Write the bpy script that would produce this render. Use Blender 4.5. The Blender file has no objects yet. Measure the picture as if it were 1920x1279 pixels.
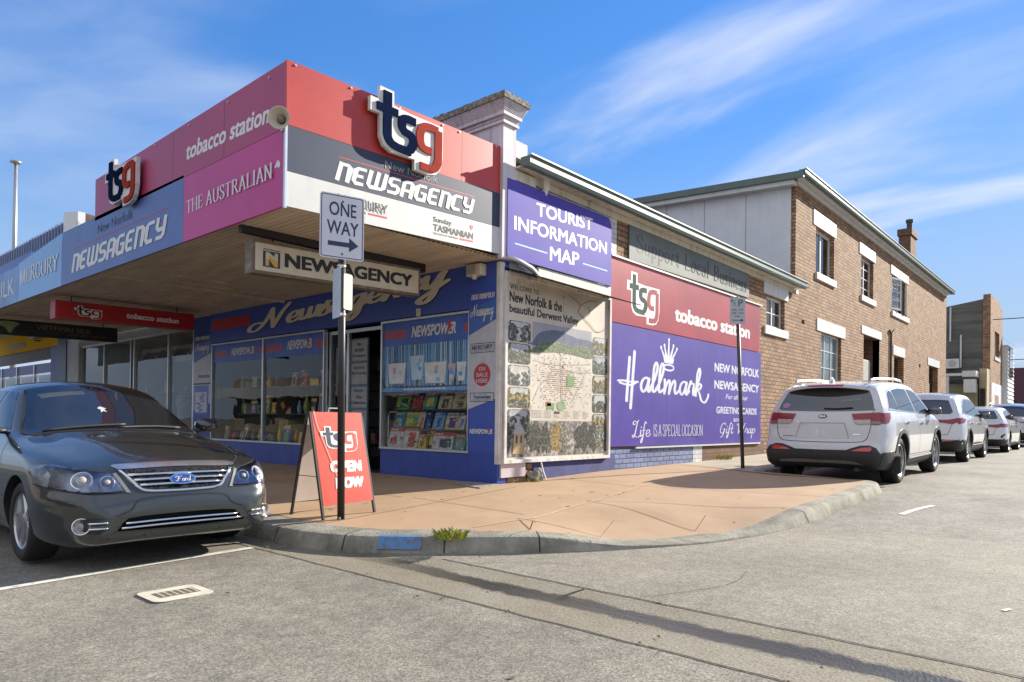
import bpy, bmesh, math, random
from mathutils import Vector, Matrix
from mathutils.bvhtree import BVHTree
rnd = random.Random(7)
scene = bpy.context.scene
R = math.radians

# ---------------------------------------------------------------- camera
cd = bpy.data.cameras.new('camera'); cam = bpy.data.objects.new('camera', cd)
scene.collection.objects.link(cam); scene.camera = cam
YAW, PITCH, ROLL = R(41.054), R(0.342), R(0.731)
CAM = Vector((6.573, -7.275, 0.89))
_f0 = Vector((-math.sin(YAW), math.cos(YAW), 0)); _r0 = Vector((math.cos(YAW), math.sin(YAW), 0)); _u0 = Vector((0, 0, 1))
_f = _f0*math.cos(PITCH)+_u0*math.sin(PITCH); _u = _u0*math.cos(PITCH)-_f0*math.sin(PITCH)
_r = _r0*math.cos(ROLL)+_u*math.sin(ROLL); _u2 = _u*math.cos(ROLL)-_r0*math.sin(ROLL)
cam.matrix_world = Matrix(((_r.x, _u2.x, -_f.x, CAM.x), (_r.y, _u2.y, -_f.y, CAM.y), (_r.z, _u2.z, -_f.z, CAM.z), (0, 0, 0, 1)))
cd.sensor_width = 36; cd.lens = 36*1311.4/1920; cd.shift_y = (781.66-639.5)/1920
cd.clip_start = 0.05; cd.clip_end = 3000

# ---------------------------------------------------------------- light
SUN_AZ, SUN_EL = R(17.5), R(25.0)          # azimuth from +Y towards +X
sun_dir = Vector((math.sin(SUN_AZ)*math.cos(SUN_EL), math.cos(SUN_AZ)*math.cos(SUN_EL), math.sin(SUN_EL)))
ld = bpy.data.lights.new('sun', 'SUN'); ld.energy = 5.0; ld.angle = R(0.5); ld.color = (1.0, 0.93, 0.80)
lo = bpy.data.objects.new('sun', ld); scene.collection.objects.link(lo)
lo.rotation_euler = sun_dir.to_track_quat('Z', 'Y').to_euler(); lo.location = (20, 40, 40)
scene.view_settings.view_transform = 'Standard'; scene.view_settings.look = 'None'
scene.view_settings.exposure = 1.05; scene.view_settings.gamma = 1.0
world = bpy.data.worlds.new('World'); scene.world = world; world.use_nodes = True
def build_world():
    nt = world.node_tree; N = nt.nodes; L = nt.links; N.clear()
    out = N.new('ShaderNodeOutputWorld'); bg = N.new('ShaderNodeBackground'); bg.inputs[1].default_value = 0.085
    sky = N.new('ShaderNodeTexSky'); sky.sky_type = 'NISHITA'; sky.sun_disc = False
    sky.sun_elevation = SUN_EL; sky.sun_rotation = SUN_AZ; sky.altitude = 0; sky.air_density = 1.0; sky.dust_density = 0.1; sky.ozone_density = 2.2
    tint = N.new('ShaderNodeMix'); tint.data_type = 'RGBA'; tint.blend_type = 'MULTIPLY'; tint.inputs[0].default_value = 1
    tint.inputs[7].default_value = (1.0, 0.97, 1.12, 1)
    vl = N.new('ShaderNodeVectorMath'); vl.operation = 'DOT_PRODUCT'; vl.inputs[1].default_value = (.25, .6, .15); L.new(sky.outputs[0], vl.inputs[0])
    vk = N.new('ShaderNodeMath'); vk.operation = 'MULTIPLY_ADD'; vk.inputs[1].default_value = 0.16; vk.inputs[2].default_value = 0.55; L.new(vl.outputs['Value'], vk.inputs[0])
    vd = N.new('ShaderNodeMath'); vd.operation = 'DIVIDE'; vd.inputs[0].default_value = 1.0; L.new(vk.outputs[0], vd.inputs[1])
    vs = N.new('ShaderNodeVectorMath'); vs.operation = 'SCALE'; L.new(sky.outputs[0], vs.inputs[0]); L.new(vd.outputs[0], vs.inputs['Scale'])
    hs = N.new('ShaderNodeHueSaturation'); hs.inputs['Saturation'].default_value = 1.3; L.new(vs.outputs[0], hs.inputs['Color'])
    L.new(hs.outputs[0], tint.inputs[6])
    # hazy pale blue low down
    tz = N.new('ShaderNodeTexCoord'); sz = N.new('ShaderNodeSeparateXYZ'); L.new(tz.outputs['Generated'], sz.inputs[0])
    hz = N.new('ShaderNodeMapRange'); hz.inputs[1].default_value = 0.42; hz.inputs[2].default_value = 0.0; hz.inputs[3].default_value = 0.0; hz.inputs[4].default_value = 0.92; hz.interpolation_type = 'SMOOTHSTEP'; L.new(sz.outputs[2], hz.inputs[0])
    hm = N.new('ShaderNodeMix'); hm.data_type = 'RGBA'; L.new(hz.outputs[0], hm.inputs[0]); L.new(tint.outputs[2], hm.inputs[6]); hm.inputs[7].default_value = (2.6, 3.5, 4.9, 1)
    # thin wind-drawn cloud, laid out on a plane far overhead
    tc = N.new('ShaderNodeTexCoord'); sep = N.new('ShaderNodeSeparateXYZ'); L.new(tc.outputs['Generated'], sep.inputs[0])
    zz = N.new('ShaderNodeMath'); zz.operation = 'MAXIMUM'; zz.inputs[1].default_value = 0.0; L.new(sep.outputs[2], zz.inputs[0])
    za = N.new('ShaderNodeMath'); za.operation = 'ADD'; za.inputs[1].default_value = 0.16; L.new(zz.outputs[0], za.inputs[0])
    dv = N.new('ShaderNodeVectorMath'); dv.operation = 'DIVIDE'
    cb = N.new('ShaderNodeCombineXYZ'); cb.inputs[2].default_value = 1
    for i in (0, 1): L.new(za.outputs[0], cb.inputs[i])
    L.new(tc.outputs['Generated'], dv.inputs[0]); L.new(cb.outputs[0], dv.inputs[1])
    mp = N.new('ShaderNodeMapping'); mp.inputs['Rotation'].default_value = (0, 0, R(-28)); mp.inputs['Scale'].default_value = (0.55, 1.3, 0.0)
    mp.inputs['Location'].default_value = (4.4, 0.2, 0)
    L.new(dv.outputs[0], mp.inputs[0])
    n1 = N.new('ShaderNodeTexNoise'); n1.inputs['Scale'].default_value = 0.9; n1.inputs['Detail'].default_value = 9; n1.inputs['Roughness'].default_value = 0.52
    n1.inputs['Distortion'].default_value = 0.7
    L.new(mp.outputs[0], n1.inputs[0])
    rp = N.new('ShaderNodeValToRGB'); rp.color_ramp.elements[0].position = 0.44; rp.color_ramp.elements[1].position = 0.74
    rp.color_ramp.interpolation = 'EASE'
    L.new(n1.outputs[0], rp.inputs[0])
    # more cloud towards the side street (+Y), a clear blue over the shop
    rt = N.new('ShaderNodeVectorMath'); rt.operation = 'DOT_PRODUCT'; rt.inputs[1].default_value = (0.75, 0.66, -0.3)
    L.new(tc.outputs['Generated'], rt.inputs[0])
    rm = N.new('ShaderNodeMapRange'); rm.inputs[1].default_value = -0.75; rm.inputs[2].default_value = 0.6; rm.inputs[3].default_value = 0.42; rm.inputs[4].default_value = 1.25
    L.new(rt.outputs['Value'], rm.inputs[0])
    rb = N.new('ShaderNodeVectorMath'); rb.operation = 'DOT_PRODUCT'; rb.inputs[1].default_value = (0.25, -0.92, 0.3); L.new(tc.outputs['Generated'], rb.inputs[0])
    fill_bank = N.new('ShaderNodeMapRange'); fill_bank.inputs[1].default_value = 0.1; fill_bank.inputs[2].default_value = 0.65; fill_bank.inputs[3].default_value = 0.0; fill_bank.inputs[4].default_value = 1.0; L.new(rb.outputs['Value'], fill_bank.inputs[0])  # unseen bright cloud bank behind the camera, added to fill the shaded fronts
    ml = N.new('ShaderNodeMath'); ml.operation = 'MULTIPLY'; ml.use_clamp = True; L.new(rp.outputs[0], ml.inputs[0]); L.new(rm.outputs[0], ml.inputs[1])
    mb_ = N.new('ShaderNodeMath'); mb_.operation = 'MAXIMUM'; L.new(ml.outputs[0], mb_.inputs[0]); L.new(fill_bank.outputs[0], mb_.inputs[1])
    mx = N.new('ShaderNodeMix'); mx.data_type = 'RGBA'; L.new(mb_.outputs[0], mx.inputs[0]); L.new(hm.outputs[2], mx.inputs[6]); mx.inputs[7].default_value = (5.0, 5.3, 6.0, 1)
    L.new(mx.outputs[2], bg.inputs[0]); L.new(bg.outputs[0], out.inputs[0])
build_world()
# ---------------------------------------------------------------- materials
_M = {}
def newmat(name):
    m = bpy.data.materials.new(name); m.use_nodes = True
    return m, m.node_tree.nodes, m.node_tree.links, m.node_tree.nodes['Principled BSDF']
def pm(name, col, rough=0.55, var=0.08, scale=6.0, bump=0.0, bscale=None, metal=0.0, coat=0.0, spec=0.5, col2=None, lo=0.35, hi=0.65, detail=5, stretch=None, streak=0.0):
    """a painted / plain surface: two tones mixed by noise, an optional finer bump"""
    if name in _M: return _M[name]
    m, N, L, b = newmat(name)
    c = Vector(col); d = Vector(col2) if col2 else c*(1-2.2*var)
    tc = N.new('ShaderNodeTexCoord'); src = tc.outputs['Object']
    if stretch:
        mp = N.new('ShaderNodeMapping'); mp.inputs['Scale'].default_value = stretch; L.new(src, mp.inputs[0]); src = mp.outputs[0]
    n = N.new('ShaderNodeTexNoise'); n.inputs['Scale'].default_value = scale; n.inputs['Detail'].default_value = detail; n.inputs['Roughness'].default_value = 0.62
    L.new(src, n.inputs[0])
    r = N.new('ShaderNodeValToRGB'); e = r.color_ramp.elements
    e[0].position = lo; e[1].position = hi; e[0].color = (*d, 1); e[1].color = (*c, 1)
    L.new(n.outputs[0], r.inputs[0])
    colout = r.outputs[0]
    if streak:      # vertical rain-wash staining
        mp = N.new('ShaderNodeMapping'); mp.inputs['Scale'].default_value = (7, 7, 0.5); L.new(tc.outputs['Object'], mp.inputs[0])
        n2 = N.new('ShaderNodeTexNoise'); n2.inputs['Scale'].default_value = 1.6; n2.inputs['Detail'].default_value = 6; L.new(mp.outputs[0], n2.inputs[0])
        r2 = N.new('ShaderNodeValToRGB'); r2.color_ramp.elements[0].position = 0.5; r2.color_ramp.elements[1].position = 0.75
        r2.color_ramp.elements[0].color = (0, 0, 0, 1); r2.color_ramp.elements[1].color = (streak, streak, streak, 1); L.new(n2.outputs[0], r2.inputs[0])
        mx = N.new('ShaderNodeMix'); mx.data_type = 'RGBA'; L.new(r2.outputs[0], mx.inputs[0]); L.new(colout, mx.inputs[6]); mx.inputs[7].default_value = (0.10, 0.085, 0.07, 1)
        colout = mx.outputs[2]
    L.new(colout, b.inputs['Base Color'])
    b.inputs['Roughness'].default_value = rough; b.inputs['Metallic'].default_value = metal
    b.inputs['Coat Weight'].default_value = coat; b.inputs['Coat Roughness'].default_value = 0.03; b.inputs['Specular IOR Level'].default_value = spec
    if bump:
        n3 = N.new('ShaderNodeTexNoise'); n3.inputs['Scale'].default_value = bscale or scale*8; n3.inputs['Detail'].default_value = 4; L.new(tc.outputs['Object'], n3.inputs[0])
        bp = N.new('ShaderNodeBump'); bp.inputs['Strength'].default_value = bump; bp.inputs['Distance'].default_value = 0.02; L.new(n3.outputs[0], bp.inputs['Height']); L.new(bp.outputs[0], b.inputs['Normal'])
    _M[name] = m
    return m
def brickmat(name, c1, c2, mortar, bw=0.24, bh=0.086, msize=0.011, bump=0.6, rough=0.85, blotch=0.25):
    if name in _M: return _M[name]
    m, N, L, b = newmat(name)
    g = N.new('ShaderNodeNewGeometry'); s = N.new('ShaderNodeSeparateXYZ'); L.new(g.outputs['Position'], s.inputs[0])
    a = N.new('ShaderNodeMath'); a.operation = 'ADD'; L.new(s.outputs[0], a.inputs[0]); L.new(s.outputs[1], a.inputs[1])
    c = N.new('ShaderNodeCombineXYZ'); L.new(a.outputs[0], c.inputs[0]); L.new(s.outputs[2], c.inputs[1])
    nz = N.new('ShaderNodeTexNoise'); nz.inputs['Scale'].default_value = 9; nz.inputs['Detail'].default_value = 3; L.new(c.outputs[0], nz.inputs[0])
    ad = N.new('ShaderNodeVectorMath'); ad.operation = 'MULTIPLY_ADD'; ad.inputs[1].default_value = (0.012, 0.010, 0); L.new(nz.outputs['Color'], ad.inputs[0]); L.new(c.outputs[0], ad.inputs[2])
    bt = N.new('ShaderNodeTexBrick'); bt.inputs['Scale'].default_value = 1; bt.inputs['Brick Width'].default_value = bw; bt.inputs['Row Height'].default_value = bh
    bt.inputs['Mortar Size'].default_value = msize; bt.inputs['Mortar Smooth'].default_value = 0.25; bt.inputs['Bias'].default_value = -0.1
    bt.inputs['Color1'].default_value = (*c1, 1); bt.inputs['Color2'].default_value = (*c2, 1); bt.inputs['Mortar'].default_value = (*mortar, 1)
    L.new(ad.outputs[0], bt.inputs['Vector'])
    n = N.new('ShaderNodeTexNoise'); n.inputs['Scale'].default_value = 2.2; n.inputs['Detail'].default_value = 8; n.inputs['Roughness'].default_value = 0.7; L.new(c.outputs[0], n.inputs[0])
    r = N.new('ShaderNodeMapRange'); r.inputs[1].default_value = 0.3; r.inputs[2].default_value = 0.7; r.inputs[3].default_value = 1-blotch; r.inputs[4].default_value = 1+blotch*0.7; L.new(n.outputs[0], r.inputs[0])
    mx = N.new('ShaderNodeVectorMath'); mx.operation = 'SCALE'; L.new(bt.outputs['Color'], mx.inputs[0]); L.new(r.outputs[0], mx.inputs['Scale'])
    L.new(mx.outputs[0], b.inputs['Base Color']); b.inputs['Roughness'].default_value = rough; b.inputs['Specular IOR Level'].default_value = 0.25
    iv = N.new('ShaderNodeMath'); iv.operation = 'MULTIPLY_ADD'; iv.inputs[1].default_value = -1.0; L.new(bt.outputs['Fac'], iv.inputs[0])
    n4 = N.new('ShaderNodeTexNoise'); n4.inputs['Scale'].default_value = 40; L.new(c.outputs[0], n4.inputs[0]); L.new(n4.outputs[0], iv.inputs[2])
    bp = N.new('ShaderNodeBump'); bp.inputs['Strength'].default_value = bump; bp.inputs['Distance'].default_value = 0.012; L.new(iv.outputs[0], bp.inputs['Height']); L.new(bp.outputs[0], b.inputs['Normal'])
    _M[name] = m; return m
def glassmat(name, tint=(0.9, 0.95, 0.95), refl=1.0, ior=1.5):
    """window pane: see-through with a Fresnel mirror"""
    if name in _M: return _M[name]
    m, N, L, b = newmat(name); N.remove(b)
    out = [n for n in N if n.type == 'OUTPUT_MATERIAL'][0]
    t = N.new('ShaderNodeBsdfTransparent'); t.inputs[0].default_value = (*tint, 1)
    g = N.new('ShaderNodeBsdfGlossy'); g.inputs['Roughness'].default_value = 0.0; g.inputs[0].default_value = (refl, refl, refl, 1)
    f = N.new('ShaderNodeFresnel'); f.inputs[0].default_value = ior
    nz = N.new('ShaderNodeTexNoise'); nz.inputs['Scale'].default_value = 1.1; bp = N.new('ShaderNodeBump'); bp.inputs['Strength'].default_value = 0.03; bp.inputs['Distance'].default_value = 0.1
    tc = N.new('ShaderNodeTexCoord'); L.new(tc.outputs['Object'], nz.inputs[0]); L.new(nz.outputs[0], bp.inputs['Height']); L.new(bp.outputs[0], g.inputs['Normal'])
    x = N.new('ShaderNodeMixShader'); L.new(f.outputs[0], x.inputs[0]); L.new(t.outputs[0], x.inputs[1]); L.new(g.outputs[0], x.inputs[2]); L.new(x.outputs[0], out.inputs[0])
    _M[name] = m; return m
def photomat(name, cols, scale=8, seed=0.0, rough=0.45):
    """a printed picture: several inks mottled by noise"""
    if name in _M: return _M[name]
    m, N, L, b = newmat(name)
    tc = N.new('ShaderNodeTexCoord'); mp = N.new('ShaderNodeMapping'); mp.inputs['Location'].default_value = (seed, seed*1.7, seed*0.3); L.new(tc.outputs['Object'], mp.inputs[0])
    n = N.new('ShaderNodeTexNoise'); n.inputs['Scale'].default_value = scale; n.inputs['Detail'].default_value = 8; n.inputs['Roughness'].default_value = 0.72; L.new(mp.outputs[0], n.inputs[0])
    r = N.new('ShaderNodeValToRGB'); cr = r.color_ramp
    k = len(cols)
    for i, c in enumerate(cols):
        p = 0.37+0.27*i/max(1, k-1)
        e = cr.elements[i] if i < 2 else cr.elements.new(p)
        if i < 2: e.position = p
        e.color = (*c, 1)
    for i, c in enumerate(cols):
        cr.elements[i].position = 0.37+0.27*i/max(1, k-1); cr.elements[i].color = (*c, 1)
    L.new(n.outputs[0], r.inputs[0]); L.new(r.outputs[0], b.inputs['Base Color']); b.inputs['Roughness'].default_value = rough
    _M[name] = m; return m

# ---------------------------------------------------------------- mesh building
class MB:
    def __init__(s): s.v = []; s.f = []; s.m = []
    def add(s, vs, fs, mi=0):
        o = len(s.v); s.v += [Vector(p) for p in vs]; s.f += [tuple(i+o for i in f) for f in fs]; s.m += [mi]*len(fs); return s
    def quad(s, a, b, c, d, mi=0): return s.add([a, b, c, d], [(0, 1, 2, 3)], mi)
    def box(s, x0, x1, y0, y1, z0, z1, mi=0):
        if x0 > x1: x0, x1 = x1, x0
        if y0 > y1: y0, y1 = y1, y0
        if z0 > z1: z0, z1 = z1, z0
        return s.add([(x0, y0, z0), (x1, y0, z0), (x1, y1, z0), (x0, y1, z0), (x0, y0, z1), (x1, y0, z1), (x1, y1, z1), (x0, y1, z1)],
                     [(0, 3, 2, 1), (4, 5, 6, 7), (0, 1, 5, 4), (1, 2, 6, 5), (2, 3, 7, 6), (3, 0, 4, 7)], mi)
    def obox(s, c, U, V, W, mi=0):
        """oriented box: centre and three half-extent vectors"""
        c = Vector(c); U = Vector(U); V = Vector(V); W = Vector(W); p = []
        for k in (-1, 1):
            for a, b in ((-1, -1), (1, -1), (1, 1), (-1, 1)): p.append(c+U*a+V*b+W*k)
        return s.add(p, [(0, 3, 2, 1), (4, 5, 6, 7), (0, 1, 5, 4), (1, 2, 6, 5), (2, 3, 7, 6), (3, 0, 4, 7)], mi)
    def prism(s, pts, d, mi=0):
        """polygon (3D points) pushed along d"""
        n = len(pts); d = Vector(d); a = [Vector(p) for p in pts]; b = [p+d for p in a]
        return s.add(a+b, [tuple(range(n-1, -1, -1)), tuple(range(n, 2*n))]+[(i, (i+1) % n, n+(i+1) % n, n+i) for i in range(n)], mi)
    def cyl(s, p0, p1, r0, r1=None, n=12, mi=0, caps=True):
        p0 = Vector(p0); p1 = Vector(p1); r1 = r0 if r1 is None else r1; d = (p1-p0).normalized()
        a = d.orthogonal().normalized(); b = d.cross(a); vs = []
        for p, r in ((p0, r0), (p1, r1)):
            for i in range(n):
                t = 2*math.pi*i/n; vs.append(p+(a*math.cos(t)+b*math.sin(t))*r)
        fs = [(i, (i+1) % n, n+(i+1) % n, n+i) for i in range(n)]
        if caps: fs += [tuple(range(n-1, -1, -1)), tuple(range(n, 2*n))]
        return s.add(vs, fs, mi)
    def tube(s, pts, r, n=8, mi=0):
        pts = [Vector(p) for p in pts]; vs = []; k = len(pts); up = None
        for i, p in enumerate(pts):
            d = (pts[min(i+1, k-1)]-pts[max(i-1, 0)]).normalized()
            if up is None: up = d.orthogonal().normalized()
            a = (up-d*up.dot(d)).normalized(); up = a; b = d.cross(a)
            rr = r[i] if isinstance(r, (list, tuple)) else r
            for j in range(n):
                t = 2*math.pi*j/n; vs.append(p+(a*math.cos(t)+b*math.sin(t))*rr)
        fs = [(i*n+j, i*n+(j+1) % n, (i+1)*n+(j+1) % n, (i+1)*n+j) for i in range(k-1) for j in range(n)]
        fs += [tuple(range(n-1, -1, -1)), tuple(range((k-1)*n, k*n))]
        return s.add(vs, fs, mi)
    def lathe(s, prof, c, ax, n=24, mi=0, mis=None, ref=None):
        """profile of (radius, height) turned about the axis ax through c"""
        c = Vector(c); ax = Vector(ax).normalized(); a = (Vector(ref) if ref else ax.orthogonal()).normalized(); b = ax.cross(a); vs = []
        for r, h in prof:
            for i in range(n):
                t = 2*math.pi*i/n; vs.append(c+ax*h+(a*math.cos(t)+b*math.sin(t))*r)
        k = len(prof)
        for j in range(k-1):
            fs = [(j*n+i, j*n+(i+1) % n, (j+1)*n+(i+1) % n, (j+1)*n+i) for i in range(n)]
            o = len(s.v) if j == 0 else o
            if j == 0: s.v += vs
            s.f += [tuple(q+o for q in f) for f in fs]; s.m += [mis[j] if mis else mi]*len(fs)
        return s
    def build(s, name, mats, parent=None, smooth=False, local=False, bevel=0.0, fix=False, sharp=0.0):
        me = bpy.data.meshes.new(name)
        off = Vector((0, 0, 0))
        if parent is not None and not local:
            q = parent
            while q is not None: off = off+Vector(q.location); q = q.parent
        me.from_pydata([tuple(p-off) for p in s.v], [], s.f)
        if not isinstance(mats, (list, tuple)): mats = [mats]
        for mt in mats: me.materials.append(mt)
        me.polygons.foreach_set('material_index', s.m)
        if fix:
            bm = bmesh.new(); bm.from_mesh(me); bmesh.ops.remove_doubles(bm, verts=bm.verts, dist=1e-5); bmesh.ops.recalc_face_normals(bm, faces=bm.faces); bm.to_mesh(me); bm.free()
        if bevel:
            bm = bmesh.new(); bm.from_mesh(me)
            bmesh.ops.bevel(bm, geom=[e for e in bm.edges if len(e.link_faces) == 2 and e.calc_face_angle(0) > 0.6], offset=bevel, segments=2, profile=0.6, affect='EDGES', clamp_overlap=True)
            bm.to_mesh(me); bm.free()
        if smooth: me.polygons.foreach_set('use_smooth', [True]*len(me.polygons))
        if smooth and sharp:
            bm = bmesh.new(); bm.from_mesh(me)
            for e in bm.edges:
                if len(e.link_faces) == 2 and e.calc_face_angle(0) > sharp: e.smooth = False
            bm.to_mesh(me); bm.free()
        me.update()
        o = bpy.data.objects.new(name, me); scene.collection.objects.link(o)
        if parent is not None: o.parent = parent
        return o
def tag(o, label=None, cat=None, group=None, kind=None):
    if label: o['label'] = label
    if cat: o['category'] = cat
    if group: o['group'] = group
    if kind: o['kind'] = kind
    return o
def thing(name, label, cat, loc=(0, 0, 0), rz=0, group=None):
    o = bpy.data.objects.new(name, None); scene.collection.objects.link(o); o.location = loc; o.rotation_euler = (0, 0, rz); o.empty_display_size = 0.2
    return tag(o, label, cat, group)
class Pl:
    """a drawing plane: origin, right, up; points (u, v, d) with d off the surface"""
    def __init__(s, o, U, V=(0, 0, 1)):
        s.o = Vector(o); s.U = Vector(U).normalized(); s.V = Vector(V).normalized(); s.N = s.U.cross(s.V)
    def __call__(s, u, v, d=0.0): return s.o+s.U*u+s.V*v+s.N*d
PB = lambda x=0.0: Pl((x, 0, 0), (0, 1, 0))       # facing +X: u = Y, v = Z
PA = lambda y=0.0: Pl((0, y, 0), (1, 0, 0))       # facing -Y: u = X, v = Z
def panel(mb, pl, u0, u1, v0, v1, d0, d1, mi=0):
    """a slab on a plane between depths d0 and d1"""
    return mb.prism([pl(u0, v0, d0), pl(u1, v0, d0), pl(u1, v1, d0), pl(u0, v1, d0)], pl.N*(d1-d0), mi)
def slab(mb, pl, pts, d0, d1, mi=0): return mb.prism([pl(u, v, d0) for u, v in pts], pl.N*(d1-d0), mi)
def rrect(u0, u1, v0, v1, r, n=4):
    p = []
    for cx, cy, a in ((u1-r, v0+r, -90), (u1-r, v1-r, 0), (u0+r, v1-r, 90), (u0+r, v0+r, 180)):
        for i in range(n+1):
            t = R(a+90*i/n); p.append((cx+r*math.cos(t), cy+r*math.sin(t)))
    return p
def holed(mb, pl, u0, u1, v0, v1, holes, depth, mi=0, mir=None):
    """wall face with rectangular openings and their reveals (depth inwards)"""
    us = sorted({u0, u1, *[h[0] for h in holes], *[h[1] for h in holes]}); vs = sorted({v0, v1, *[h[2] for h in holes], *[h[3] for h in holes]})
    for i in range(len(us)-1):
        for j in range(len(vs)-1):
            cu = (us[i]+us[i+1])/2; cv = (vs[j]+vs[j+1])/2
            if any(h[0] < cu < h[1] and h[2] < cv < h[3] for h in holes): continue
            mb.quad(pl(us[i], vs[j]), pl(us[i+1], vs[j]), pl(us[i+1], vs[j+1]), pl(us[i], vs[j+1]), mi)
    for a, b, c, d in holes:
        q = mi if mir is None else mir
        for p0, p1 in (((a, c), (b, c)), ((b, c), (b, d)), ((b, d), (a, d)), ((a, d), (a, c))):
            mb.quad(pl(*p0), pl(*p1), pl(*p1, -depth), pl(*p0, -depth), q)
    return mb

# ---------------------------------------------------------------- lettering
def tmesh(body, shear=0.0, bold=0.0, spacing=1.0, align='CENTER', line=1.0):
    """filled type; weight comes from slightly shifted layers, each a hair above the last"""
    vs, fs, dz = tmesh_(body, shear, 0.0, spacing, align, line)
    if not bold: return vs, fs, dz
    V, F, D = [], [], []
    for k, (a, b) in enumerate(((-1, -.7), (1, -.7), (-1, .7), (1, .7), (0, 0))):
        o = len(V); V += [(x+a*bold, y+b*bold) for x, y in vs]; F += [tuple(i+o for i in f) for f in fs]; D += [k*1.5e-4]*len(vs)
    return V, F, D
def tmesh_(body, shear=0.0, bold=0.0, spacing=1.0, align='CENTER', line=1.0):
    cu = bpy.data.curves.new('lettering', 'FONT'); cu.body = body; cu.shear = shear; cu.offset = bold; cu.space_character = spacing; cu.align_x = align; cu.space_line = line
    cu.resolution_u = 3
    o = bpy.data.objects.new('lettering', cu); scene.collection.objects.link(o)
    dg = bpy.context.evaluated_depsgraph_get(); me = bpy.data.meshes.new_from_object(o.evaluated_get(dg))
    vs = [(v.co.x, v.co.y) for v in me.vertices]; fs = [tuple(p.vertices) for p in me.polygons]
    bpy.data.objects.remove(o); bpy.data.curves.remove(cu); bpy.data.meshes.remove(me)
    return vs, fs, [0.0]*len(vs)
def fit(g, u0, u1, v0, v1, keep=False):
    vs, fs, dz = g
    a = min(p[0] for p in vs); b = max(p[0] for p in vs); c = min(p[1] for p in vs); d = max(p[1] for p in vs)
    sx = (u1-u0)/(b-a); sy = (v1-v0)/(d-c)
    if keep: sx = sy = min(sx, sy)
    ox = (u0+u1)/2-sx*(a+b)/2; oy = (v0+v1)/2-sy*(c+d)/2
    return [(ox+sx*x, oy+sy*y) for x, y in vs], fs, dz
def skw(g, k, u): return [(x, y+(x-u)*k) for x, y in g[0]], g[1], g[2]
def put(mb, pl, g, d=0.003, mi=0):
    vs, fs, dz = g
    return mb.add([pl(x, y, d+z) for (x, y), z in zip(vs, dz)], fs, mi)
def text(mb, pl, body, u0, u1, v0, v1, d=0.003, mi=0, **k):
    return put(mb, pl, fit(tmesh(body, **k), u0, u1, v0, v1), d, mi)
def smooth_pts(P, n=6):
    """Catmull-Rom through P"""
    if len(P) < 3: return list(P)
    Q = [(2*P[0][0]-P[1][0], 2*P[0][1]-P[1][1])]+list(P)+[(2*P[-1][0]-P[-2][0], 2*P[-1][1]-P[-2][1])]; out = []
    for i in range(1, len(Q)-2):
        for k in range(n):
            t = k/n; a, b, c, d = Q[i-1:i+3]
            out.append(tuple(0.5*(2*b[j]+(c[j]-a[j])*t+(2*a[j]-5*b[j]+4*c[j]-d[j])*t*t+(3*b[j]-a[j]-3*c[j]+d[j])*t**3) for j in (0, 1)))
    out.append(P[-1]); return out
def ribbon(g, P, w, thin=None, cap=True, dz0=0.0):
    """stroke a path into g=(vs,fs,dz); width w, or thin..w with vertical strokes thick"""
    vs, fs, dz = g; k = len(P); L = []
    for i in range(k):
        a = P[max(i-1, 0)]; b = P[min(i+1, k-1)]; dx, dy = b[0]-a[0], b[1]-a[1]; l = math.hypot(dx, dy) or 1e-9
        dx /= l; dy /= l; ww = w if thin is None else thin+(w-thin)*abs(dy)**1.3
        sc = 1.0
        if 0 < i < k-1:
            e = (P[i][0]-a[0], P[i][1]-a[1]); le = math.hypot(*e) or 1e-9; cs = abs((e[0]*dx+e[1]*dy)/le); sc = 1/max(cs, 0.6)
        h = ww/2*sc; L.append((P[i][0]-dy*h, P[i][1]+dx*h, P[i][0]+dy*h, P[i][1]-dx*h))
    o = len(vs)
    for i, q in enumerate(L):
        vs += [(q[0], q[1]), (q[2], q[3])]; dz += [dz0+i*1.5e-5]*2
    fs += [(o+2*i, o+2*i+1, o+2*i+3, o+2*i+2) for i in range(k-1)]
    if cap:
        for p, i, s in ((P[0], 0, -1), (P[-1], k-1, 1)):
            q = L[i]; r = math.hypot(q[0]-q[2], q[1]-q[3])/2; a = P[max(i-1, 0)]; b = P[min(i+1, k-1)]; t0 = math.atan2(b[1]-a[1], b[0]-a[0])+(math.pi if s < 0 else 0)
            o = len(vs); m = 6
            vs += [(p[0]+r*math.cos(t0-math.pi/2+math.pi*j/m), p[1]+r*math.sin(t0-math.pi/2+math.pi*j/m)) for j in range(m+1)]; dz += [dz0+i*1.5e-5]*(m+1)
            fs.append(tuple(range(o, o+m+1)))
    return g
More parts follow.
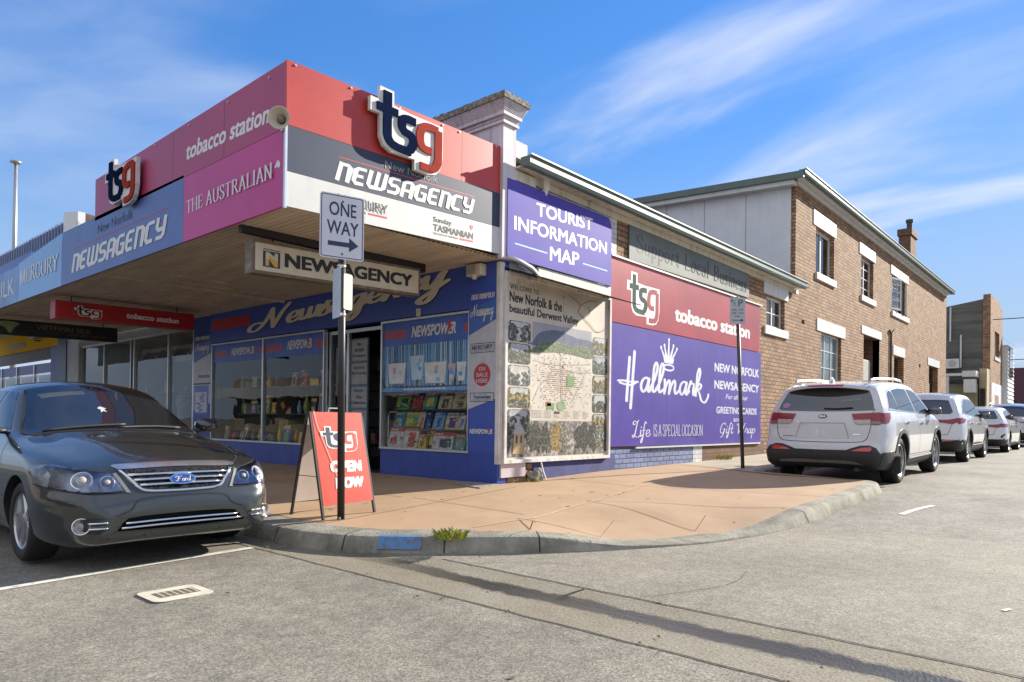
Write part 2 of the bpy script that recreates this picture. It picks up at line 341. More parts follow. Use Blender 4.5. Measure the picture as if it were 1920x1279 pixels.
def glyphs(word, table, w, thin=None, slant=0.0, gap=0.12, cap=True, serif=0.0, space=0.4, n=6):
    """write a word with a table of stroked letters {ch: (advance, [paths])}; a path is ('c', pts) curved or ('l', pts) straight"""
    g = ([], [], []); x = 0.0; si = 0
    for ch in word:
        if ch == ' ': x += space; continue
        adv, paths = table[ch]
        for kind, P in paths:
            Q = smooth_pts(P, n) if kind == 'c' else list(P)
            T = [(x+p[0]+slant*p[1], p[1]) for p in Q]
            ribbon(g, T, w, thin, cap, si*2e-4); si += 1
            if serif and kind in 'lc':
                for e, q in ((P[0], P[1]), (P[-1], P[-2])):
                    dx, dy = abs(e[0]-q[0]), abs(e[1]-q[1])
                    if dy > dx*0.9 and kind == 'l':
                        ribbon(g, [(x+e[0]+slant*e[1]-serif, e[1]), (x+e[0]+slant*e[1]+serif, e[1])], (thin or w)*1.0, None, False, si*2e-4); si += 1
                    elif kind == 'l' and dx > dy:
                        sgn = -1 if e[1] > 0.5 else 1
                        if abs(e[1]-0.5) < 0.2:
                            ribbon(g, [(x+e[0], e[1]-serif*0.7), (x+e[0], e[1]+serif*0.7)], (thin or w), None, False, si*2e-4)
                        else:
                            ribbon(g, [(x+e[0], e[1]+sgn*serif*1.5), (x+e[0], e[1])], (thin or w), None, False, si*2e-4)
                        si += 1
        x += adv+gap
    return g
SER = {  # roman capitals and the lower case used, cap height 1
 'T': (.72, [('l', [(.02, .97), (.70, .97)]), ('l', [(.36, .97), (.36, 0)])]), 'H': (.78, [('l', [(.12, 1), (.12, 0)]), ('l', [(.66, 1), (.66, 0)]), ('l', [(.14, .52), (.39, .52), (.64, .52)])]),
 'E': (.66, [('l', [(.14, 1), (.14, 0)]), ('l', [(.14, .97), (.60, .97)]), ('l', [(.14, .52), (.48, .52)]), ('l', [(.14, .03), (.62, .03)])]),
 'A': (.80, [('l', [(.10, 0), (.40, 1)]), ('l', [(.40, 1.0), (.70, 0)]), ('l', [(.20, .34), (.40, .34), (.60, .34)])]), 'U': (.80, [('c', [(.13, 1), (.13, .6), (.13, .3), (.24, .06), (.42, 0), (.60, .08), (.68, .3), (.68, .6), (.68, 1)])]),
 'S': (.58, [('c', [(.50, .78), (.42, .95), (.26, 1), (.10, .92), (.08, .74), (.22, .58), (.40, .46), (.52, .30), (.48, .10), (.30, 0), (.12, .05), (.05, .24)])]),
 'R': (.76, [('l', [(.14, 1), (.14, 0)]), ('c', [(.14, .97), (.36, .97), (.54, .90), (.57, .74), (.50, .58), (.34, .52), (.14, .52)]), ('l', [(.38, .50), (.70, 0)])]),
 'L': (.62, [('l', [(.14, 1), (.14, 0)]), ('l', [(.14, .03), (.60, .03)])]), 'I': (.30, [('l', [(.15, 1), (.15, 0)])]), 'N': (.82, [('l', [(.12, 0), (.12, 1)]), ('l', [(.12, 1), (.68, 0)]), ('l', [(.68, 0), (.68, 1)])]),
 'M': (.98, [('l', [(.12, 0), (.14, 1)]), ('l', [(.14, 1), (.48, .05)]), ('l', [(.48, .05), (.82, 1)]), ('l', [(.82, 1), (.84, 0)])]),
 'C': (.74, [('c', [(.66, .78), (.56, .95), (.38, 1), (.18, .90), (.08, .66), (.08, .36), (.18, .10), (.38, 0), (.56, .05), (.67, .24)])]), 'Y': (.74, [('l', [(.04, 1), (.36, .46)]), ('l', [(.68, 1), (.36, .46)]), ('l', [(.36, .46), (.36, 0)])]),
 'B': (.70, [('l', [(.14, 1), (.14, 0)]), ('c', [(.14, .98), (.36, .98), (.52, .88), (.52, .70), (.36, .55), (.14, .54)]), ('c', [(.14, .54), (.40, .53), (.60, .42), (.60, .18), (.42, .03), (.14, .02)])]),
 'P': (.66, [('l', [(.14, 1), (.14, 0)]), ('c', [(.14, .97), (.36, .97), (.54, .90), (.57, .72), (.50, .54), (.34, .48), (.14, .48)])]), 'O': (.80, [('c', [(.38, 1), (.16, .88), (.07, .6), (.07, .38), (.16, .12), (.38, 0), (.60, .12), (.69, .38), (.69, .6), (.60, .88), (.38, 1)])]),
 'u': (.52, [('c', [(.08, .62), (.08, .3), (.10, .08), (.24, 0), (.36, .06), (.42, .2)]), ('l', [(.42, .62), (.42, 0)])]), 'p': (.54, [('l', [(.10, .62), (.10, -.32)]), ('c', [(.10, .5), (.26, .64), (.44, .5), (.46, .28), (.38, .06), (.24, 0), (.10, .1)])]),
 'o': (.52, [('c', [(.24, .63), (.08, .5), (.05, .3), (.10, .1), (.24, 0), (.40, .1), (.45, .32), (.40, .52), (.24, .63)])]), 'r': (.40, [('l', [(.10, .62), (.10, 0)]), ('c', [(.10, .42), (.18, .58), (.28, .63), (.36, .56)])]),
 't': (.34, [('c', [(.14, .84), (.14, .4), (.14, .14), (.20, .01), (.32, .06)]), ('l', [(.02, .61), (.16, .61), (.30, .61)])]), 'c': (.48, [('c', [(.42, .5), (.34, .62), (.18, .60), (.06, .44), (.06, .2), (.18, .02), (.32, .02), (.43, .14)])]),
 'a': (.48, [('c', [(.08, .5), (.18, .62), (.32, .60), (.38, .46), (.38, .2), (.38, .06), (.46, 0)]), ('c', [(.38, .38), (.20, .34), (.06, .22), (.10, .04), (.24, 0), (.38, .12)])]), 'l': (.24, [('l', [(.12, 1.05), (.12, 0)])]),
 's': (.40, [('c', [(.34, .5), (.26, .63), (.12, .60), (.07, .48), (.16, .36), (.30, .28), (.36, .14), (.26, .01), (.12, .01), (.04, .16)])]), 'i': (.24, [('l', [(.12, .62), (.12, 0)]), ('l', [(.12, .86), (.12, .90)])]),
 'n': (.54, [('l', [(.10, .62), (.10, 0)]), ('c', [(.10, .44), (.22, .62), (.36, .58), (.42, .42), (.42, .2), (.42, 0)])]), 'e': (.48, [('c', [(.06, .34), (.42, .36), (.38, .56), (.24, .63), (.10, .52), (.05, .30), (.12, .06), (.26, 0), (.42, .12)])]),
}
SCR = {  # brush script, x-height 1, capitals about 2.3
 'N': (2.1, [('c', [(.25, .62), (-.25, .72), (-.65, .42), (-.60, .02), (-.15, -.08), (.30, .35), (.60, 1.0), (.85, 1.85)]), ('c', [(.85, 1.85), (.92, 1.2), (1.05, .55), (1.15, .0)]), ('c', [(1.15, .0), (1.38, .65), (1.62, 1.35), (1.98, 2.0)])]),
 'e': (.85, [('c', [(.02, .42), (.35, .45), (.66, .62), (.66, .92), (.42, 1.02), (.16, .78), (.10, .36), (.30, .02), (.62, .08), (.95, .40)])]),
 'w': (1.25, [('c', [(.10, .95), (.10, .5), (.16, .08), (.40, .05), (.62, .45), (.66, .95)]), ('c', [(.66, .95), (.64, .45), (.72, .05), (.98, .10), (1.15, .6), (1.16, 1.0), (1.40, .82)])]),
 's': (.85, [('c', [(-.05, .10), (.25, .55), (.52, 1.22), (.46, .85), (.66, .40), (.50, .0), (.20, -.04), (.06, .20)]), ('c', [(.55, .08), (.80, .15), (1.0, .45)])]),
 'a': (1.0, [('c', [(.74, .85), (.50, 1.02), (.20, .82), (.08, .38), (.26, .0), (.52, .22), (.74, .95)]), ('c', [(.74, .95), (.68, .4), (.76, .02), (1.05, .30)])]),
 'g': (1.0, [('c', [(.74, .85), (.50, 1.02), (.20, .82), (.08, .38), (.26, .0), (.52, .22), (.76, .95)]), ('c', [(.76, .95), (.70, .2), (.58, -.7), (.28, -1.1), (.05, -.85), (.35, -.35), (1.05, .30)])]),
 'n': (1.1, [('c', [(.10, 1.0), (.14, .5), (.12, .0)]), ('c', [(.12, .0), (.30, .62), (.58, 1.02), (.72, .78), (.68, .35), (.80, .02), (1.10, .30)])]),
 'c': (.85, [('c', [(.62, .76), (.50, 1.02), (.20, .82), (.08, .38), (.28, .0), (.60, .10), (.92, .42)])]),
 'y': (1.1, [('c', [(.08, 1.0), (.10, .45), (.30, .05), (.60, .45), (.74, 1.0)]), ('c', [(.84, 1.12), (.76, .8), (.68, .1), (.55, -.75), (.25, -1.1), (.02, -.8), (.45, -.3), (1.1, .35)])]),
 'l': (.62, [('c', [(-.10, .25), (.25, .9), (.48, 1.8), (.36, 2.2), (.18, 1.8), (.14, .7), (.22, .05), (.60, .30)])]),
 'm': (1.55, [('c', [(.08, 1.0), (.12, .5), (.10, .0)]), ('c', [(.10, .0), (.25, .62), (.48, 1.0), (.58, .75), (.54, .0)]), ('c', [(.54, .0), (.72, .62), (.98, 1.02), (1.10, .75), (1.06, .3), (1.20, .02), (1.50, .30)])]),
 'r': (.75, [('c', [(-.05, .25), (.22, 1.1), (.30, .92), (.56, .88), (.50, .4), (.56, .02), (.82, .30)])]),
 'k': (1.0, [('c', [(-.10, .25), (.25, .9), (.48, 1.8), (.36, 2.2), (.18, 1.7), (.14, .7), (.12, 0)]), ('c', [(.14, .4), (.42, .95), (.66, .85), (.52, .55), (.22, .5)]), ('c', [(.22, .5), (.50, .2), (.75, -.35), (1.15, -.5), (1.45, -.1), (1.5, .15)])]),
 'H': (1.5, [('l', [(.45, 2.3), (.42, -.7)]), ('l', [(.82, 2.75), (.78, -1.2)]), ('c', [(-.35, .62), (.1, .66), (.6, .62), (1.25, .66)]), ('c', [(-.2, .5), (.2, .42), (.7, .40), (1.1, .62)])]),
 'L': (1.1, [('c', [(.1, 1.9), (-.25, 1.75), (-.35, 2.1), (-.05, 2.3), (.35, 2.1), (.55, 2.4)]), ('c', [(.40, 2.1), (.25, 1.1), (.10, .2), (-.1, -.1), (-.3, .05), (-.1, .28), (.3, .02), (.8, -.05), (1.0, .15)])]),
 'i': (.5, [('c', [(.10, .95), (.08, .4), (.18, .02), (.48, .30)]), ('l', [(.14, 1.35), (.15, 1.42)])]), 'f': (.62, [('c', [(.55, 2.0), (.35, 2.2), (.20, 1.6), (.14, .4), (.05, -.6), (-.15, -.9), (-.2, -.5), (.2, .1)]), ('l', [(-.05, .9), (.2, .95), (.5, 1.0)])]),
 'G': (1.4, [('c', [(1.1, 1.75), (.85, 2.15), (.4, 1.95), (.12, 1.2), (.15, .4), (.5, .05), (.85, .3), (1.0, .85)]), ('c', [(.65, .9), (1.02, .95), (.9, .2), (.7, -.5), (.35, -.75)])]),
 't': (.6, [('c', [(.22, 1.8), (.14, .8), (.12, .2), (.28, .0), (.58, .3)]), ('l', [(-.05, 1.05), (.2, 1.08), (.5, 1.12)])]), 'W': (2.1, [('c', [(-.1, 1.7), (.15, 2.05), (.32, 1.6), (.42, .6), (.5, 0)]), ('c', [(.5, 0), (.75, .7), (1.05, 1.9)]), ('c', [(1.05, 1.9), (1.12, .9), (1.2, 0)]), ('c', [(1.2, 0), (1.5, .9), (1.75, 2.0), (2.05, 2.1)])]),
 'p': (1.0, [('c', [(.12, 1.0), (.10, .2), (.02, -1.0)]), ('c', [(.08, .3), (.3, .95), (.62, .95), (.72, .5), (.52, .05), (.2, .1)])]),
}
BLK = {  # square-shouldered italic capitals
 'n': (.62, [('l', [(.1, 0), (.1, 1.0)]), ('l', [(.1, .9), (.45, .9), (.55, .8), (.55, 0)])]), 'E': (.60, [('l', [(.58, .9), (.2, .9), (.1, .8), (.1, .2), (.2, .1), (.58, .1)]), ('l', [(.1, .5), (.5, .5)])]),
 'W': (.92, [('l', [(.1, 1.0), (.1, .2), (.2, .1), (.75, .1), (.85, .2), (.85, 1.0)]), ('l', [(.475, .1), (.475, 1.0)])]), 'S': (.62, [('l', [(.58, .9), (.2, .9), (.1, .8), (.1, .6), (.2, .5), (.47, .5), (.57, .4), (.57, .2), (.47, .1), (.05, .1)])]),
 'A': (.64, [('l', [(.1, 0), (.1, .8), (.2, .9), (.47, .9), (.57, .8), (.57, 0)]), ('l', [(.1, .4), (.57, .4)])]), 'G': (.64, [('l', [(.58, .9), (.2, .9), (.1, .8), (.1, .2), (.2, .1), (.57, .1), (.57, .5), (.32, .5)])]),
 'C': (.60, [('l', [(.58, .9), (.2, .9), (.1, .8), (.1, .2), (.2, .1), (.58, .1)])]), 'Y': (.64, [('l', [(.1, 1.0), (.1, .55), (.2, .45), (.57, .45)]), ('l', [(.57, 1.0), (.57, .2), (.47, .1), (.1, .1)])]),
 'N': (.66, [('l', [(.1, 0), (.1, 1.0)]), ('l', [(.1, .9), (.45, .9), (.57, .8), (.57, 0)])]), 'O': (.66, [('l', [(.3, .9), (.2, .9), (.1, .8), (.1, .2), (.2, .1), (.47, .1), (.57, .2), (.57, .8), (.47, .9), (.3, .9)])]),
 'R': (.64, [('l', [(.1, 0), (.1, .9), (.47, .9), (.57, .8), (.57, .55), (.47, .45), (.1, .45)]), ('l', [(.40, .45), (.57, .3), (.57, 0)])]), 'F': (.58, [('l', [(.1, 0), (.1, .8), (.2, .9), (.56, .9)]), ('l', [(.1, .5), (.5, .5)])]),
 'L': (.56, [('l', [(.1, 1), (.1, .2), (.2, .1), (.56, .1)])]), 'K': (.64, [('l', [(.1, 0), (.1, 1)]), ('l', [(.57, 1), (.57, .65), (.42, .5), (.1, .5)]), ('l', [(.42, .5), (.57, .35), (.57, 0)])]), 
}
TSG_DARK = [('c', [(.17, .99), (.17, .70), (.17, .40), (.18, .30), (.23, .23), (.32, .20)]), ('l', [(.32, .20), (.52, .20)]), ('l', [(.02, .72), (.32, .72)]),
            ('c', [(.585, .70), (.46, .70), (.39, .66), (.38, .56), (.42, .49), (.50, .47), (.545, .42), (.55, .33), (.50, .22)])]
TSG_RED = [('c', [(.94, .72), (.80, .72), (.70, .68), (.655, .56), (.66, .43), (.71, .35), (.84, .34)]), ('c', [(.945, .72), (.945, .42), (.94, .22), (.89, .09), (.80, .055)]), ('l', [(.80, .055), (.66, .055)])]
def tsg(pl, u0, u1, v0, v1, d=0.004, w=0.115):
    """three-letter shop mark: backing, dark strokes, red strokes as separate glyph sets"""
    def mk(sets, w, fillbox=False):
        g = ([], [], [])
        for i, (k, P) in enumerate(sets): ribbon(g, smooth_pts(P) if k == 'c' else P, w, None, False, i*2e-4)
        return g
    def pos(g): vs, fs, dz = g; return [(u0+(u1-u0)*x, v0+(v1-v0)*y) for x, y in vs], fs, dz
    return pos(mk(TSG_DARK, w)), pos(mk(TSG_RED, w))
TSG_OUT = [(.07, 1.04), (.27, 1.04), (.27, .83), (.52, .81), (1.03, .82), (1.03, .30), (.99, .10), (.92, 0), (.80, -.04), (.585, -.04), (.585, .12), (.24, .10), (.13, .16), (.08, .28), (.075, .62), (-.06, .62), (-.06, .83), (.07, .83)]
# ---------------------------------------------------------------- ground
def interp(x, xs, ys):
    if x <= xs[0]: return ys[0]
    for i in range(len(xs)-1):
        if x <= xs[i+1]:
            t = (x-xs[i])/(xs[i+1]-xs[i]); return ys[i]+(ys[i+1]-ys[i])*t
    return ys[-1]
ZR = ([-30, -6, -4, 4.5, 8, 20, 60], [-.42, -.33, -.28, -.03, .03, .12, .4])
def zr(Y): return interp(Y, *ZR)                                     # road level
def zb(Y): return interp(Y, [0, 2.5, 6, 9.5, 14, 60], [0, .07, .10, .17, .22, .55])   # pavement level at the shop wall
def asphalt(name, c1, c2, c3, wear=0.5):
    m, N, L, b = newmat(name)
    tc = N.new('ShaderNodeTexCoord'); src = tc.outputs['Object']
    v = N.new('ShaderNodeTexVoronoi'); v.inputs['Scale'].default_value = 105; L.new(src, v.inputs[0])
    n = N.new('ShaderNodeTexNoise'); n.inputs['Scale'].default_value = 170; n.inputs['Detail'].default_value = 3; L.new(src, n.inputs[0])
    n2 = N.new('ShaderNodeTexNoise'); n2.inputs['Scale'].default_value = 0.7; n2.inputs['Detail'].default_value = 9; n2.inputs['Roughness'].default_value = 0.66; L.new(src, n2.inputs[0])
    n3 = N.new('ShaderNodeTexNoise'); n3.inputs['Scale'].default_value = 9; n3.inputs['Detail'].default_value = 5; L.new(src, n3.inputs[0])
    mv = N.new('ShaderNodeMix'); mv.data_type = 'FLOAT'; mv.inputs[0].default_value = 0.55; L.new(v.outputs['Color'], mv.inputs[2]); L.new(n.outputs[0], mv.inputs[3])
    r = N.new('ShaderNodeValToRGB'); e = r.color_ramp.elements; e[0].position = 0.28; e[1].position = 0.72; e[0].color = (*c1, 1); e[1].color = (*c3, 1)
    q = e.new(0.5); q.color = (*c2, 1); L.new(mv.outputs[0], r.inputs[0])
    a = N.new('ShaderNodeMath'); a.operation = 'MULTIPLY_ADD'; a.inputs[1].default_value = 0.5; L.new(n3.outputs[0], a.inputs[0]); L.new(n2.outputs[0], a.inputs[2])
    mr = N.new('ShaderNodeMapRange'); mr.inputs[1].default_value = 0.5; mr.inputs[2].default_value = 1.0; mr.inputs[3].default_value = 1-wear*0.5; mr.inputs[4].default_value = 1+wear*0.45; L.new(a.outputs[0], mr.inputs[0])
    sc = N.new('ShaderNodeVectorMath'); sc.operation = 'SCALE'; L.new(r.outputs[0], sc.inputs[0]); L.new(mr.outputs[0], sc.inputs['Scale']); L.new(sc.outputs[0], b.inputs['Base Color'])
    b.inputs['Roughness'].default_value = 0.85; b.inputs['Specular IOR Level'].default_value = 0.35
    bp = N.new('ShaderNodeBump'); bp.inputs['Strength'].default_value = 0.7; bp.inputs['Distance'].default_value = 0.006; L.new(mv.outputs[0], bp.inputs['Height']); L.new(bp.outputs[0], b.inputs['Normal'])
    _M[name] = m; return m
M_asph = asphalt('asphalt', (.105, .095, .077), (.205, .187, .152), (.345, .314, .254), 0.75)
M_asph2 = asphalt('asphalt side street', (.10, .092, .077), (.200, .184, .153), (.34, .311, .258), 0.85)
M_apron = asphalt('aggregate concrete', (.135, .12, .092), (.235, .212, .168), (.36, .328, .265), 0.6)
M_drain = pm('drain concrete', (.30, .265, .20), 0.8, col2=(.19, .165, .12), scale=2.5, bump=0.25, bscale=60, lo=.3, hi=.7)
M_kerb = pm('kerb concrete', (.30, .28, .225), 0.9, col2=(.13, .12, .09), scale=3.0, bump=0.5, bscale=40, lo=.30, hi=.62, streak=.5)
M_joint = pm('joint', (.035, .03, .025), 0.9)
def sheet(name, xs, ys, zf, m, kind='structure'):
    mb = MB(); n = len(ys)
    mb.add([(x, y, zf(x, y)) for x in xs for y in ys], [(i*n+j, (i+1)*n+j, (i+1)*n+j+1, i*n+j+1) for i in range(len(xs)-1) for j in range(n-1)])
    return tag(mb.build(name, m), kind=kind)
YB = [-30, -15, -10, -8, -6, -5, -4.5, -4, -3, -2, -1, 0, 1, 2, 3, 4.5, 6, 8, 12, 16, 20, 30, 45, 60]
sheet('ground', [-900, -200, -60, -20, 0, 20, 60, 200, 900], [-900, -200]+YB+[90, 200, 900], lambda x, y: zr(y)-.05, pm('dry earth', (.20, .17, .12), .95, col2=(.10, .11, .06), scale=.3))
sheet('road', [-60, -30, -10, -4, 0, 4, 8, 14, 30, 60], [-30, -15, -10, -8, -6, -5, -4.03], lambda x, y: zr(y), M_asph)
sheet('side_road', [-.2, 4, 8, 12, 16, 22], [.36, 1, 2, 3, 4.5, 6, 8, 12, 16, 20, 30, 45, 60, 110], lambda x, y: zr(y), M_asph2)
sheet('concrete_apron', [-.2, 2, 4, 6, 8, 10, 14, 22], [-3.28, -3, -2, -1, 0, .36], lambda x, y: zr(y), M_apron)
def drain_mat():
    m, N, L, b = newmat('wet drain')
    tc = N.new('ShaderNodeTexCoord'); s = N.new('ShaderNodeSeparateXYZ'); L.new(tc.outputs['Object'], s.inputs[0])
    n = N.new('ShaderNodeTexNoise'); n.inputs['Scale'].default_value = 1.5; n.inputs['Detail'].default_value = 10; n.inputs['Roughness'].default_value = .78; L.new(tc.outputs['Object'], n.inputs[0])
    # trickle of water: distance from the line y = -3.52
    a = N.new('ShaderNodeMath'); a.operation = 'MULTIPLY_ADD'; a.inputs[1].default_value = -0.05; a.inputs[2].default_value = 3.62-.13; L.new(s.outputs[0], a.inputs[0])
    y = N.new('ShaderNodeMath'); y.operation = 'ADD'; L.new(s.outputs[1], y.inputs[0]); y.inputs[1].default_value = 3.585
    w = N.new('ShaderNodeMath'); w.operation = 'MULTIPLY_ADD'; w.inputs[1].default_value = 0.30; L.new(n.outputs[0], w.inputs[0]); L.new(y.outputs[0], w.inputs[2])
    w2 = N.new('ShaderNodeMath'); w2.operation = 'ADD'; w2.inputs[1].default_value = -.13; L.new(w.outputs[0], w2.inputs[0])
    ab = N.new('ShaderNodeMath'); ab.operation = 'ABSOLUTE'; L.new(w2.outputs[0], ab.inputs[0])
    mr = N.new('ShaderNodeMapRange'); mr.inputs[1].default_value = 0.115; mr.inputs[2].default_value = 0.075; mr.clamp = True; L.new(ab.outputs[0], mr.inputs[0])
    fx = N.new('ShaderNodeMapRange'); fx.inputs[1].default_value = 1.0; fx.inputs[2].default_value = 3.2; L.new(s.outputs[0], fx.inputs[0])
    wet = N.new('ShaderNodeMath'); wet.operation = 'MULTIPLY'; L.new(mr.outputs[0], wet.inputs[0]); L.new(fx.outputs[0], wet.inputs[1])
    v = N.new('ShaderNodeTexVoronoi'); v.inputs['Scale'].default_value = 62; L.new(tc.outputs['Object'], v.inputs[0])
    n2 = N.new('ShaderNodeTexNoise'); n2.inputs['Scale'].default_value = 60; n2.inputs['Detail'].default_value = 4; L.new(tc.outputs['Object'], n2.inputs[0])
    r = N.new('ShaderNodeValToRGB'); e = r.color_ramp.elements; e[0].position = .3; e[1].position = .7; e[0].color = (.145, .134, .108, 1); e[1].color = (.315, .292, .240, 1); L.new(n2.outputs[0], r.inputs[0])
    r2 = N.new('ShaderNodeValToRGB'); e = r2.color_ramp.elements; e[0].position = .3; e[1].position = .75; e[0].color = (.72, .64, .50, 1); e[1].color = (1.08, 1.08, 1.05, 1); L.new(n.outputs[0], r2.inputs[0])
    mm = N.new('ShaderNodeMix'); mm.data_type = 'RGBA'; mm.blend_type = 'MULTIPLY'; mm.inputs[0].default_value = 1; L.new(r.outputs[0], mm.inputs[6]); L.new(r2.outputs[0], mm.inputs[7])
    mx = N.new('ShaderNodeMix'); mx.data_type = 'RGBA'; L.new(wet.outputs[0], mx.inputs[0]); L.new(mm.outputs[2], mx.inputs[6]); mx.inputs[7].default_value = (.034, .030, .024, 1)
    L.new(mx.outputs[2], b.inputs['Base Color'])
    rr = N.new('ShaderNodeMapRange'); rr.inputs[3].default_value = .85; rr.inputs[4].default_value = .42; L.new(wet.outputs[0], rr.inputs[0]); L.new(rr.outputs[0], b.inputs['Roughness'])
    bp = N.new('ShaderNodeBump'); bp.inputs['Strength'].default_value = .4; bp.inputs['Distance'].default_value = .005; L.new(v.outputs['Distance'], bp.inputs['Height']); L.new(bp.outputs[0], b.inputs['Normal'])
    _M['wet drain'] = m; return m
sheet('spoon_drain', [-60, -30, -10, -4, 0, 2, 4, 6, 8, 12, 22], [-4.03, -3.9, -3.75, -3.6, -3.45, -3.28], lambda x, y: zr(y)-.012*(1-abs((y+3.655)/.375)), drain_mat())
def strip(mb, pts, w, zf, mi=0, jit=0.0):
    """a painted or cut line on the ground through plan points"""
    P = []
    for a, b in zip(pts[:-1], pts[1:]):
        k = max(1, int(math.hypot(b[0]-a[0], b[1]-a[1])/0.12))
        P += [(a[0]+(b[0]-a[0])*i/k+rnd.uniform(-jit, jit), a[1]+(b[1]-a[1])*i/k+rnd.uniform(-jit, jit)) for i in range(k)]
    P.append(pts[-1]); g = ([], [], []); ribbon(g, P, w, None, False)
    return mb.add([(x, y, zf(x, y)) for x, y in g[0]], g[1], mi)
RZ = lambda d: (lambda x, y: zr(y)+d)
mb = MB(); strip(mb, [(-9, -4.03), (22, -4.06)], .013, RZ(.004), jit=.006); strip(mb, [(2.35, -3.28), (22, -3.36)], .013, RZ(.004), jit=.005)
strip(mb, [(3.78, -3.6), (3.8, -3.3)], .015, RZ(.004)); strip(mb, [(6.2, -3.85), (6.25, -3.3)], .015, RZ(.004)); strip(mb, [(.9, -4.0), (.95, -3.8)], .012, RZ(.004))
tag(mb.build('drain_joints', M_joint), kind='structure')
M_line = pm('worn road paint', (.62, .60, .54), .7, col2=(.30, .28, .24), scale=14, lo=.3, hi=.48)
mb = MB(); strip(mb, [(.69, -4.05), (.68, -4.9), (.70, -5.95), (.72, -6.9)], .09, RZ(.005)); strip(mb, [(-5.0, -4.05), (-5.0, -6.9)], .09, RZ(.005))
tag(mb.build('parking_line', M_line), kind='structure')
mb = MB(); strip(mb, [(4.70, 1.60), (4.73, 2.0), (4.78, 2.35), (4.84, 2.62)], .075, RZ(.005)); strip(mb, [(6.04, -2.11), (6.07, -2.04)], .028, RZ(.005))
tag(mb.build('road_marking', M_line), kind='structure')
mb = MB()
for P in ([(4.2, -3.25), (4.5, -2.6), (4.45, -2.1)], [(2.6, -3.3), (3.0, -2.9), (3.4, -2.75)]):
    strip(mb, smooth_pts(P), .004, RZ(.0035), jit=.008)
tag(mb.build('road_cracks', M_joint), kind='structure')
# pavement and kerb
KB = [(-60, -3.77, .14), (-30, -3.77, .14), (-10, -3.77, .14), (-4, -3.77, .14), (-1.5, -3.77, .14), (0.2, -3.77, .14), (.91, -3.75, .14), (1.43, -3.62, .14), (1.8, -3.42, .14), (2.2, -3.12, .14), (2.55, -2.83, .14), (2.82, -2.58, .135), (3.1, -2.28, .09), (3.30, -2.03, .045), (3.5, -1.72, .022), (3.71, -1.36, .018), (3.90, -.85, .022), (4.0, -.45, .045), (4.06, 0, .09), (4.09, .5, .13), (4.09, 1.2, .13), (4.08, 2.2, .13), (4.06, 3.1, .13), (4.0, 3.75, .13), (3.8, 4.0, .13), (3.3, 4.05, .13), (2.5, 4.12, .13), (2.12, 4.35, .13), (2.0, 5, .13), (1.96, 7, .13), (1.95, 12, .13), (1.95, 20, .13), (1.95, 34, .13), (1.95, 60, .13), (1.95, 110, .13)]
def dens(K):
    out = []
    for i in range(len(K)-1):
        a, b, c, d = K[max(0, i-1)], K[i], K[i+1], K[min(len(K)-1, i+2)]; L_ = math.hypot(c[0]-b[0], c[1]-b[1]); n = 5 if L_ < 1.5 else (3 if L_ < 6 else 1)
        for k in range(n):
            t = k/n
            if L_ > 1.5: out.append(tuple(b[j]+(c[j]-b[j])*t for j in range(3))); continue
            out.append(tuple(0.5*(2*b[j]+(c[j]-a[j])*t+(2*a[j]-5*b[j]+4*c[j]-d[j])*t*t+(3*b[j]-a[j]-3*c[j]+d[j])*t**3) for j in range(3)))
    out.append(K[-1]); return out
KB = dens(KB)
def normals(K):
    o = []
    for i in range(len(K)):
        a = K[max(0, i-1)]; b = K[min(len(K)-1, i+1)]; dx, dy = b[0]-a[0], b[1]-a[1]; l = math.hypot(dx, dy); o.append((-dy/l, dx/l))
    return o
KN = normals(KB); KI = []
mb = MB(); rows = 6; vs = []
for (x, y, h), (nx, ny) in zip(KB, KN):
    wtop = .40 if y < -3.0 else (.30 if y < -1 else .22)
    z = zr(y)
    for o, hh in ((-.0, -.04), (0.0, .004), (.045*min(1, h/.1), h*.80), (.062, h*.93), (.095, h*.995), (wtop, h+.005)):
        vs.append((x+nx*o, y+ny*o, z+hh))
    KI.append((x+nx*wtop, y+ny*wtop, z+h+.005))
n = len(KB); mb.add(vs, [(i*rows+j, (i+1)*rows+j, (i+1)*rows+j+1, i*rows+j+1) for i in range(n-1) for j in range(rows-1)])
tag(mb.build('kerb', M_kerb, smooth=True, sharp=.45), kind='structure')
WL = []
for (x, y, h) in KB:
    if x < 0: WL.append((x, 0, 0.0))
    elif y < -1.0: WL.append((0, 0, 0.0))
    else: WL.append((0, max(0, (y+1.0)*1.0) if y < 4.5 else y+1, zb(max(0, y+1.0 if y < 4.5 else y+1))))
M_pave = pm('terracotta concrete', (.425, .285, .172), .8, col2=(.335, .215, .128), scale=1.3, bump=.18, bscale=90, lo=.3, hi=.72, detail=9)
M_paveg = pm('pale concrete', (.44, .38, .29), .82, col2=(.30, .26, .195), scale=1.5, bump=.2, bscale=80)
SPL = [i for i, q in enumerate(KB) if q[1] > 4.3 and q[0] < 2.3][0]
def pave_mesh(i0, i1, name, mat, dz=0.0):
    mb = MB(); K = 14; vs = []
    for i in range(i0, i1+1):
        a = Vector(KI[i]); b = Vector(WL[i])
        h_ = KB[i][2]; a.z += .135-h_
        for k in range(K+1):
            p = a.lerp(b, (k/K)**1.25); d_ = (p-a).to_2d().length; q = max(0.0, 1-d_/1.25); q = q*q*(3-2*q); p.z -= (.135-h_)*q; vs.append(p+Vector((0, 0, dz)))
    m = i1-i0+1
    fs = [(i*(K+1)+k, (i+1)*(K+1)+k, (i+1)*(K+1)+k+1, i*(K+1)+k+1) for i in range(m-1) for k in range(K)]
    mb.add(vs, fs)
    return tag(mb.build(name, mat, smooth=True), kind='structure')
pv = pave_mesh(0, SPL, 'pavement', M_pave); pv2 = pave_mesh(SPL, n-1, 'side_pavement', M_paveg)
bvs = []
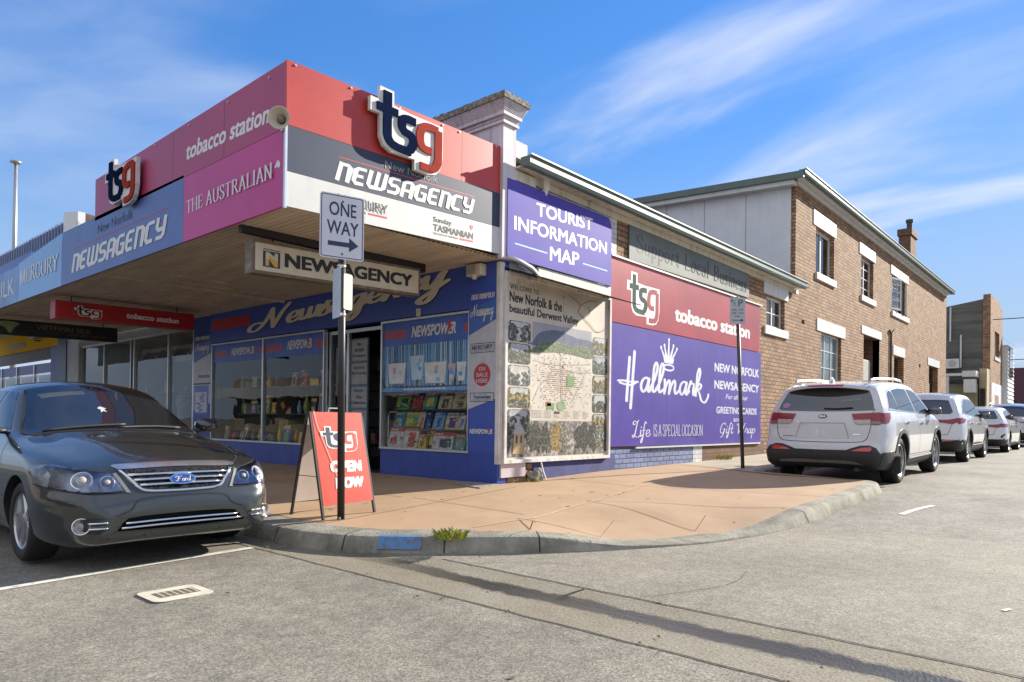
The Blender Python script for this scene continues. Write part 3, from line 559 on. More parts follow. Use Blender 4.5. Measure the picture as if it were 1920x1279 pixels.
for o in (pv, pv2):
    me = o.data; bvs.append(BVHTree.FromPolygons([v.co.copy() for v in me.vertices], [tuple(p.vertices) for p in me.polygons]))
def hp(x, y, d=0.0):
    for b in bvs:
        h = b.ray_cast(Vector((x, y, 5)), Vector((0, 0, -1)))
        if h[0] is not None: return h[0].z+d
    return zb(max(0, y))+d
PZ = lambda d: (lambda x, y: hp(x, y, d))
M_cut = pm('score line', (.10, .055, .035), .9, col2=(.20, .11, .07), scale=9); M_lt = pm('pale score line', (.62, .46, .33), .85, col2=(.50, .33, .22), scale=5)
mb = MB()
for P in ([(2.06, -1.98), (2.72, -2.52)], [(2.06, -1.98), (3.25, -1.88)], [(1.87, -.54), (3.80, -1.02)], [(1.87, -.54), (3.84, .45)], [(.05, -1.6), (1.95, -1.75)], [(1.55, 1.1), (3.85, 1.6)], [(0.02, 1.2), (1.6, 1.0)], [(-6, -1.7), (-.1, -1.65)], [(-3, -.1), (-3, -3.3)], [(.75, -3.3), (.4, -.1)]):
    strip(mb, P, .010, PZ(.004), jit=.002)
strip(mb, [(-10, -3.36), (.1, -3.36), (.78, -3.33)], .012, PZ(.004))
tag(mb.build('pavement_joints', M_cut), kind='structure')
mb = MB(); strip(mb, [(2.06, -2.6), (2.15, -1.85), (1.95, -.44), (1.71, .74), (1.5, 2.1), (1.2, 3.3)], .020, PZ(.0045), jit=.003)
tag(mb.build('pavement_score_lines', M_lt), kind='structure')
mb = MB()
for i in [min(range(len(KB)), key=lambda j: abs(KB[j][0]-x)+abs(KB[j][1]-y)) for x, y in ((-2.6, -3.77), (.6, -3.77), (1.43, -3.62), (2.2, -3.12), (2.82, -2.58), (4.07, .4), (4.06, 2.6))]:
    (x, y, h), (nx, ny) = KB[i], KN[i]; tx, ty = ny, -nx; pr = [(o-.003, hh+.002) for o, hh in ((0, .004), (.045*min(1, h/.1), h*.80), (.062, h*.93), (.095, h*.995), (.30, h+.004))]
    mb.add([(x+nx*o+tx*s_, y+ny*o+ty*s_, zr(y)+hh) for o, hh in pr for s_ in (-.006, .006)], [(2*j, 2*j+1, 2*j+3, 2*j+2) for j in range(len(pr)-1)])
tag(mb.build('kerb_joints', M_joint), kind='structure')
mb = MB(); RS = random.Random(11)
for k in range(150):
    x, y = RS.uniform(-6, 3.9), RS.uniform(-3.3, 5.5)
    if (x < 0 and y > -.05) or hp(x, y) < -.35: continue
    if not any(b_.ray_cast(Vector((x, y, 5)), Vector((0, 0, -1)))[0] for b_ in bvs): continue
    r_ = RS.uniform(.008, .024); mb.add([(x+r_*math.cos(a*.9)*RS.uniform(.7, 1.2), y+r_*math.sin(a*.9)*RS.uniform(.7, 1.2), hp(x, y)+.0036) for a in range(7)], [tuple(range(7))])
tag(mb.build('pavement_spots', pm('chewing gum stain', (.20, .125, .085), .9, col2=(.12, .08, .06), scale=30)), kind='structure')
# steel pit cover by the shop corner, blue paint on the kerb face
mb = MB(); slabz = [(-.62, -.36), (-.58, .0-.05), (.06, -.06), (.12, -.5)]
mb.prism([(x, y, hp(x, y, .003)) for x, y in slabz], (0, 0, .012)); 
pit = mb.build('pit_cover', pm('pit cover concrete', (.36, .33, .27), .7, col2=(.22, .20, .165), scale=14, bump=.3)); tag(pit, 'flat grey concrete pit lid in the pavement at the blue shop corner', 'pit lid')
mb = MB()
for ids in ([i for i, q in enumerate(KB) if 1.70 < q[0] < 2.06 and q[1] < -3],):
    pts = []
    for i in ids:
        (x, y, h_), (nx, ny) = KB[i], KN[i]
        for o, hh in ((-.004, .035), (.045-.004, .14*.80), (.058, .14*.93+.003), (.094, .1425)): pts.append((x+nx*o, y+ny*o, zr(y)+hh))
    mb.add(pts, [(i*4+j, (i+1)*4+j, (i+1)*4+j+1, i*4+j+1) for i in range(len(ids)-1) for j in range(3)])
tag(mb.build('kerb_paint', pm('blue kerb paint', (.10, .21, .40), .8, col2=(.13, .13, .115), scale=11, lo=.36, hi=.50)), kind='structure')
# water meter lid in the road
wt = thing('meter_cover', 'oblong pale concrete ringed meter lid set in the asphalt before the dark sedan', 'meter cover', (1.745, -5.18, zr(-5.18)))
mb = MB(); slab(mb, Pl((1.745, -5.18, zr(-5.18)+.002), (1, 0, 0), (0, 1, 0)), rrect(-.175, .175, -.2, .2, .06), 0, .004); mb.build('surround', pm('pale cast concrete', (.60, .55, .45), .8, col2=(.46, .42, .33), scale=9), wt)
mb = MB(); slab(mb, Pl((1.745, -5.18, zr(-5.18)+.002), (1, 0, 0), (0, 1, 0)), [(-.075, -.13), (.075, -.13), (.075, .14), (-.075, .14)], .004, .006)
for i in range(6):
    mb.box(1.68, 1.81, -5.29+i*.044, -5.275+i*.044, zr(-5.18)+.008, zr(-5.18)+.011, 1)
mb.build('lid', [pm('rusty iron', (.20, .165, .11), .7, col2=(.11, .09, .065), scale=40), pm('iron rib', (.40, .355, .27), .7, scale=30)], wt)
M_leaf = pm('weed leaf', (.22, .26, .03), .6, col2=(.10, .13, .02), scale=30); M_leafy = pm('yellow weed leaf', (.55, .50, .05), .6, col2=(.34, .34, .04), scale=30)
def weed(name, label, x, y, z, n, h, sp, up=0.5):
    t = thing(name, label, 'weed', (x, y, z)); mb = MB()
    for i in range(n):
        a = rnd.uniform(0, 6.28); rr = sp*math.sqrt(rnd.random())*.5; l = h*rnd.uniform(.25, 1.1); b = Vector((x+rr*math.cos(a), y+rr*math.sin(a), z))
        d = Vector((math.cos(a)*rnd.uniform(.2, 1), math.sin(a)*rnd.uniform(.2, 1), rnd.uniform(up, 1.2))).normalized(); sd = d.orthogonal().normalized()*h*rnd.uniform(.03, .075)
        m = b+d*l*.6; e = b+d*l+Vector((0, 0, -l*.15)); k = 0 if rnd.random() < .55 else 1
        mb.add([b, m+sd, e, m-sd], [(0, 1, 2, 3)], k)
    mb.build('foliage', [M_leaf, M_leafy], t)
    mb = MB()
    for i in range(5): a = i*1.3; mb.tube([(x, y, z-.02), (x+.02*math.cos(a), y+.02*math.sin(a), z+h*.4)], .004, 5)
    mb.build('stem', M_leaf, t); return t
weed('weed_clump', 'yellow-green weed sprouting from the kerb joint beside the blue paint', 2.22, -3.06, zr(-3.06)+.12, 200, .115, .24)
weed('weed_clump', 'small green weed at the foot of the brown brick side wall', .12, 7.0, hp(.12, 7.0), 120, .16, .4)
weed('weed_clump', 'low green weed behind the stone at the shop corner', .12, .62, hp(.12, .62)-.02, 60, .12, .2)
mb = MB()
for i in range(26):
    x = rnd.uniform(-.2, 6); y = rnd.uniform(-4.2, -3.75) if rnd.random() < .7 else rnd.uniform(-6, -3); a = rnd.uniform(0, 6); l = rnd.uniform(.01, .035)
    z = zr(y)+.007
    mb.add([(x, y, z), (x+l*math.cos(a), y+l*math.sin(a), z+.006), (x+l*1.6*math.cos(a+.3), y+l*1.6*math.sin(a+.3), z), (x+l*math.cos(a+.7), y+l*math.sin(a+.7), z)], [(0, 1, 2, 3)])
tag(mb.build('leaf_litter', pm('dead leaf', (.22, .13, .06), .8, scale=30)), kind='stuff')
# ---------------------------------------------------------------- corner shop
M_brick = brickmat('tan brick', (.40, .235, .130), (.235, .130, .075), (.095, .072, .055), bw=.25, bh=.094, msize=.013, blotch=.36)
M_brickd = brickmat('brown brick', (.22, .115, .072), (.15, .078, .052), (.11, .085, .065))
M_brickblue = brickmat('blue painted brick', (.19, .235, .42), (.14, .18, .36), (.05, .06, .10), bump=.8, rough=.6, blotch=.3)
M_brickwhite = brickmat('white painted brick', (.62, .61, .63), (.55, .54, .57), (.40, .39, .40), bump=.5, rough=.6)
M_white = pm('white paint', (.58, .58, .57), .5, var=.04, scale=3, streak=.15); M_whited = pm('weathered white paint', (.66, .63, .60), .7, col2=(.47, .44, .42), scale=4, streak=.5, lo=.3, hi=.55)
M_mauve = pm('pale mauve render', (.60, .56, .62), .7, var=.06, scale=2.5, streak=.4)
M_cream = pm('cream timber paint', (.62, .58, .48), .6, col2=(.36, .30, .20), scale=5, lo=.25, hi=.42, streak=.5)
M_blue = pm('blue gloss paint', (.036, .072, .35), .38, col2=(.027, .054, .27), scale=4, streak=.15)
M_signblue = pm('blue sign vinyl', (.042, .088, .40), .35, var=.03, scale=2)
M_navy = pm('navy', (.018, .028, .085), .4, var=.05); M_navy2 = pm('slate navy sign', (.040, .052, .095), .5, var=.05, scale=2, spec=.3); M_nlet = pm('navy letter', (.010, .017, .05), .8, spec=.0)
M_red = pm('red sign sheet', (.50, .045, .035), .38, col2=(.40, .036, .030), scale=1.2, streak=.08); M_crim = pm('crimson sign sheet', (.38, .030, .105), .36, col2=(.33, .026, .09), scale=1.2, streak=.08)
M_mag = pm('magenta sign sheet', (.50, .030, .21), .36, col2=(.44, .026, .185), scale=1.2, streak=.07)
M_pblue = pm('faded blue sign sheet', (.080, .135, .36), .36, col2=(.065, .11, .31), scale=1.2, streak=.10); M_lblue = pm('light blue sign sheet', (.20, .39, .74), .36, var=.05, scale=1.2, streak=.08)
M_violet = pm('violet sign sheet', (.10, .08, .42), .6, col2=(.08, .062, .36), scale=1.4, spec=.15, streak=.06); M_violet2 = pm('purple sign sheet', (.115, .085, .36), .32, col2=(.088, .066, .30), scale=.9, streak=.12, spec=.3)
M_ltext = pm('white lettering', (.68, .67, .65), .45, var=.02); M_btext = pm('black lettering', (.012, .012, .014), .45, var=.02); M_gtext = pm('grey lettering', (.30, .30, .29), .5)
M_creamtext = pm('cream lettering', (.66, .60, .47), .5, var=.04); M_redtext = pm('red lettering', (.55, .03, .04), .45); M_sky = pm('pale blue rule', (.30, .55, .85), .4)
M_alu = pm('aluminium', (.58, .60, .62), .35, metal=.85, var=.04); M_steel = pm('galvanised steel', (.42, .43, .44), .45, metal=.8, var=.1, scale=20)
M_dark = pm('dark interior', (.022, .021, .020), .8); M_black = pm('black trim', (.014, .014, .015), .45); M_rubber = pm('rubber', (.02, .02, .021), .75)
M_glass = glassmat('shop glass', (.93, .96, .96), 1.0, 1.42); M_glassd = glassmat('upper glass', (.55, .6, .62), 1.0, 1.7)
M_shelf = pm('shop shelving', (.10, .10, .11), .5); M_gutter = pm('green gutter', (.10, .145, .13), .4, var=.08, scale=3); M_gutl = pm('pale gutter lip', (.50, .52, .44), .4, var=.08, scale=6)
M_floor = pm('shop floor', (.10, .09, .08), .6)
M_iron = pm('weathered corrugated roof', (.055, .055, .062), .6, var=.15, scale=2)

def blank(u0, u1, v0, v1): return (u0, u1, v0, v1)
shop = thing('corner_shop', 'single-storey blue corner newsagency with a white parapet and a long brick side wall', 'shop', (0, 0, 0))
# front wall (Y = 0): piers, stall risers, head
mb = MB()
mb.box(-8.62, -4.28, .02, .2, -.06, .385)                    # riser left window
mb.box(-2.66, -.58, .02, .2, -.06, .405); mb.box(-.58, .0, -.03, .2, -.06, .45)     # riser right, corner pier base
mb.build('stall_riser', M_blue, shop, bevel=.008)
mb = MB(); mb.box(-9.5, -8.62, .02, .22, -.06, 3.15, 0); mb.box(-.60, -.001, .02, .22, .45, 3.15, 0)
mb.box(-8.62, -.60, .06, .22, 2.52, 3.15, 0)
mb.build('front_wall', M_signblue, shop)
# parapet rising above the awning, with its moulded cornice
mb = MB(); mb.box(-9.6, .10, -.10, .17, 3.15, 5.08); mb.build('parapet', M_mauve, shop)
mb = MB()
def ring_box(mb, o, z0, z1, mi=0): mb.box(-9.6-o, .10+o, -.10-o, .17+o, z0, z1, mi)
ring_box(mb, .03, 5.02, 5.06); ring_box(mb, .02, 5.08, 5.12); ring_box(mb, .06, 5.12, 5.16)
for k in range(8): ring_box(mb, .06+.009*k, 5.16+.018*k, 5.178+.018*k)
ring_box(mb, .145, 5.304, 5.36, 1); ring_box(mb, .125, 5.36, 5.40, 1)
for i in range(58):
    x = -9.5+i*.165+rnd.uniform(-.04, .04); h = rnd.uniform(.004, .022); mb.box(x, x+rnd.uniform(.05, .13), -.215, -.05, 5.40, 5.40+h, 1)
mb.build('cornice', [M_mauve, pm('lichened render', (.34, .31, .27), .9, col2=(.08, .075, .07), scale=16, bump=.6)], shop)
# side wall (X = 0)
win1 = (9.72, 10.95, 3.30, 4.08)
mb = MB(); P0 = PB(0.0)
holed(mb, P0, .17, 11.7, -.1, 4.55, [win1], .17, 0)
mb.build('side_wall', M_brick, shop)
mb = MB(); P1 = PB(.004)
mb.quad(P1(.17, 2.9), P1(2.95, 2.9), P1(2.95, 4.5), P1(.17, 4.5)); mb.quad(P1(2.95, 4.42), P1(3.3, 4.42), P1(3.3, 4.5), P1(2.95, 4.5)); mb.build('white_painted_brick', M_brickwhite, shop)
mb = MB(); mb.quad(P1(2.6, -.1), P1(5.9, -.1), P1(5.9, .44), P1(2.6, .44)); mb.build('blue_painted_brick', M_brickblue, shop)
mb = MB(); mb.box(0, .018, .75, 2.95, -.05, .36); mb.build('blue_plinth', pm('dull blue render', (.055, .065, .22), .75, col2=(.035, .04, .13), scale=3), shop)
mb = MB(); mb.quad(P1(5.9, -.1), P1(6.3, -.1), P1(6.3, .44), P1(5.9, .44)); mb.build('white_patch', M_brickwhite, shop)
mb = MB(); mb.quad(P1(6.3, -.1), P1(9.6, -.1), P1(9.6, .50), P1(6.3, .50)); mb.build('brown_brick_band', M_brickd, shop)
mb = MB(); mb.box(0, .03, .02, .55, .09, .34); mb.build('access_panel', pm('pinkish white panel', (.56, .48, .50), .5, var=.05), shop)
# corner post in weathered timber
mb = MB(); mb.box(-.05, .02, -.035, .06, .28, 3.12); mb.box(.02, .035, .0, .02, .28, 3.1); mb.build('corner_post', M_whited, shop)
# lintel, sill and window in the side wall
def sash(parent, pl, u0, u1, v0, v1, cols, rows, dep=.14, fw=.05, curtain=None, frame=None, name='window', glass=None):
    frame = frame or M_white; glass = glass or M_glassd
    mb = MB()
    panel(mb, pl, u0, u1, v1-fw, v1, -dep, -dep+.05); panel(mb, pl, u0, u1, v0, v0+fw, -dep, -dep+.055)
    panel(mb, pl, u0, u0+fw, v0+fw, v1-fw, -dep, -dep+.05); panel(mb, pl, u1-fw, u1, v0+fw, v1-fw, -dep, -dep+.05)
    for i in range(1, cols): u = u0+(u1-u0)*i/cols; panel(mb, pl, u-fw*.4, u+fw*.4, v0+fw, v1-fw, -dep+.004, -dep+.042)
    for j in range(1, rows):
        v = v0+(v1-v0)*j/rows; w = (u1-u0-2*fw)/cols
        panel(mb, pl, u0+fw, u1-fw, v-.012, v+.012, -dep+.008, -dep+.036)
    o = mb.build(name, frame, parent)
    mb = MB(); mb.quad(pl(u0+fw*.5, v0+fw*.5, -dep+.02), pl(u1-fw*.5, v0+fw*.5, -dep+.02), pl(u1-fw*.5, v1-fw*.5, -dep+.02), pl(u0+fw*.5, v1-fw*.5, -dep+.02)); mb.build('pane', glass, o)
    mb = MB(); panel(mb, pl, u0-.1, u1+.1, v0-.1, v1+.1, -dep-.42, -dep-.4, 0)
    if curtain:
        for a, b in curtain: panel(mb, pl, a, b, v0, v1, -dep-.12, -dep-.10, 1)
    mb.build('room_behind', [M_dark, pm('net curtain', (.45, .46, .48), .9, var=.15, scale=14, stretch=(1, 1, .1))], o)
    return o
def lintel(parent, pl, u0, u1, v0, v1, name='lintel', d=.025):
    mb = MB(); panel(mb, pl, u0, u1, v0, v1, -.05, d); return mb.build(name, M_white, parent, bevel=.006)
sash(shop, P0, 9.72, 10.95, 3.30, 4.08, 2, 2, .15, .07)
lintel(shop, P0, 9.52, 11.15, 4.085, 4.39); lintel(shop, P0, 9.55, 11.12, 3.10, 3.295, 'sill', .05)
# roof, eaves board, gutter
mb = MB(); mb.add([(.10, .17, 4.56), (.10, 11.7, 4.56), (-9.6, 11.7, 5.0), (-9.6, .17, 5.0)], [(0, 1, 2, 3)]); mb.build('roof', M_iron, shop)
mb = MB(); mb.box(.0, .045, .2, 11.55, 4.37, 4.47, 0); mb.box(.0, .20, .2, 11.55, 4.475, 4.50, 0); mb.box(.045, .12, 11.44, 11.60, 4.33, 4.44, 1); mb.box(.0, .10, .17, .62, 4.30, 4.44, 0); mb.build('eaves_board', [M_cream, M_white], shop)
def gutter_prof(y0, y1, z, x, parent, name='gutter'):
    mb = MB(); pr = [(x, z+.10), (x, z-.02), (x+.15, z-.045), (x+.175, z), (x+.175, z+.085), (x+.195, z+.10), (x+.17, z+.118), (x+.14, z+.09)]
    mb.prism([(a, y0, b) for a, b in pr[:6]], (0, y1-y0, 0), 0); mb.box(x+.16, x+.202, y0, y1, z+.101, z+.122, 1)
    return mb.build(name, [M_gutter, M_gutl], parent)
gutter_prof(-.02+.2, 11.62, 4.50, .18, shop)
mb = MB(); mb.box(-.01, .10, .17, .42, 4.62, 4.86, 0); mb.build('eaves_end_block', M_whited, shop)
mb = MB(); mb.tube([(.09, .85, 4.48), (.09, .85, 4.34), (.06, .85, 4.24), (.05, .85, 4.10)], .055, 8); mb.box(.0, .13, .78, .92, 4.34, 4.48); mb.build('downpipe', M_whited, shop, bevel=.006)
# shop interior shell
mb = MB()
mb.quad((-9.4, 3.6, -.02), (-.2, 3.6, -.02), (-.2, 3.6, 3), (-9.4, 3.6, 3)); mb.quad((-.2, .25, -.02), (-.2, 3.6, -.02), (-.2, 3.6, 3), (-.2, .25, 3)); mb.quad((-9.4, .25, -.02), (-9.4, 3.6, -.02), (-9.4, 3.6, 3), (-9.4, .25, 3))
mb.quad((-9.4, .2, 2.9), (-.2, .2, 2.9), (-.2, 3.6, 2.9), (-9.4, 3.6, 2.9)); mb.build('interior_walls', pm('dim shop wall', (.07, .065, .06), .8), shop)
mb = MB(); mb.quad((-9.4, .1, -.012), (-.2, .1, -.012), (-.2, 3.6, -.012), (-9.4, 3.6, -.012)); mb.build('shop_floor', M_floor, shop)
# display windows
def shopwin(u0, u1, v0, v1, mull, name='display_window'):
    mb = MB(); pl = PA(.02); f = .035
    panel(mb, pl, u0, u1, v1-f, v1, -.06, .02); panel(mb, pl, u0, u1, v0, v0+f, -.06, .03)
    panel(mb, pl, u0, u0+f, v0+f, v1-f, -.06, .02); panel(mb, pl, u1-f, u1, v0+f, v1-f, -.06, .02)
    for m in mull: panel(mb, pl, m-.028, m+.028, v0+f, v1-f, -.06, .018)
    w = mb.build(name, M_alu, shop)
    mb = MB(); mb.quad(pl(u0, v0, -.02), pl(u1, v0, -.02), pl(u1, v1, -.02), pl(u0, v1, -.02)); mb.build('pane', M_glass, w)
    return w
wl = shopwin(-8.60, -4.28, .39, 2.50, [-6.42]); wr = shopwin(-2.66, -.60, .41, 2.50, [])
M_vin = pm('printed window band', (.045, .13, .50), .35, col2=(.03, .085, .38), scale=1.5); M_vred = pm('printed red bar', (.36, .06, .14), .35); M_vl = pm('printed light blue', (.13, .34, .70), .4, col2=(.08, .24, .56), scale=14, stretch=(1, 1, .02))
BOLT = [(.62, 1.35), (1.0, .86), (.72, .80), (.95, .48), (.62, .44), (.25, -.35), (.42, .28), (.15, .30), (.48, .74), (.18, .78)]
def newspower(mb, pl, u0, u1, v0, v1, d, mw=1, mr=2):
    w = u1-u0; h = v1-v0
    text(mb, pl, 'NEWSPOWER', u0, u1, v0, v1, d, mw, shear=.22, bold=.035)
    slab(mb, pl, [(u0+w*(.79+.11*x), v0+h*y) for x, y in BOLT], d+.0015, d+.002, mr)
def band(win, u0, u1, v0, v1, bars, tx, d=-.012):
    pl = PA(.02); mb = MB(); panel(mb, pl, u0, u1, v0, v1, d-.004, d)
    for a, b in bars: panel(mb, pl, a, b, v0+.11, v1-.12, d+.0005, d+.0015, 3)
    newspower(mb, pl, *tx, d+.003); mb.build('newspaper_band', [M_vin, M_ltext, M_redtext, M_vred], win)
band(wl, -8.56, -6.46, 2.08, 2.46, [(-8.5, -7.98), (-6.66, -6.5)], (-7.75, -6.80, 2.20, 2.36)); band(wl, -6.38, -4.32, 2.08, 2.46, [(-6.36, -5.75), (-4.62, -4.34)], (-5.55, -4.72, 2.20, 2.38))
band(wr, -2.62, -.62, 2.08, 2.46, [(-2.60, -2.05), (-.75, -.63)], (-1.92, -.92, 2.19, 2.37))
mb = MB(); q_ = PA(.02); rv = random.Random(5)
for k in range(50):
    x = -2.62+k*.04; w_ = rv.uniform(.018, .034); v0_ = 1.42 if rv.random() < .7 else rv.uniform(1.42, 1.6); mb.quad(q_(x, v0_, -.013), q_(x+w_, v0_, -.013), q_(x+w_, 2.08, -.013), q_(x, 2.08, -.013), rv.choice([0, 0, 1, 2]))
for x, w_, v0_, v1_, m in ((-2.50, .42, 1.47, 1.80, 3), (-1.95, .30, 1.52, 1.90, 2), (-1.62, .48, 1.46, 1.78, 3), (-1.08, .14, 1.48, 1.74, 4), (-.90, .18, 1.48, 1.76, 3)):
    mb.quad(q_(x+.04, v0_, -.0115), q_(x+w_-.02, v0_, -.0115), q_(x+w_+.03, v1_, -.0115), q_(x, v1_, -.0115), m)
    for j in range(4): a_ = rv.uniform(.02, w_-.1); c_ = v0_+rv.uniform(.02, v1_-v0_-.1); mb.quad(q_(x+a_, c_, -.0105-j*1e-4), q_(x+a_+.08, c_, -.0105-j*1e-4), q_(x+a_+.08, c_+.06, -.0105-j*1e-4), q_(x+a_, c_+.06, -.0105-j*1e-4), rv.choice([0, 1, 2, 4]))
mb.build('window_print', [pm('print stripe blue', (.14, .36, .68), .45), pm('print stripe mid', (.26, .50, .78), .45), pm('print stripe pale', (.48, .66, .82), .45), pm('print white', (.70, .74, .76), .45), pm('print pink', (.62, .42, .44), .45)], wr)
mb = MB(); panel(mb, PA(.02), -2.62, -.62, 1.34, 1.40, -.012, -.008); [panel(mb, PA(.02), -2.1+i*.09, -2.1+i*.09+.07, 1.362, 1.385, -.0075, -.007, 1) for i in range(11)]; mb.build('lower_band', [M_vl, M_ltext], wr)
# doorway
door = thing('shop_doorway', 'open shop doorway with a dark interior and a narrow fanlight head between the windows', 'doorway', (-3.45, .1, 0))
mb = MB(); mb.box(-4.27, -2.67, .10, .14, 2.40, 2.46); mb.box(-4.27, -4.21, .10, .16, 0, 2.4); mb.box(-2.73, -2.67, .10, .16, .41, 2.4); mb.box(-3.76, -3.70, .12, .18, .0, 2.4); mb.build('frame', M_alu, door)
mb = MB(); mb.quad((-4.21, .13, .05), (-3.76, .13, .05), (-3.76, .13, 2.4), (-4.21, .13, 2.4)); mb.build('side_light', M_glass, door)
mb = MB(); mb.tube([(-2.98, .45, .1), (-2.98, .45, .95), (-2.94, .45, 1.02), (-2.75, .45, 1.02)], .018, 8); mb.build('hand_rail', M_alu, door)
ds = thing('services_sign', 'tall narrow grey sign listing shop services hanging beside the open doorway', 'sign', (-3.47, .2, .25))
mb = MB(); pl = PA(.2); panel(mb, pl, -3.70, -3.22, .2, 2.30, 0, .03); mb.build('backing', pm('blue-grey sign', (.10, .15, .20), .5), ds)
mb = MB(); rows = [('New', 'Norfolk', 'Newsagency'), ('Services', 'We Provide,'), ('Mercury', 'Home', 'Deliveries,'), ('Pre-Paid', 'Mobile', 'Phones,')]
for i, ws in enumerate(rows):
    v1 = 2.27-i*.41; panel(mb, pl, -3.68, -3.24, v1-.36, v1, .03, .034)
    for j, w in enumerate(ws):
        hw = .019*len(w); text(mb, pl, w, -3.46-hw, -3.46+hw, v1-.10-j*.105, v1-.035-j*.105, .037, 1, shear=.15, bold=.01)
mb.build('panel', [pm('grey-white sign card', (.34, .35, .36), .5), M_btext], ds)
# ---------------------------------------------------------------- awning
aw = thing('street_awning', 'boxy street awning wrapping the shop corner with deep coloured fascia boards', 'awning', (-4.5, -1.7, 3.1))
M_soff = pm('weathered soffit lining', (.64, .53, .39), .75, col2=(.43, .35, .255), scale=2.2, stretch=(.35, 2, 1), lo=.28, hi=.66)
mb = MB(); zc = lambda x: interp(x, [-26, -11, 0.05], [3.02, 3.06, 3.09])
for k in range(40):
    y0 = -3.36+k*.084; y1 = y0+.076
    if y1 > -.04: y1 = -.04
    a = 3.10+(3.36+y0)*.014; b = 3.10+(3.36+y1)*.014
    mb.add([(-16.9, y0, a), (.03, y0, a), (.03, y1, b), (-16.9, y1, b), (-16.9, y0, a+.02), (.03, y0, a+.02)], [(3, 2, 1, 0), (0, 1, 5, 4)])
    mb.add([(-16.9, y1, b), (.03, y1, b), (.03, y1, b+.012), (-16.9, y1, b+.012)], [(0, 1, 2, 3)])
mb.quad((-16.9, -3.36, 3.17), (-16.9, -.04, 3.17), (.03, -.04, 3.17), (.03, -3.36, 3.17)); mb.box(-5.5, -5.46, -3.3, -.1, 3.085, 3.13, 0)
for i in range(6): x = -4.5-i*.9+rnd.uniform(-.3, .3); mb.box(x, x+.03, -2.6+.3*i, -1.6+.3*i, 3.075+.014*1.2, 3.14)
mb.build('soffit', M_soff, aw)
mb = MB(); mb.box(-1.1, -1.02, -3.3, -.5, 3.02, 3.14); mb.build('sign_rail', M_black, aw)
mb = MB(); mb.box(-16.9, .03, -3.36, -.12, 3.20, 3.26); mb.build('awning_deck', M_iron, aw)
mb = MB(); mb.box(-26, -16.9, -3.36, -.0, 3.74, 3.8); mb.build('raised_soffit', pm('pale soffit', (.55, .55, .54), .6), aw)
FA = PA(-3.39); 
def fpanel(name, pl, pts, mats, draw=None, dep=.03):
    mb = MB(); slab(mb, pl, pts, -dep, 0)
    if draw: draw(mb, pl)
    return mb.build(name, mats, aw)
def rect(a, b, c, d): return [(a, c), (b, c), (b, d), (a, d)]
# along the front street
fpanel('upper_fascia', FA, [(-5.42, 3.9), (.03, 3.9), (.03, 4.60), (-5.42, 4.54)], [M_crim, M_ltext, M_black], lambda mb, pl: (put(mb, pl, skw(fit(tmesh('tobacco station', shear=.18, bold=.03), -2.27, -.29, 4.10, 4.31), -.03, -2.27), .002, 1), [panel(mb, pl, x, x+.006, 3.9, 4.55, .0005, .001, 2) for x in (-3.98, -2.66, -1.3)]))
def aus(mb, pl):
    put(mb, pl, fit(glyphs('THE AUSTRALIAN', SER, .15, .05, gap=.07, serif=.10, space=.34, cap=False), -2.25, -.20, 3.42, 3.59), .002, 1)
    slab(mb, pl, [(-.18+.12*x, 3.50+.10*y) for x, y in ((.08, .35), (.25, .55), (.45, .85), (.58, .95), (.62, .78), (.75, .98), (.85, .7), (1.0, .45), (.95, .18), (.75, .05), (.55, .25), (.3, .22), (.1, .15))], .002, .004, 1)
fpanel('newspaper_panel', FA, [(-2.33, 3.085), (.0, 3.09), (.0, 3.895), (-2.33, 3.895)], [M_mag, M_ltext], aus)
def nag(mb, pl, u0, u1, v0, v1, dark=True):
    put(mb, pl, fit(glyphs('nEWSAGEnCY', BLK, .20, .165, slant=.22, gap=.09, cap=False), u0, u1, v0, v1), .003, 1)
def nwsA(mb, pl):
    nag(mb, pl, -6.45, -2.78, 3.22, 3.53); text(mb, pl, 'New Norfolk', -5.29, -3.93, 3.68, 3.82, .003, 2, bold=.0); strip2(mb, pl, [(-6.32, 3.61), (-2.74, 3.605)], .012, .002, 3)
def strip2(mb, pl, pts, w, d, mi):
    g = ([], [], []); ribbon(g, pts, w, None, False); put(mb, pl, g, d, mi)
fpanel('shop_name_panel', FA, [(-6.95, 3.08), (-2.335, 3.085), (-2.335, 3.93), (-5.4, 3.96), (-6.95, 3.97)], [M_pblue, M_ltext, M_btext, M_redtext], nwsA)
fpanel('newspaper_panel', FA, [(-9.47, 3.07), (-6.96, 3.08), (-6.96, 3.97), (-9.47, 3.80)], [M_lblue, M_ltext], lambda mb, pl: put(mb, pl, fit(glyphs('MERCURY', SER, .17, .05, gap=.06, serif=.10, cap=False), -9.36, -7.10, 3.37, 3.66), .002, 1))
fpanel('neighbour_fascia', FA, [(-26, 2.99), (-9.48, 3.07), (-9.48, 3.76), (-26, 3.76)], [pm('picture fascia', (.16, .30, .58), .4, col2=(.09, .16, .34), scale=.9, lo=.4, hi=.6), M_ltext, pm('blue capping', (.07, .12, .40), .4)], lambda mb, pl: (text(mb, pl, 'VIETFINN SILK', -14.2, -9.75, 3.25, 3.58, .003, 1), panel(mb, pl, -26, -9.5, 3.76, 4.08, -.25, -.2, 2)))
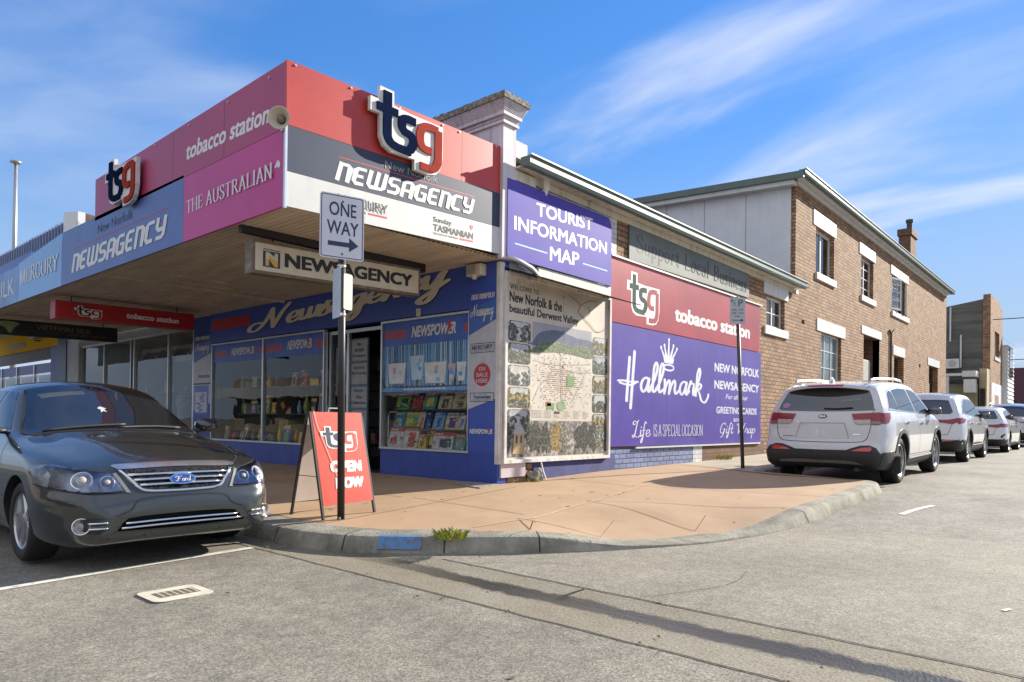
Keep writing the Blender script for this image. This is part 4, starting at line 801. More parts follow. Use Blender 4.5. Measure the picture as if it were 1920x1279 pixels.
# round the corner (a touch out of level)
FB = PB(.05); SK = .0
fpanel('upper_fascia', FB, [(-3.39, 3.93), (-.04, 4.05), (-.08, 4.70), (-3.40, 4.60)], [M_red, M_black], lambda mb, pl: [slab(mb, pl, [(-.85, 4.02), (-.844, 4.02), (-.844, 4.68), (-.85, 4.68)], .0005, .001, 1)])
M_rivet = M_alu
def nwsB(mb, pl):
    g = fit(glyphs('nEWSAGEnCY', BLK, .20, .165, slant=.22, gap=.09, cap=False), -2.80, -.60, 3.51, 3.735)
    put(mb, pl, ([(x, y+(x+2.8)*.049) for x, y in g[0]], g[1], g[2]), .002, 1)
    g = fit(tmesh('New Norfolk'), -2.11, -1.28, 3.835, 3.925); put(mb, pl, ([(x, y+(x+2.11)*.049) for x, y in g[0]], g[1], g[2]), .003, 2)
    strip2(mb, pl, [(-2.75, 3.78), (-.6, 3.875)], .010, .001, 3)
fpanel('shop_name_panel', FB, [(-3.40, 3.45), (0, 3.58), (-.02, 4.05), (-3.40, 3.925)], [M_navy2, M_ltext, M_gtext, M_redtext], nwsB, .025)
def mercB(mb, pl):
    def sk(g, k=.045, u=-3.39): return [(x, y+(x-u)*k) for x, y in g[0]], g[1], g[2]
    put(mb, pl, sk(fit(glyphs('MERCURY', SER, .19, .07, gap=.05, serif=.09, cap=False), -2.76, -2.07, 3.235, 3.345)), .002, 1)
    put(mb, pl, sk(fit(tmesh('THE VOICE OF TASMANIA', bold=.01), -2.76, -2.37, 3.185, 3.212)), .002, 1); slab(mb, pl, [(-2.34, 3.235), (-2.07, 3.248), (-2.07, 3.268), (-2.34, 3.255)], .001, .002, 2)
    put(mb, pl, sk(fit(tmesh('Sunday', bold=.02), -1.34, -1.02, 3.27, 3.355)), .002, 1); put(mb, pl, sk(fit(tmesh('TASMANIAN', bold=.035), -1.34, -.62, 3.175, 3.262)), .002, 1)
    put(mb, pl, sk(fit(tmesh('THE VOICE OF TASMANIA', bold=.01), -1.34, -.90, 3.132, 3.155)), .002, 1); slab(mb, pl, [(-.87, 3.245), (-.62, 3.26), (-.62, 3.285), (-.87, 3.27)], .001, .002, 2)
    slab(mb, pl, [(-.69, 3.455), (-.67, 3.49), (-.655, 3.47), (-.64, 3.49), (-.62, 3.455), (-.655, 3.42)], .002, .003, 2)
fpanel('newspaper_panel', FB, [(-3.385, 3.085), (.02, 3.215), (0, 3.578), (-3.385, 3.447)], [M_white, M_btext, M_redtext], mercB, .025)
mb = MB(); mb.box(.03, .062, -3.41, -3.385, 3.06, 3.95); mb.build('corner_trim', M_alu, aw)
for u in (-3.3, -2.6, -1.9, -1.2, -.9, -.2):
    z = 4.6+(u+3.4)*.03-.03; MB().cyl((.05, u, z), (.062, u, z), .012, n=8).build('rivet', M_alu, aw)
for u in (-5.2, -4.2, -3.2, -2.2, -1.2, -.3): MB().cyl((u, -3.39, 4.52), (u, -3.402, 4.52), .012, n=8).build('rivet', M_alu, aw)
# raised three-letter marks
def mark(label, pl, u0, u1, v0, v1, dep):
    c = pl((u0+u1)/2, v0, .1); t = thing('shop_logo', label, 'logo sign', c)
    W = lambda x, y: (u0+(u1-u0)*x, v0+(v1-v0)*y)
    mb = MB(); slab(mb, pl, smooth_pts([W(x, y) for x, y in TSG_OUT+TSG_OUT[:1]], 1)[:-1], dep-.05, dep); mb.build('backing', pm('white edge sign', (.66, .65, .63), .45), t)
    mb = MB()
    for u, v in ((u0+.12, v0+.45*(v1-v0)), (u1-.15, v0+.5*(v1-v0))): mb = MB(); panel(mb, pl, u, u+.05, v, v+.05, .0, dep-.05); mb.build('bracket', M_steel, t)
    a, b = tsg(pl, u0, u1, v0, v1)
    for g, nm, mt in ((a, 'dark_letter', M_nlet), (b, 'red_letter', pm('brick red letter', (.34, .04, .026), .8, spec=.08))):
        mb = MB(); vs, fs, dz = g
        for f in fs: mb.prism([pl(vs[i][0], vs[i][1], dep+dz[i]) for i in f], pl.N*.02)
        mb.build(nm, mt, t)
mark('raised white-edged three-letter logo on the sunlit red end of the awning', FB, -2.34, -1.31, 3.93, 4.69, .095)
mark('raised white-edged three-letter logo at the far left end of the crimson fascia', FA, -4.67, -3.62, 3.87, 4.57, .095)
# ---------------------------------------------------------------- things under and on the awning
horn = thing('horn_loudspeaker', 'round beige horn loudspeaker on the crimson fascia near the corner', 'loudspeaker', (.03, -3.42, 3.95))
mb = MB(); mb.lathe([(.02, .0), (.035, .05), (.05, .09), (.085, .13), (.112, .16), (.116, .165), (.106, .16), (.075, .12), (.045, .09)], (.03, -3.40, 3.95), (.62, -.78, -.12), 24); mb.build('horn', pm('beige plastic', (.55, .49, .38), .5), horn, smooth=True)
mb = MB(); mb.lathe([(.0, .135), (.03, .13), (.04, .10), (.03, .06)], (.03, -3.40, 3.95), (.62, -.78, -.12), 16); mb.build('reflector', pm('grey-brown plastic', (.20, .17, .14), .5), horn, smooth=True)
mb = MB(); mb.box(-.02, .03, -3.42, -3.39, 3.86, 3.97); mb.build('bracket', M_steel, horn)
def lightbox(name, label, x, y0, y1, z0, z1, th, face, draw, edge, zr_=0.0, hang=3.14):
    """hanging double-sided sign box across the footpath, faces looking along X"""
    t = thing(name, label, 'hanging sign', (x, (y0+y1)/2, z0))
    sl = zr_; mb = MB(); e = .035
    P = lambda xx, y, z: (xx, y, z+(y-y0)*sl)
    mb.add([P(x-th, y0, z0), P(x, y0, z0), P(x, y1, z0), P(x-th, y1, z0), P(x-th, y0, z1), P(x, y0, z1), P(x, y1, z1), P(x-th, y1, z1)], [(0, 3, 2, 1), (4, 5, 6, 7), (0, 1, 5, 4), (1, 2, 6, 5), (2, 3, 7, 6), (3, 0, 4, 7)])
    mb.build('case', edge, t)
    mb = MB(); pl = PB(x)
    slab(mb, pl, [(y0+e, z0+e+e*sl), (y1-e, z0+e+(y1-e-y0)*sl), (y1-e, z1-e+(y1-e-y0)*sl), (y0+e, z1-e+e*sl)], .0, .006); draw(mb, pl, sl); mb.build('face', face, t)
    mb = MB()
    for y in (y0+.3, y1-.3): mb.cyl((x-th/2, y, z1+.01), (x-th/2, y, hang), .01, n=6)
    mb.build('hanger', M_black, t); return t
def skew(g, sl, y0): return [(x, y+(x-y0)*sl) for x, y in g[0]], g[1], g[2]
def drawN(mb, pl, sl):
    y0 = -3.14
    mb_ = lambda g, d, mi: put(mb, pl, skew(g, sl, y0), d, mi)
    mb_(fit(tmesh('NEWSAGENCY', bold=.045), -2.77, -.77, 2.685, 2.855), .0075, 1)
    slab(mb, pl, [(-3.05, 2.66), (-2.83, 2.665), (-2.83, 2.85), (-3.05, 2.845)], .007, .009, 2); text(mb, pl, 'N', -3.02, -2.86, 2.75, 2.835, .011, 3, bold=.06); text(mb, pl, 'N', -3.02, -2.86, 2.675, 2.835, .0105, 4, bold=.06)
    text(mb, pl, 'AUSTRALIAN', -3.05, -2.83, 2.858, 2.876, .009, 1, bold=.02)
lightbox('hanging_sign', 'cream hanging lightbox with bold black lettering under the awning near the corner', -1.0, -3.18, -.62, 2.57, 2.96, .17, [pm('cream acrylic', (.62, .56, .44), .4, var=.05), M_btext, M_navy, pm('pale yellow-green letter', (.55, .60, .40), .4), pm('orange letter', (.70, .38, .05), .4)], drawN, pm('brown stained metal', (.15, .115, .08), .6, col2=(.28, .24, .19), scale=9, lo=.3, hi=.5), .034)
def drawT(mb, pl, sl):
    W = (-2.85, -2.42, 2.71, 2.92)
    def out(o): return [(W[0]+(W[1]-W[0])*(x+o*(1 if x > .5 else -1)*.0), W[2]+(W[3]-W[2])*y) for x, y in TSG_OUT]
    slab(mb, pl, out(0), .0065, .008, 1); a, b = tsg(pl, *W, w=.10); put(mb, pl, a, .010, 2); put(mb, pl, b, .010, 0)
    text(mb, pl, 'tobacco station', -1.98, -.98, 2.79, 2.90, .009, 1, shear=.12, bold=.045)
lightbox('hanging_sign', 'red hanging lightbox with white lettering over the second shopfront', -8.0, -3.18, -.66, 2.655, 2.985, .28, [pm('red acrylic', (.42, .012, .015), .35, var=.05, scale=2), M_ltext, M_btext], drawT, pm('red sign case', (.36, .03, .035), .45), .018)
def drawV(mb, pl, sl):
    text(mb, pl, 'VIETFINN SILK', -2.42, -1.30, 2.83, 2.94, .009, 1); text(mb, pl, 'PLUS SIZES AVAILABLE', -1.75, -.95, 2.76, 2.79, .009, 1); [panel(mb, pl, -2.40+i*.09, -2.40+i*.09+.07, 2.765, 2.785, .007, .008, 3) for i in range(6)]
    slab(mb, pl, smooth_pts([(-3.65, 2.72), (-3.1, 2.95), (-2.75, 2.93), (-2.85, 2.82), (-2.92, 2.70), (-3.05, 2.84), (-3.3, 2.84), (-3.65, 2.72)], 3)[:-1], .007, .009, 2)
lightbox('hanging_sign', 'black hanging sign with a green leaf sweep over the yellow shop', -12.0, -3.9, -.72, 2.64, 2.98, .12, [M_black, pm('dull gold lettering', (.22, .19, .13), .5), pm('olive leaf', (.20, .25, .09), .5), pm('dim lettering', (.07, .06, .05), .5)], drawV, M_black, .018)
# big script board across the head of the shop
sb = thing('shop_script_sign', 'wide blue board with cream brush-script lettering above the shop windows', 'sign', (-4.6, -.02, 2.52))
mb = MB(); pl = PA(.0); panel(mb, pl, -8.62, -.60, 2.515, 3.15, -.06, .02); mb.build('board', M_signblue, sb)
mb = MB(); g0 = glyphs('Newsagency', SCR, .36, .17, slant=.16, gap=-.02); g = fit(g0, -7.00, -.98, 2.40, 3.02); g = ([(x, y+(x+7.0)*.047+.02) for x, y in g[0]], g[1], g[2])
sh = ([(x+.014, y-.014) for x, y in g[0]], g[1], g[2]); put(mb, pl, sh, .0225, 1); put(mb, pl, g, .028, 0); mb.build('script_lettering', [M_creamtext, M_btext], sb)
mb = MB(); panel(mb, pl, -8.55, -6.91, 2.79, 3.01, .02, .0215); mb.build('red_bar', pm('red bar paint', (.42, .025, .04), .5), sb)
mb = MB(); mb.box(-1.72, -1.66, -.06, -.02, 2.50, 2.62); mb.build('light_fitting', M_cream, sb)
def column(label, u0, u1, ti):
    t = thing('poster_column', label, 'sign', ((u0+u1)/2, -.03, .45)); pl = PA(.0 if ti else .02); w = u1-u0; P = lambda a: u0+w*a; d0 = .03 if ti else .0
    mb = MB(); panel(mb, pl, u0, u1, .45, 3.14, -.02, d0)
    slab(mb, pl, [(P(0), 1.05), (P(1), 1.20), (P(1), 2.32), (P(0), 2.12)], d0+.0005, d0+.002, 1); slab(mb, pl, [(P(0), 2.14), (P(1), 2.34), (P(1), 2.62), (P(0), 2.50)], d0+.0005, d0+.0018, 3)
    g = fit(glyphs('nEW nORFOLK', BLK, .20, .16, slant=.2, gap=.09, cap=False), P(.08), P(.95), 2.63, 2.71); put(mb, pl, g, d0+.004, 2)
    put(mb, pl, fit(glyphs('Newsagency', SCR, .24, .09, slant=.22, gap=-.1), P(.06), P(.92), 2.30, 2.57), d0+.004, 2)
    if ti:
        panel(mb, pl, P(.08), P(.95), 1.86, 2.00, d0+.002, d0+.0025, 4); panel(mb, pl, P(.10), P(.93), 1.87, 1.99, d0+.0026, d0+.0032, 1)
        put(mb, pl, fit(glyphs('MERCURY', SER, .18, .07, gap=.06, serif=.09, cap=False), P(.14), P(.90), 1.905, 1.975), d0+.005, 4); text(mb, pl, 'THE VOICE OF TASMANIA', P(.2), P(.85), 1.88, 1.893, d0+.005, 4)
        slab(mb, pl, [(P(.52)+.165*math.cos(a*math.pi/14), 1.545+.165*math.sin(a*math.pi/14)) for a in range(28)], d0+.002, d0+.003, 5)
        for s, a, b, c, e in (('ON', .40, .64, 1.60, 1.66), ('SALE', .31, .73, 1.515, 1.575), ('HERE', .31, .73, 1.43, 1.49)): text(mb, pl, s, P(a), P(b), c, e, d0+.005, 1, bold=.03)
        panel(mb, pl, P(.08), P(.95), 1.16, 1.29, d0+.002, d0+.0025, 4); panel(mb, pl, P(.10), P(.93), 1.17, 1.28, d0+.0026, d0+.0032, 1); text(mb, pl, 'Tasmanian', P(.20), P(.85), 1.205, 1.255, d0+.005, 4, bold=.03); text(mb, pl, 'SUNDAY', P(.4), P(.7), 1.258, 1.27, d0+.005, 4); text(mb, pl, 'THE VOICE OF TASMANIA', P(.16), P(.88), 1.18, 1.193, d0+.005, 4)
        newspower(mb, pl, P(.08), P(.92), .70, .77, d0+.004, 2, 5)
    else:
        panel(mb, pl, P(.0), P(1), 1.62, 1.66, d0+.002, d0+.0025, 4); [panel(mb, pl, P(.3+.11*i), P(.38+.11*i), 1.77, 1.84, d0+.002, d0+.0028, 4) for i in range(6)]
        panel(mb, pl, P(.06), P(.9), .95, 1.60, d0+.0022, d0+.004, 0); panel(mb, pl, P(.12), P(.8), 1.0, 1.45, d0+.0045, d0+.005, 1)
        for k in range(8):
            a = rnd.uniform(.14, .5); panel(mb, pl, P(a), P(a+.25), 1.03+k*.05, 1.06+k*.05, d0+.0055, d0+.006, 0 if k % 3 else 4)
    mb.build('poster', [M_signblue, pm('pale grey poster', (.50, .51, .58), .45), M_ltext, pm('mid blue poster', (.05, .14, .46), .4), M_navy, pm('badge red', (.48, .03, .045), .4)], t)
column('blue and white poster column with a red ON SALE HERE disc at the shop corner', -.59, -.055, True)
column('blue poster column with small pinned notices left of the shop windows', -9.48, -8.66, False)
fl = thing('floodlight', 'small cream sensor floodlight box at the top of the corner pier', 'light', (-.4, -.08, 2.9))
mb = MB(); mb.box(-.54, -.25, -.16, -.03, 2.95, 3.12); mb.build('housing', pm('cream plastic', (.66, .60, .48), .45), fl, bevel=.02)
mb = MB(); mb.box(-.52, -.34, -.168, -.16, 2.975, 3.095); mb.build('lens', pm('frosted lens', (.42, .39, .33), .25), fl); mb = MB(); mb.lathe([(.0, .05), (.03, .045), (.045, .0)], (-.40, -.12, 2.95), (0, -.3, -1), 14); mb.build('sensor', pm('white dome', (.6, .57, .5), .3), fl, smooth=True)
# ---------------------------------------------------------------- side-wall signs
ts = thing('tourist_sign', 'violet sign reading TOURIST INFORMATION MAP high on the side wall', 'sign', (.05, 1.35, 3.2))
pl = Pl((.085, -.045, 0), (0, 1, 0)); mb = MB()
slab(mb, pl, [(.04, 3.18), (2.68, 3.17), (2.66, 4.18), (2.58, 4.30), (.04, 4.28)], 0, .03); mb.build('board', M_violet, ts)
mb = MB(); put(mb, pl, skw(fit(tmesh('TOURIST', bold=.022), .67, 2.11, 3.895, 4.09), .06, .67), .0305, 0); put(mb, pl, skw(fit(tmesh('INFORMATION', bold=.022), .18, 2.53, 3.585, 3.785), .04, .18), .0305, 0); put(mb, pl, skw(fit(tmesh('MAP', bold=.022), 1.0, 1.75, 3.30, 3.51), .06, 1.0), .0305, 0)
panel(mb, pl, .20, .94, 3.385, 3.405, .0301, .031, 1); panel(mb, pl, 1.85, 2.55, 3.395, 3.415, .0301, .031, 1); mb.build('lettering', [M_ltext, M_sky], ts)
class MapPl(Pl):
    def __call__(s, u, v, d=0.0):
        if v >= .72: v = .93+(v-.72)*(2.36-.93)/1.56 if v < 2.28 else 2.36+(v-2.28)*(2.95-2.36)/.67
        elif v > .355: v = .37+(v-.36)*(.53/.34)
        return super().__call__(u, v, d)
mp = thing('town_map_board', 'large framed tourist town map with small photographs beside the corner', 'map board', (.05, 1.37, .3))
pl = PB(.04); mb = MB(); f = .05
panel(mb, pl, .03, 2.72, .29, .29+f, -.04, .035); panel(mb, pl, .03, 2.72, 2.95, 3.0, -.04, .03); panel(mb, pl, .03, .03+f, .34, 2.95, -.04, .035); panel(mb, pl, 2.67, 2.72, .34, 2.95, -.04, .035); mb.build('frame', M_whited, mp)
mb = MB(); panel(mb, pl, .08, 2.67, .34, 2.95, -.03, 0); pl = MapPl((.04, 0, 0), (0, 1, 0)); mp_sheet = mb.build('map_sheet', pm('aged map paper', (.62, .57, .48), .45, col2=(.52, .47, .39), scale=2), mp)
mb = MB(); q0 = PB(.04); text(mb, q0, 'WELCOME TO', .15, .80, 2.765, 2.835, .0012, 0, spacing=1.2, bold=.01); text(mb, q0, 'New Norfolk & the', .14, 1.37, 2.585, 2.735, .0012, 0, bold=.03); text(mb, q0, 'beautiful Derwent Valley', .14, 1.81, 2.40, 2.55, .0012, 0, bold=.03); mb.build('title_lettering', M_btext, mp)
pics = [photomat('print woodland', [(.008, .012, .008), (.03, .04, .02), (.10, .11, .065), (.34, .34, .29)], 17, 1), photomat('print river', [(.010, .012, .010), (.04, .045, .035), (.13, .13, .10), (.60, .60, .57)], 14, 4), photomat('print autumn', [(.015, .018, .008), (.07, .065, .025), (.27, .19, .05), (.52, .46, .34)], 15, 9), photomat('print falls', [(.012, .016, .012), (.04, .05, .04), (.15, .16, .145), (.62, .63, .64)], 19, 14)]
for k in range(5):
    for a0, a1, t0, ix in ((.12, .62, 2.24, (k*3+1) % 4), (2.22, 2.65, 2.20, (k*2+2) % 4)):
        mb = MB(); b1 = t0-.345*k; b0 = b1-.32; RK = random.Random(k*7+ix+int(a0*10)); w_ = a1-a0
        slab(mb, pl, rrect(a0, a1, b0, b1, .06), .001, .003)
        hz_ = b0+.32*RK.uniform(.58, .8); top_e = [(a0+w_*j/10, hz_+.03*math.sin(j*RK.uniform(.6, 1.2)+k)) for j in range(11)]; slab(mb, pl, [(a0+.01, b1-.06), (a0+.06, b1-.012)][::-1][:0]+top_e[1:10]+[(a1-.06, b1-.012), (a0+.06, b1-.012)], .0032, .0036, 1)
        if ix in (1, 3): x0 = a0+w_*RK.uniform(.3, .6); slab(mb, pl, [(x0+.03*math.sin(v*1.3), b0+.02+v*.022) for v in range(10)]+[(x0+.05+.02*v/9+.03*math.sin(v*1.3+.4), b0+.02+v*.022) for v in range(9, -1, -1)], .0038, .0042, 1)
        else: slab(mb, pl, [(a0+w_*(.1+.08*j), b0+.03+.10*abs(math.sin(j*1.9+k))) for j in range(10)]+[(a0+w_*.85, b0+.02), (a0+w_*.1, b0+.02)], .0038, .0042, 2)
        mb.build('photograph', [pics[ix], pm('print pale sky %d' % (k % 3), [(.55, .56, .57), (.44, .47, .52), (.60, .56, .50)][k % 3], .4, var=.15, scale=9), pics[(ix+1) % 4]], mp)
mb = MB()
mb.quad(pl(.66, 1.86, .001), pl(2.18, 1.86, .001), pl(2.18, 2.28, .001), pl(.66, 2.28, .001), 0)
slab(mb, pl, smooth_pts([(.66, 1.95), (.8, 2.1), (1.05, 2.18), (1.3, 2.2), (1.55, 2.16), (1.8, 2.12), (2.18, 2.1), (2.18, 1.9), (.66, 1.9), (.66, 1.95)], 4)[:-1], .0015, .0025, 1); slab(mb, pl, smooth_pts([(.66, 1.84), (.9, 1.97), (1.2, 2.02), (1.6, 1.98), (2.0, 2.02), (2.18, 1.96), (2.18, 1.8), (1.4, 1.84), (.66, 1.78), (.66, 1.84)], 4)[:-1], .003, .004, 2)
mb.build('panorama', [pm('print haze', (.36, .35, .37), .4, col2=(.26, .27, .33), scale=2), pm('print blue range', (.075, .09, .16), .4, col2=(.13, .15, .22), scale=9), photomat('print meadow', [(.03, .05, .02), (.10, .14, .055), (.26, .28, .17)], 22, 3)], mp)
mb = MB(); RR = random.Random(3)
for k in range(900):
    u = RR.gauss(1.38, .30); v = RR.gauss(1.36, .20)
    if k < 120: u = RR.uniform(.68, 2.18); v = RR.uniform(.9, 1.85)
    u = .68+round((min(max(u, .69), 2.15)-.68)/.037)*.037; v = .86+round((min(max(v, .87), 1.80)-.86)/.034)*.034
    w = RR.uniform(.010, .024); h = RR.uniform(.008, .02); dd = .002+k*2e-6
    mb.quad(pl(u, v, dd), pl(u+w, v, dd), pl(u+w, v+h, dd), pl(u, v+h, dd), RR.choice([0, 0, 1, 1, 2] if abs(u-1.38) < .4 and abs(v-1.36) < .3 else [2, 2, 3]))
for a, b, c, e, m in ((1.52, 1.70, 1.28, 1.46, 4), (1.02, 1.2, .88, .98, 4), (1.0, 1.12, .93, 1.0, 0)): panel(mb, pl, a, b, c, e, .004, .0045, m)
slab(mb, pl, [(1.38+.11*math.cos(i*.3), .94+.085*math.sin(i*.3)) for i in range(21)], .004, .005, 5)
for P in ([(1.55, 2.86), (1.7, 2.80), (1.85, 2.72), (1.8, 2.6), (1.95, 2.5), (2.1, 2.42), (2.3, 2.3), (2.5, 2.34), (2.62, 2.42)], [(1.85, 2.72), (2.1, 2.84), (2.3, 2.86)], [(1.95, 2.5), (2.12, 2.62), (2.05, 2.74)]):
    g = ([], [], []); ribbon(g, smooth_pts(P), .014, None, False); put(mb, pl, g, .0025+.0006*len(P), 6)
for P in ([(.68, 1.0), (.9, 1.3), (1.4, 1.5), (2.17, 1.55)], [(1.38, .88), (1.34, 1.84)], [(.7, 1.66), (1.2, 1.62), (2.16, 1.7)], [(1.62, 1.0), (1.8, 1.2), (2.0, 1.5), (2.16, 1.62)]):
    g = ([], [], []); ribbon(g, smooth_pts(P), .02, None, False); put(mb, pl, g, .0016+.0001*len(P), 3)
mb.build('street_plan', [pm('map ochre block', (.45, .20, .07), .4), pm('map brown block', (.33, .15, .08), .4), pm('map dark block', (.24, .17, .13), .4), pm('map grey road', (.46, .43, .41), .4), pm('map park green', (.20, .34, .14), .4), pm('map oval green', (.30, .38, .22), .4), pm('map road red', (.40, .16, .10), .4)], mp)
mb = MB()
for c in range(6):
    for r_ in range(6):
        w = RR.uniform(.08, .2) if c else .24; u = .66+c*.25+(.04 if c else 0); v = .855-r_*.022
        mb.quad(pl(u, v-.009, .002), pl(u+w, v-.009, .002), pl(u+w, v, .002), pl(u, v, .002), 0)
mb.quad(pl(1.2, .81, .003), pl(1.34, .81, .003), pl(1.34, .84, .003), pl(1.2, .84, .003), 1); mb.build('legend', [pm('map small print', (.36, .33, .28), .5), M_btext], mp)
mb = MB(); mb.quad(pl(.10, .36, .001), pl(2.65, .36, .001), pl(2.65, .70, .001), pl(.10, .70, .001), 0)
for u, w, m in ((.14, .06, 1), (.75, .24, 1), (1.0, .1, 1), (1.28, .20, 2), (1.45, .12, 3), (1.95, .26, 1), (2.25, .15, 1), (2.45, .16, 3), (2.6, .1, 1)):
    pts = [(min(2.65, max(.1, u+w*math.cos(a*.35)*(.8+.25*math.sin(a*2.3+u*7)))), min(.695, .54+.17*math.sin(a*.35)*(.85+.2*math.sin(a*1.7+u)))) for a in range(18)]; slab(mb, pl, pts, .002+.0004*u, .003+.0004*u, m)
slab(mb, pl, [(.24, .39), (.50, .39), (.49, .58), (.52, .585), (.38, .69), (.24, .585), (.27, .58)], .006, .007, 4); slab(mb, pl, [(.22, .575), (.54, .575), (.38, .69)], .0072, .0078, 5)
for u in (.31, .41): panel(mb, pl, u, u+.03, .49, .56, .0075, .008, 6)
mb.build('valley_print', [photomat('print pale misty ground', [(.04, .038, .03), (.20, .18, .16), (.52, .48, .46)], 12, 2), photomat('print dark trees', [(.010, .012, .008), (.035, .038, .024), (.17, .17, .13)], 24, 5), photomat('print golden tree', [(.05, .04, .015), (.25, .16, .045), (.42, .33, .15)], 24, 6), photomat('print light trees', [(.03, .035, .02), (.13, .125, .08), (.52, .48, .42)], 24, 8), pm('print timber tower', (.46, .34, .18), .5), pm('print tin roof', (.40, .40, .41), .5), M_btext], mp)
mb = MB(); mb.box(.0401, .0404, 1.408, 1.411, .35, 2.94); 
for v in (.4, 1.0, 1.6, 2.2, 2.8):
    for u in (.10, 2.65, 1.41): mb.cyl(pl(u, v, 0), pl(u, v, .006), .012, n=6)
mb.build('fixing', M_black, mp)
# sheet-metal hood over the map
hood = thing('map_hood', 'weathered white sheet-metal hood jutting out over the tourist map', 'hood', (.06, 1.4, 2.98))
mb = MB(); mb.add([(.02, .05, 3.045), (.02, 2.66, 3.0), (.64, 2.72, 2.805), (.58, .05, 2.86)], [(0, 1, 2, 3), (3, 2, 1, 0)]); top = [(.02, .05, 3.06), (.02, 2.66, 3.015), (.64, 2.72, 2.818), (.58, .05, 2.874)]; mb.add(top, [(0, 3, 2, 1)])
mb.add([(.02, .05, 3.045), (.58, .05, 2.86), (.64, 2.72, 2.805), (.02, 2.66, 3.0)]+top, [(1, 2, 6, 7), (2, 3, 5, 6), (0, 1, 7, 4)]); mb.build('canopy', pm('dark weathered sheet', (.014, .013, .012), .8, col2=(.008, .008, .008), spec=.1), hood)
mb = MB(); panel(mb, PB(.03), .73, 2.66, 2.985, 3.165, 0, .06); mb.build('fascia_board', pm('rust-spotted cream board', (.64, .60, .50), .6, col2=(.30, .22, .13), scale=9, lo=.22, hi=.36, streak=.4), hood)
mb = MB(); mb.tube([(.10, .0, 3.19), (.12, .28, 3.155), (.13, .5, 3.10), (.12, .72, 3.01)], [.028, .035, .04, .03], 8); mb.build('flashing', M_white, hood, smooth=True); mb = MB(); panel(mb, PB(.03), .06, .72, 2.86, 2.99, 0, .012); mb.build('infill', M_whited, hood)
def sidesign(name, label, pts, mats, draw, th=.028, x=.012, cat='sign'):
    us = [p[0] for p in pts]; vs = [p[1] for p in pts]; t = thing(name, label, cat, (x, sum(us)/len(us), min(vs)))
    pl = PB(x); mb = MB(); slab(mb, pl, pts, 0, th); mb.build('board', mats[0], t); mb = MB(); draw(mb, pl); mb.build('lettering', mats[1:], t); return t
sidesign('wall_sign', 'grey-blue board reading Support Local Business under the gutter', [(3.31, 3.765), (8.55, 3.82), (8.55, 4.365), (3.31, 4.385)], [pm('grey-blue painted board', (.165, .185, .18), .6, col2=(.12, .142, .145), scale=.8, spec=.25, streak=.15), pm('tarnished bronze letter', (.105, .10, .09), .6, spec=.2)],
         lambda mb, pl: put(mb, pl, fit(glyphs('Support Local Business', SER, .11, .035, gap=.09, serif=.07, space=.45, cap=False), 3.55, 8.42, 3.83, 4.27), .0285, 0))
def drawR(mb, pl):
    W = (3.31, 4.36, 2.72, 3.53); slab(mb, pl, [(W[0]+(W[1]-W[0])*x, W[2]+(W[3]-W[2])*y) for x, y in TSG_OUT], .028, .0288, 0); a, b = tsg(pl, *W); put(mb, pl, a, .0295, 1); put(mb, pl, b, .0295, 2)
    text(mb, pl, 'tobacco station', 4.99, 8.62, 2.87, 3.16, .0285, 0, bold=.04)
M_mred = pm('faded red sign sheet', (.40, .055, .06), .3, col2=(.30, .04, .05), scale=.9, streak=.12)
rs = sidesign('wall_sign', 'faded red board with three-letter logo and white lettering on the side wall', [(2.72, 2.605), (9.20, 2.61), (9.22, 3.70), (2.72, 3.715)], [M_mred, M_ltext, pm('grey-green letter', (.085, .115, .11), .8, spec=.1), M_mred], drawR)
mb = MB(); mb.box(.005, .07, 2.72, 9.3, 3.715, 3.745); mb.build('top_flashing', M_white, rs)
M_hw = pm('sign white', (.70, .70, .76), .45)
def drawH(mb, pl):
    d = .0285; L = lambda g, a, b, c, e: put(mb, pl, fit(g, a, b, c, e), d, 0)
    L(glyphs('Hallmark', SCR, .22, .13, slant=.06, gap=-.06), 2.96, 6.52, 1.12, 2.18)
    for k, (u, h) in enumerate(((4.47, .24), (4.60, .29), (4.77, .41), (4.95, .31), (5.09, .26))): slab(mb, pl, [(4.59+k*.06, 2.10), (4.68+k*.06, 2.10), (u+.02, 2.06+h), (u-.02, 2.06+h)], d+k*1e-4, d+.001+k*1e-4, 0); slab(mb, pl, [(u+.035*math.cos(a), 2.07+h+.035*math.sin(a)) for a in [i*.6 for i in range(10)]], d, d+.0008, 0)
    slab(mb, pl, [(4.60, 2.03), (4.94, 2.03), (4.98, 2.13), (4.56, 2.13)], d+.0015, d+.002, 0); g = ([], [], []); ribbon(g, [(4.78+.20*math.cos(a*.35), 1.95+.055*math.sin(a*.35)) for a in range(19)], .035, None, False); put(mb, pl, g, d, 0)
    L(glyphs('Life', SCR, .17, .08, slant=.1, gap=-.05), 3.46, 4.13, .52, .94); L(glyphs('IS A SPECIAL OCCASION', SER, .10, .05, gap=.02, serif=.06, space=.22, cap=False), 4.23, 6.21, .635, .865)
    text(mb, pl, 'NEW NORFOLK', 6.77, 9.19, 2.00, 2.19, d, 0, bold=.03); text(mb, pl, 'NEWSAGENCY', 6.77, 9.20, 1.635, 1.82, d, 0, bold=.03); text(mb, pl, 'For all your', 7.34, 8.55, 1.40, 1.54, d, 0, shear=.25, bold=.01); text(mb, pl, 'GREETING CARDS', 6.88, 9.07, 1.11, 1.26, d, 0, bold=.025); text(mb, pl, 'and', 7.76, 8.2, .94, 1.05, d, 0, bold=.01)
    L(glyphs('Gift Wrap', SCR, .16, .09, slant=.16, gap=-.02, space=.7), 7.07, 8.99, .56, .92)
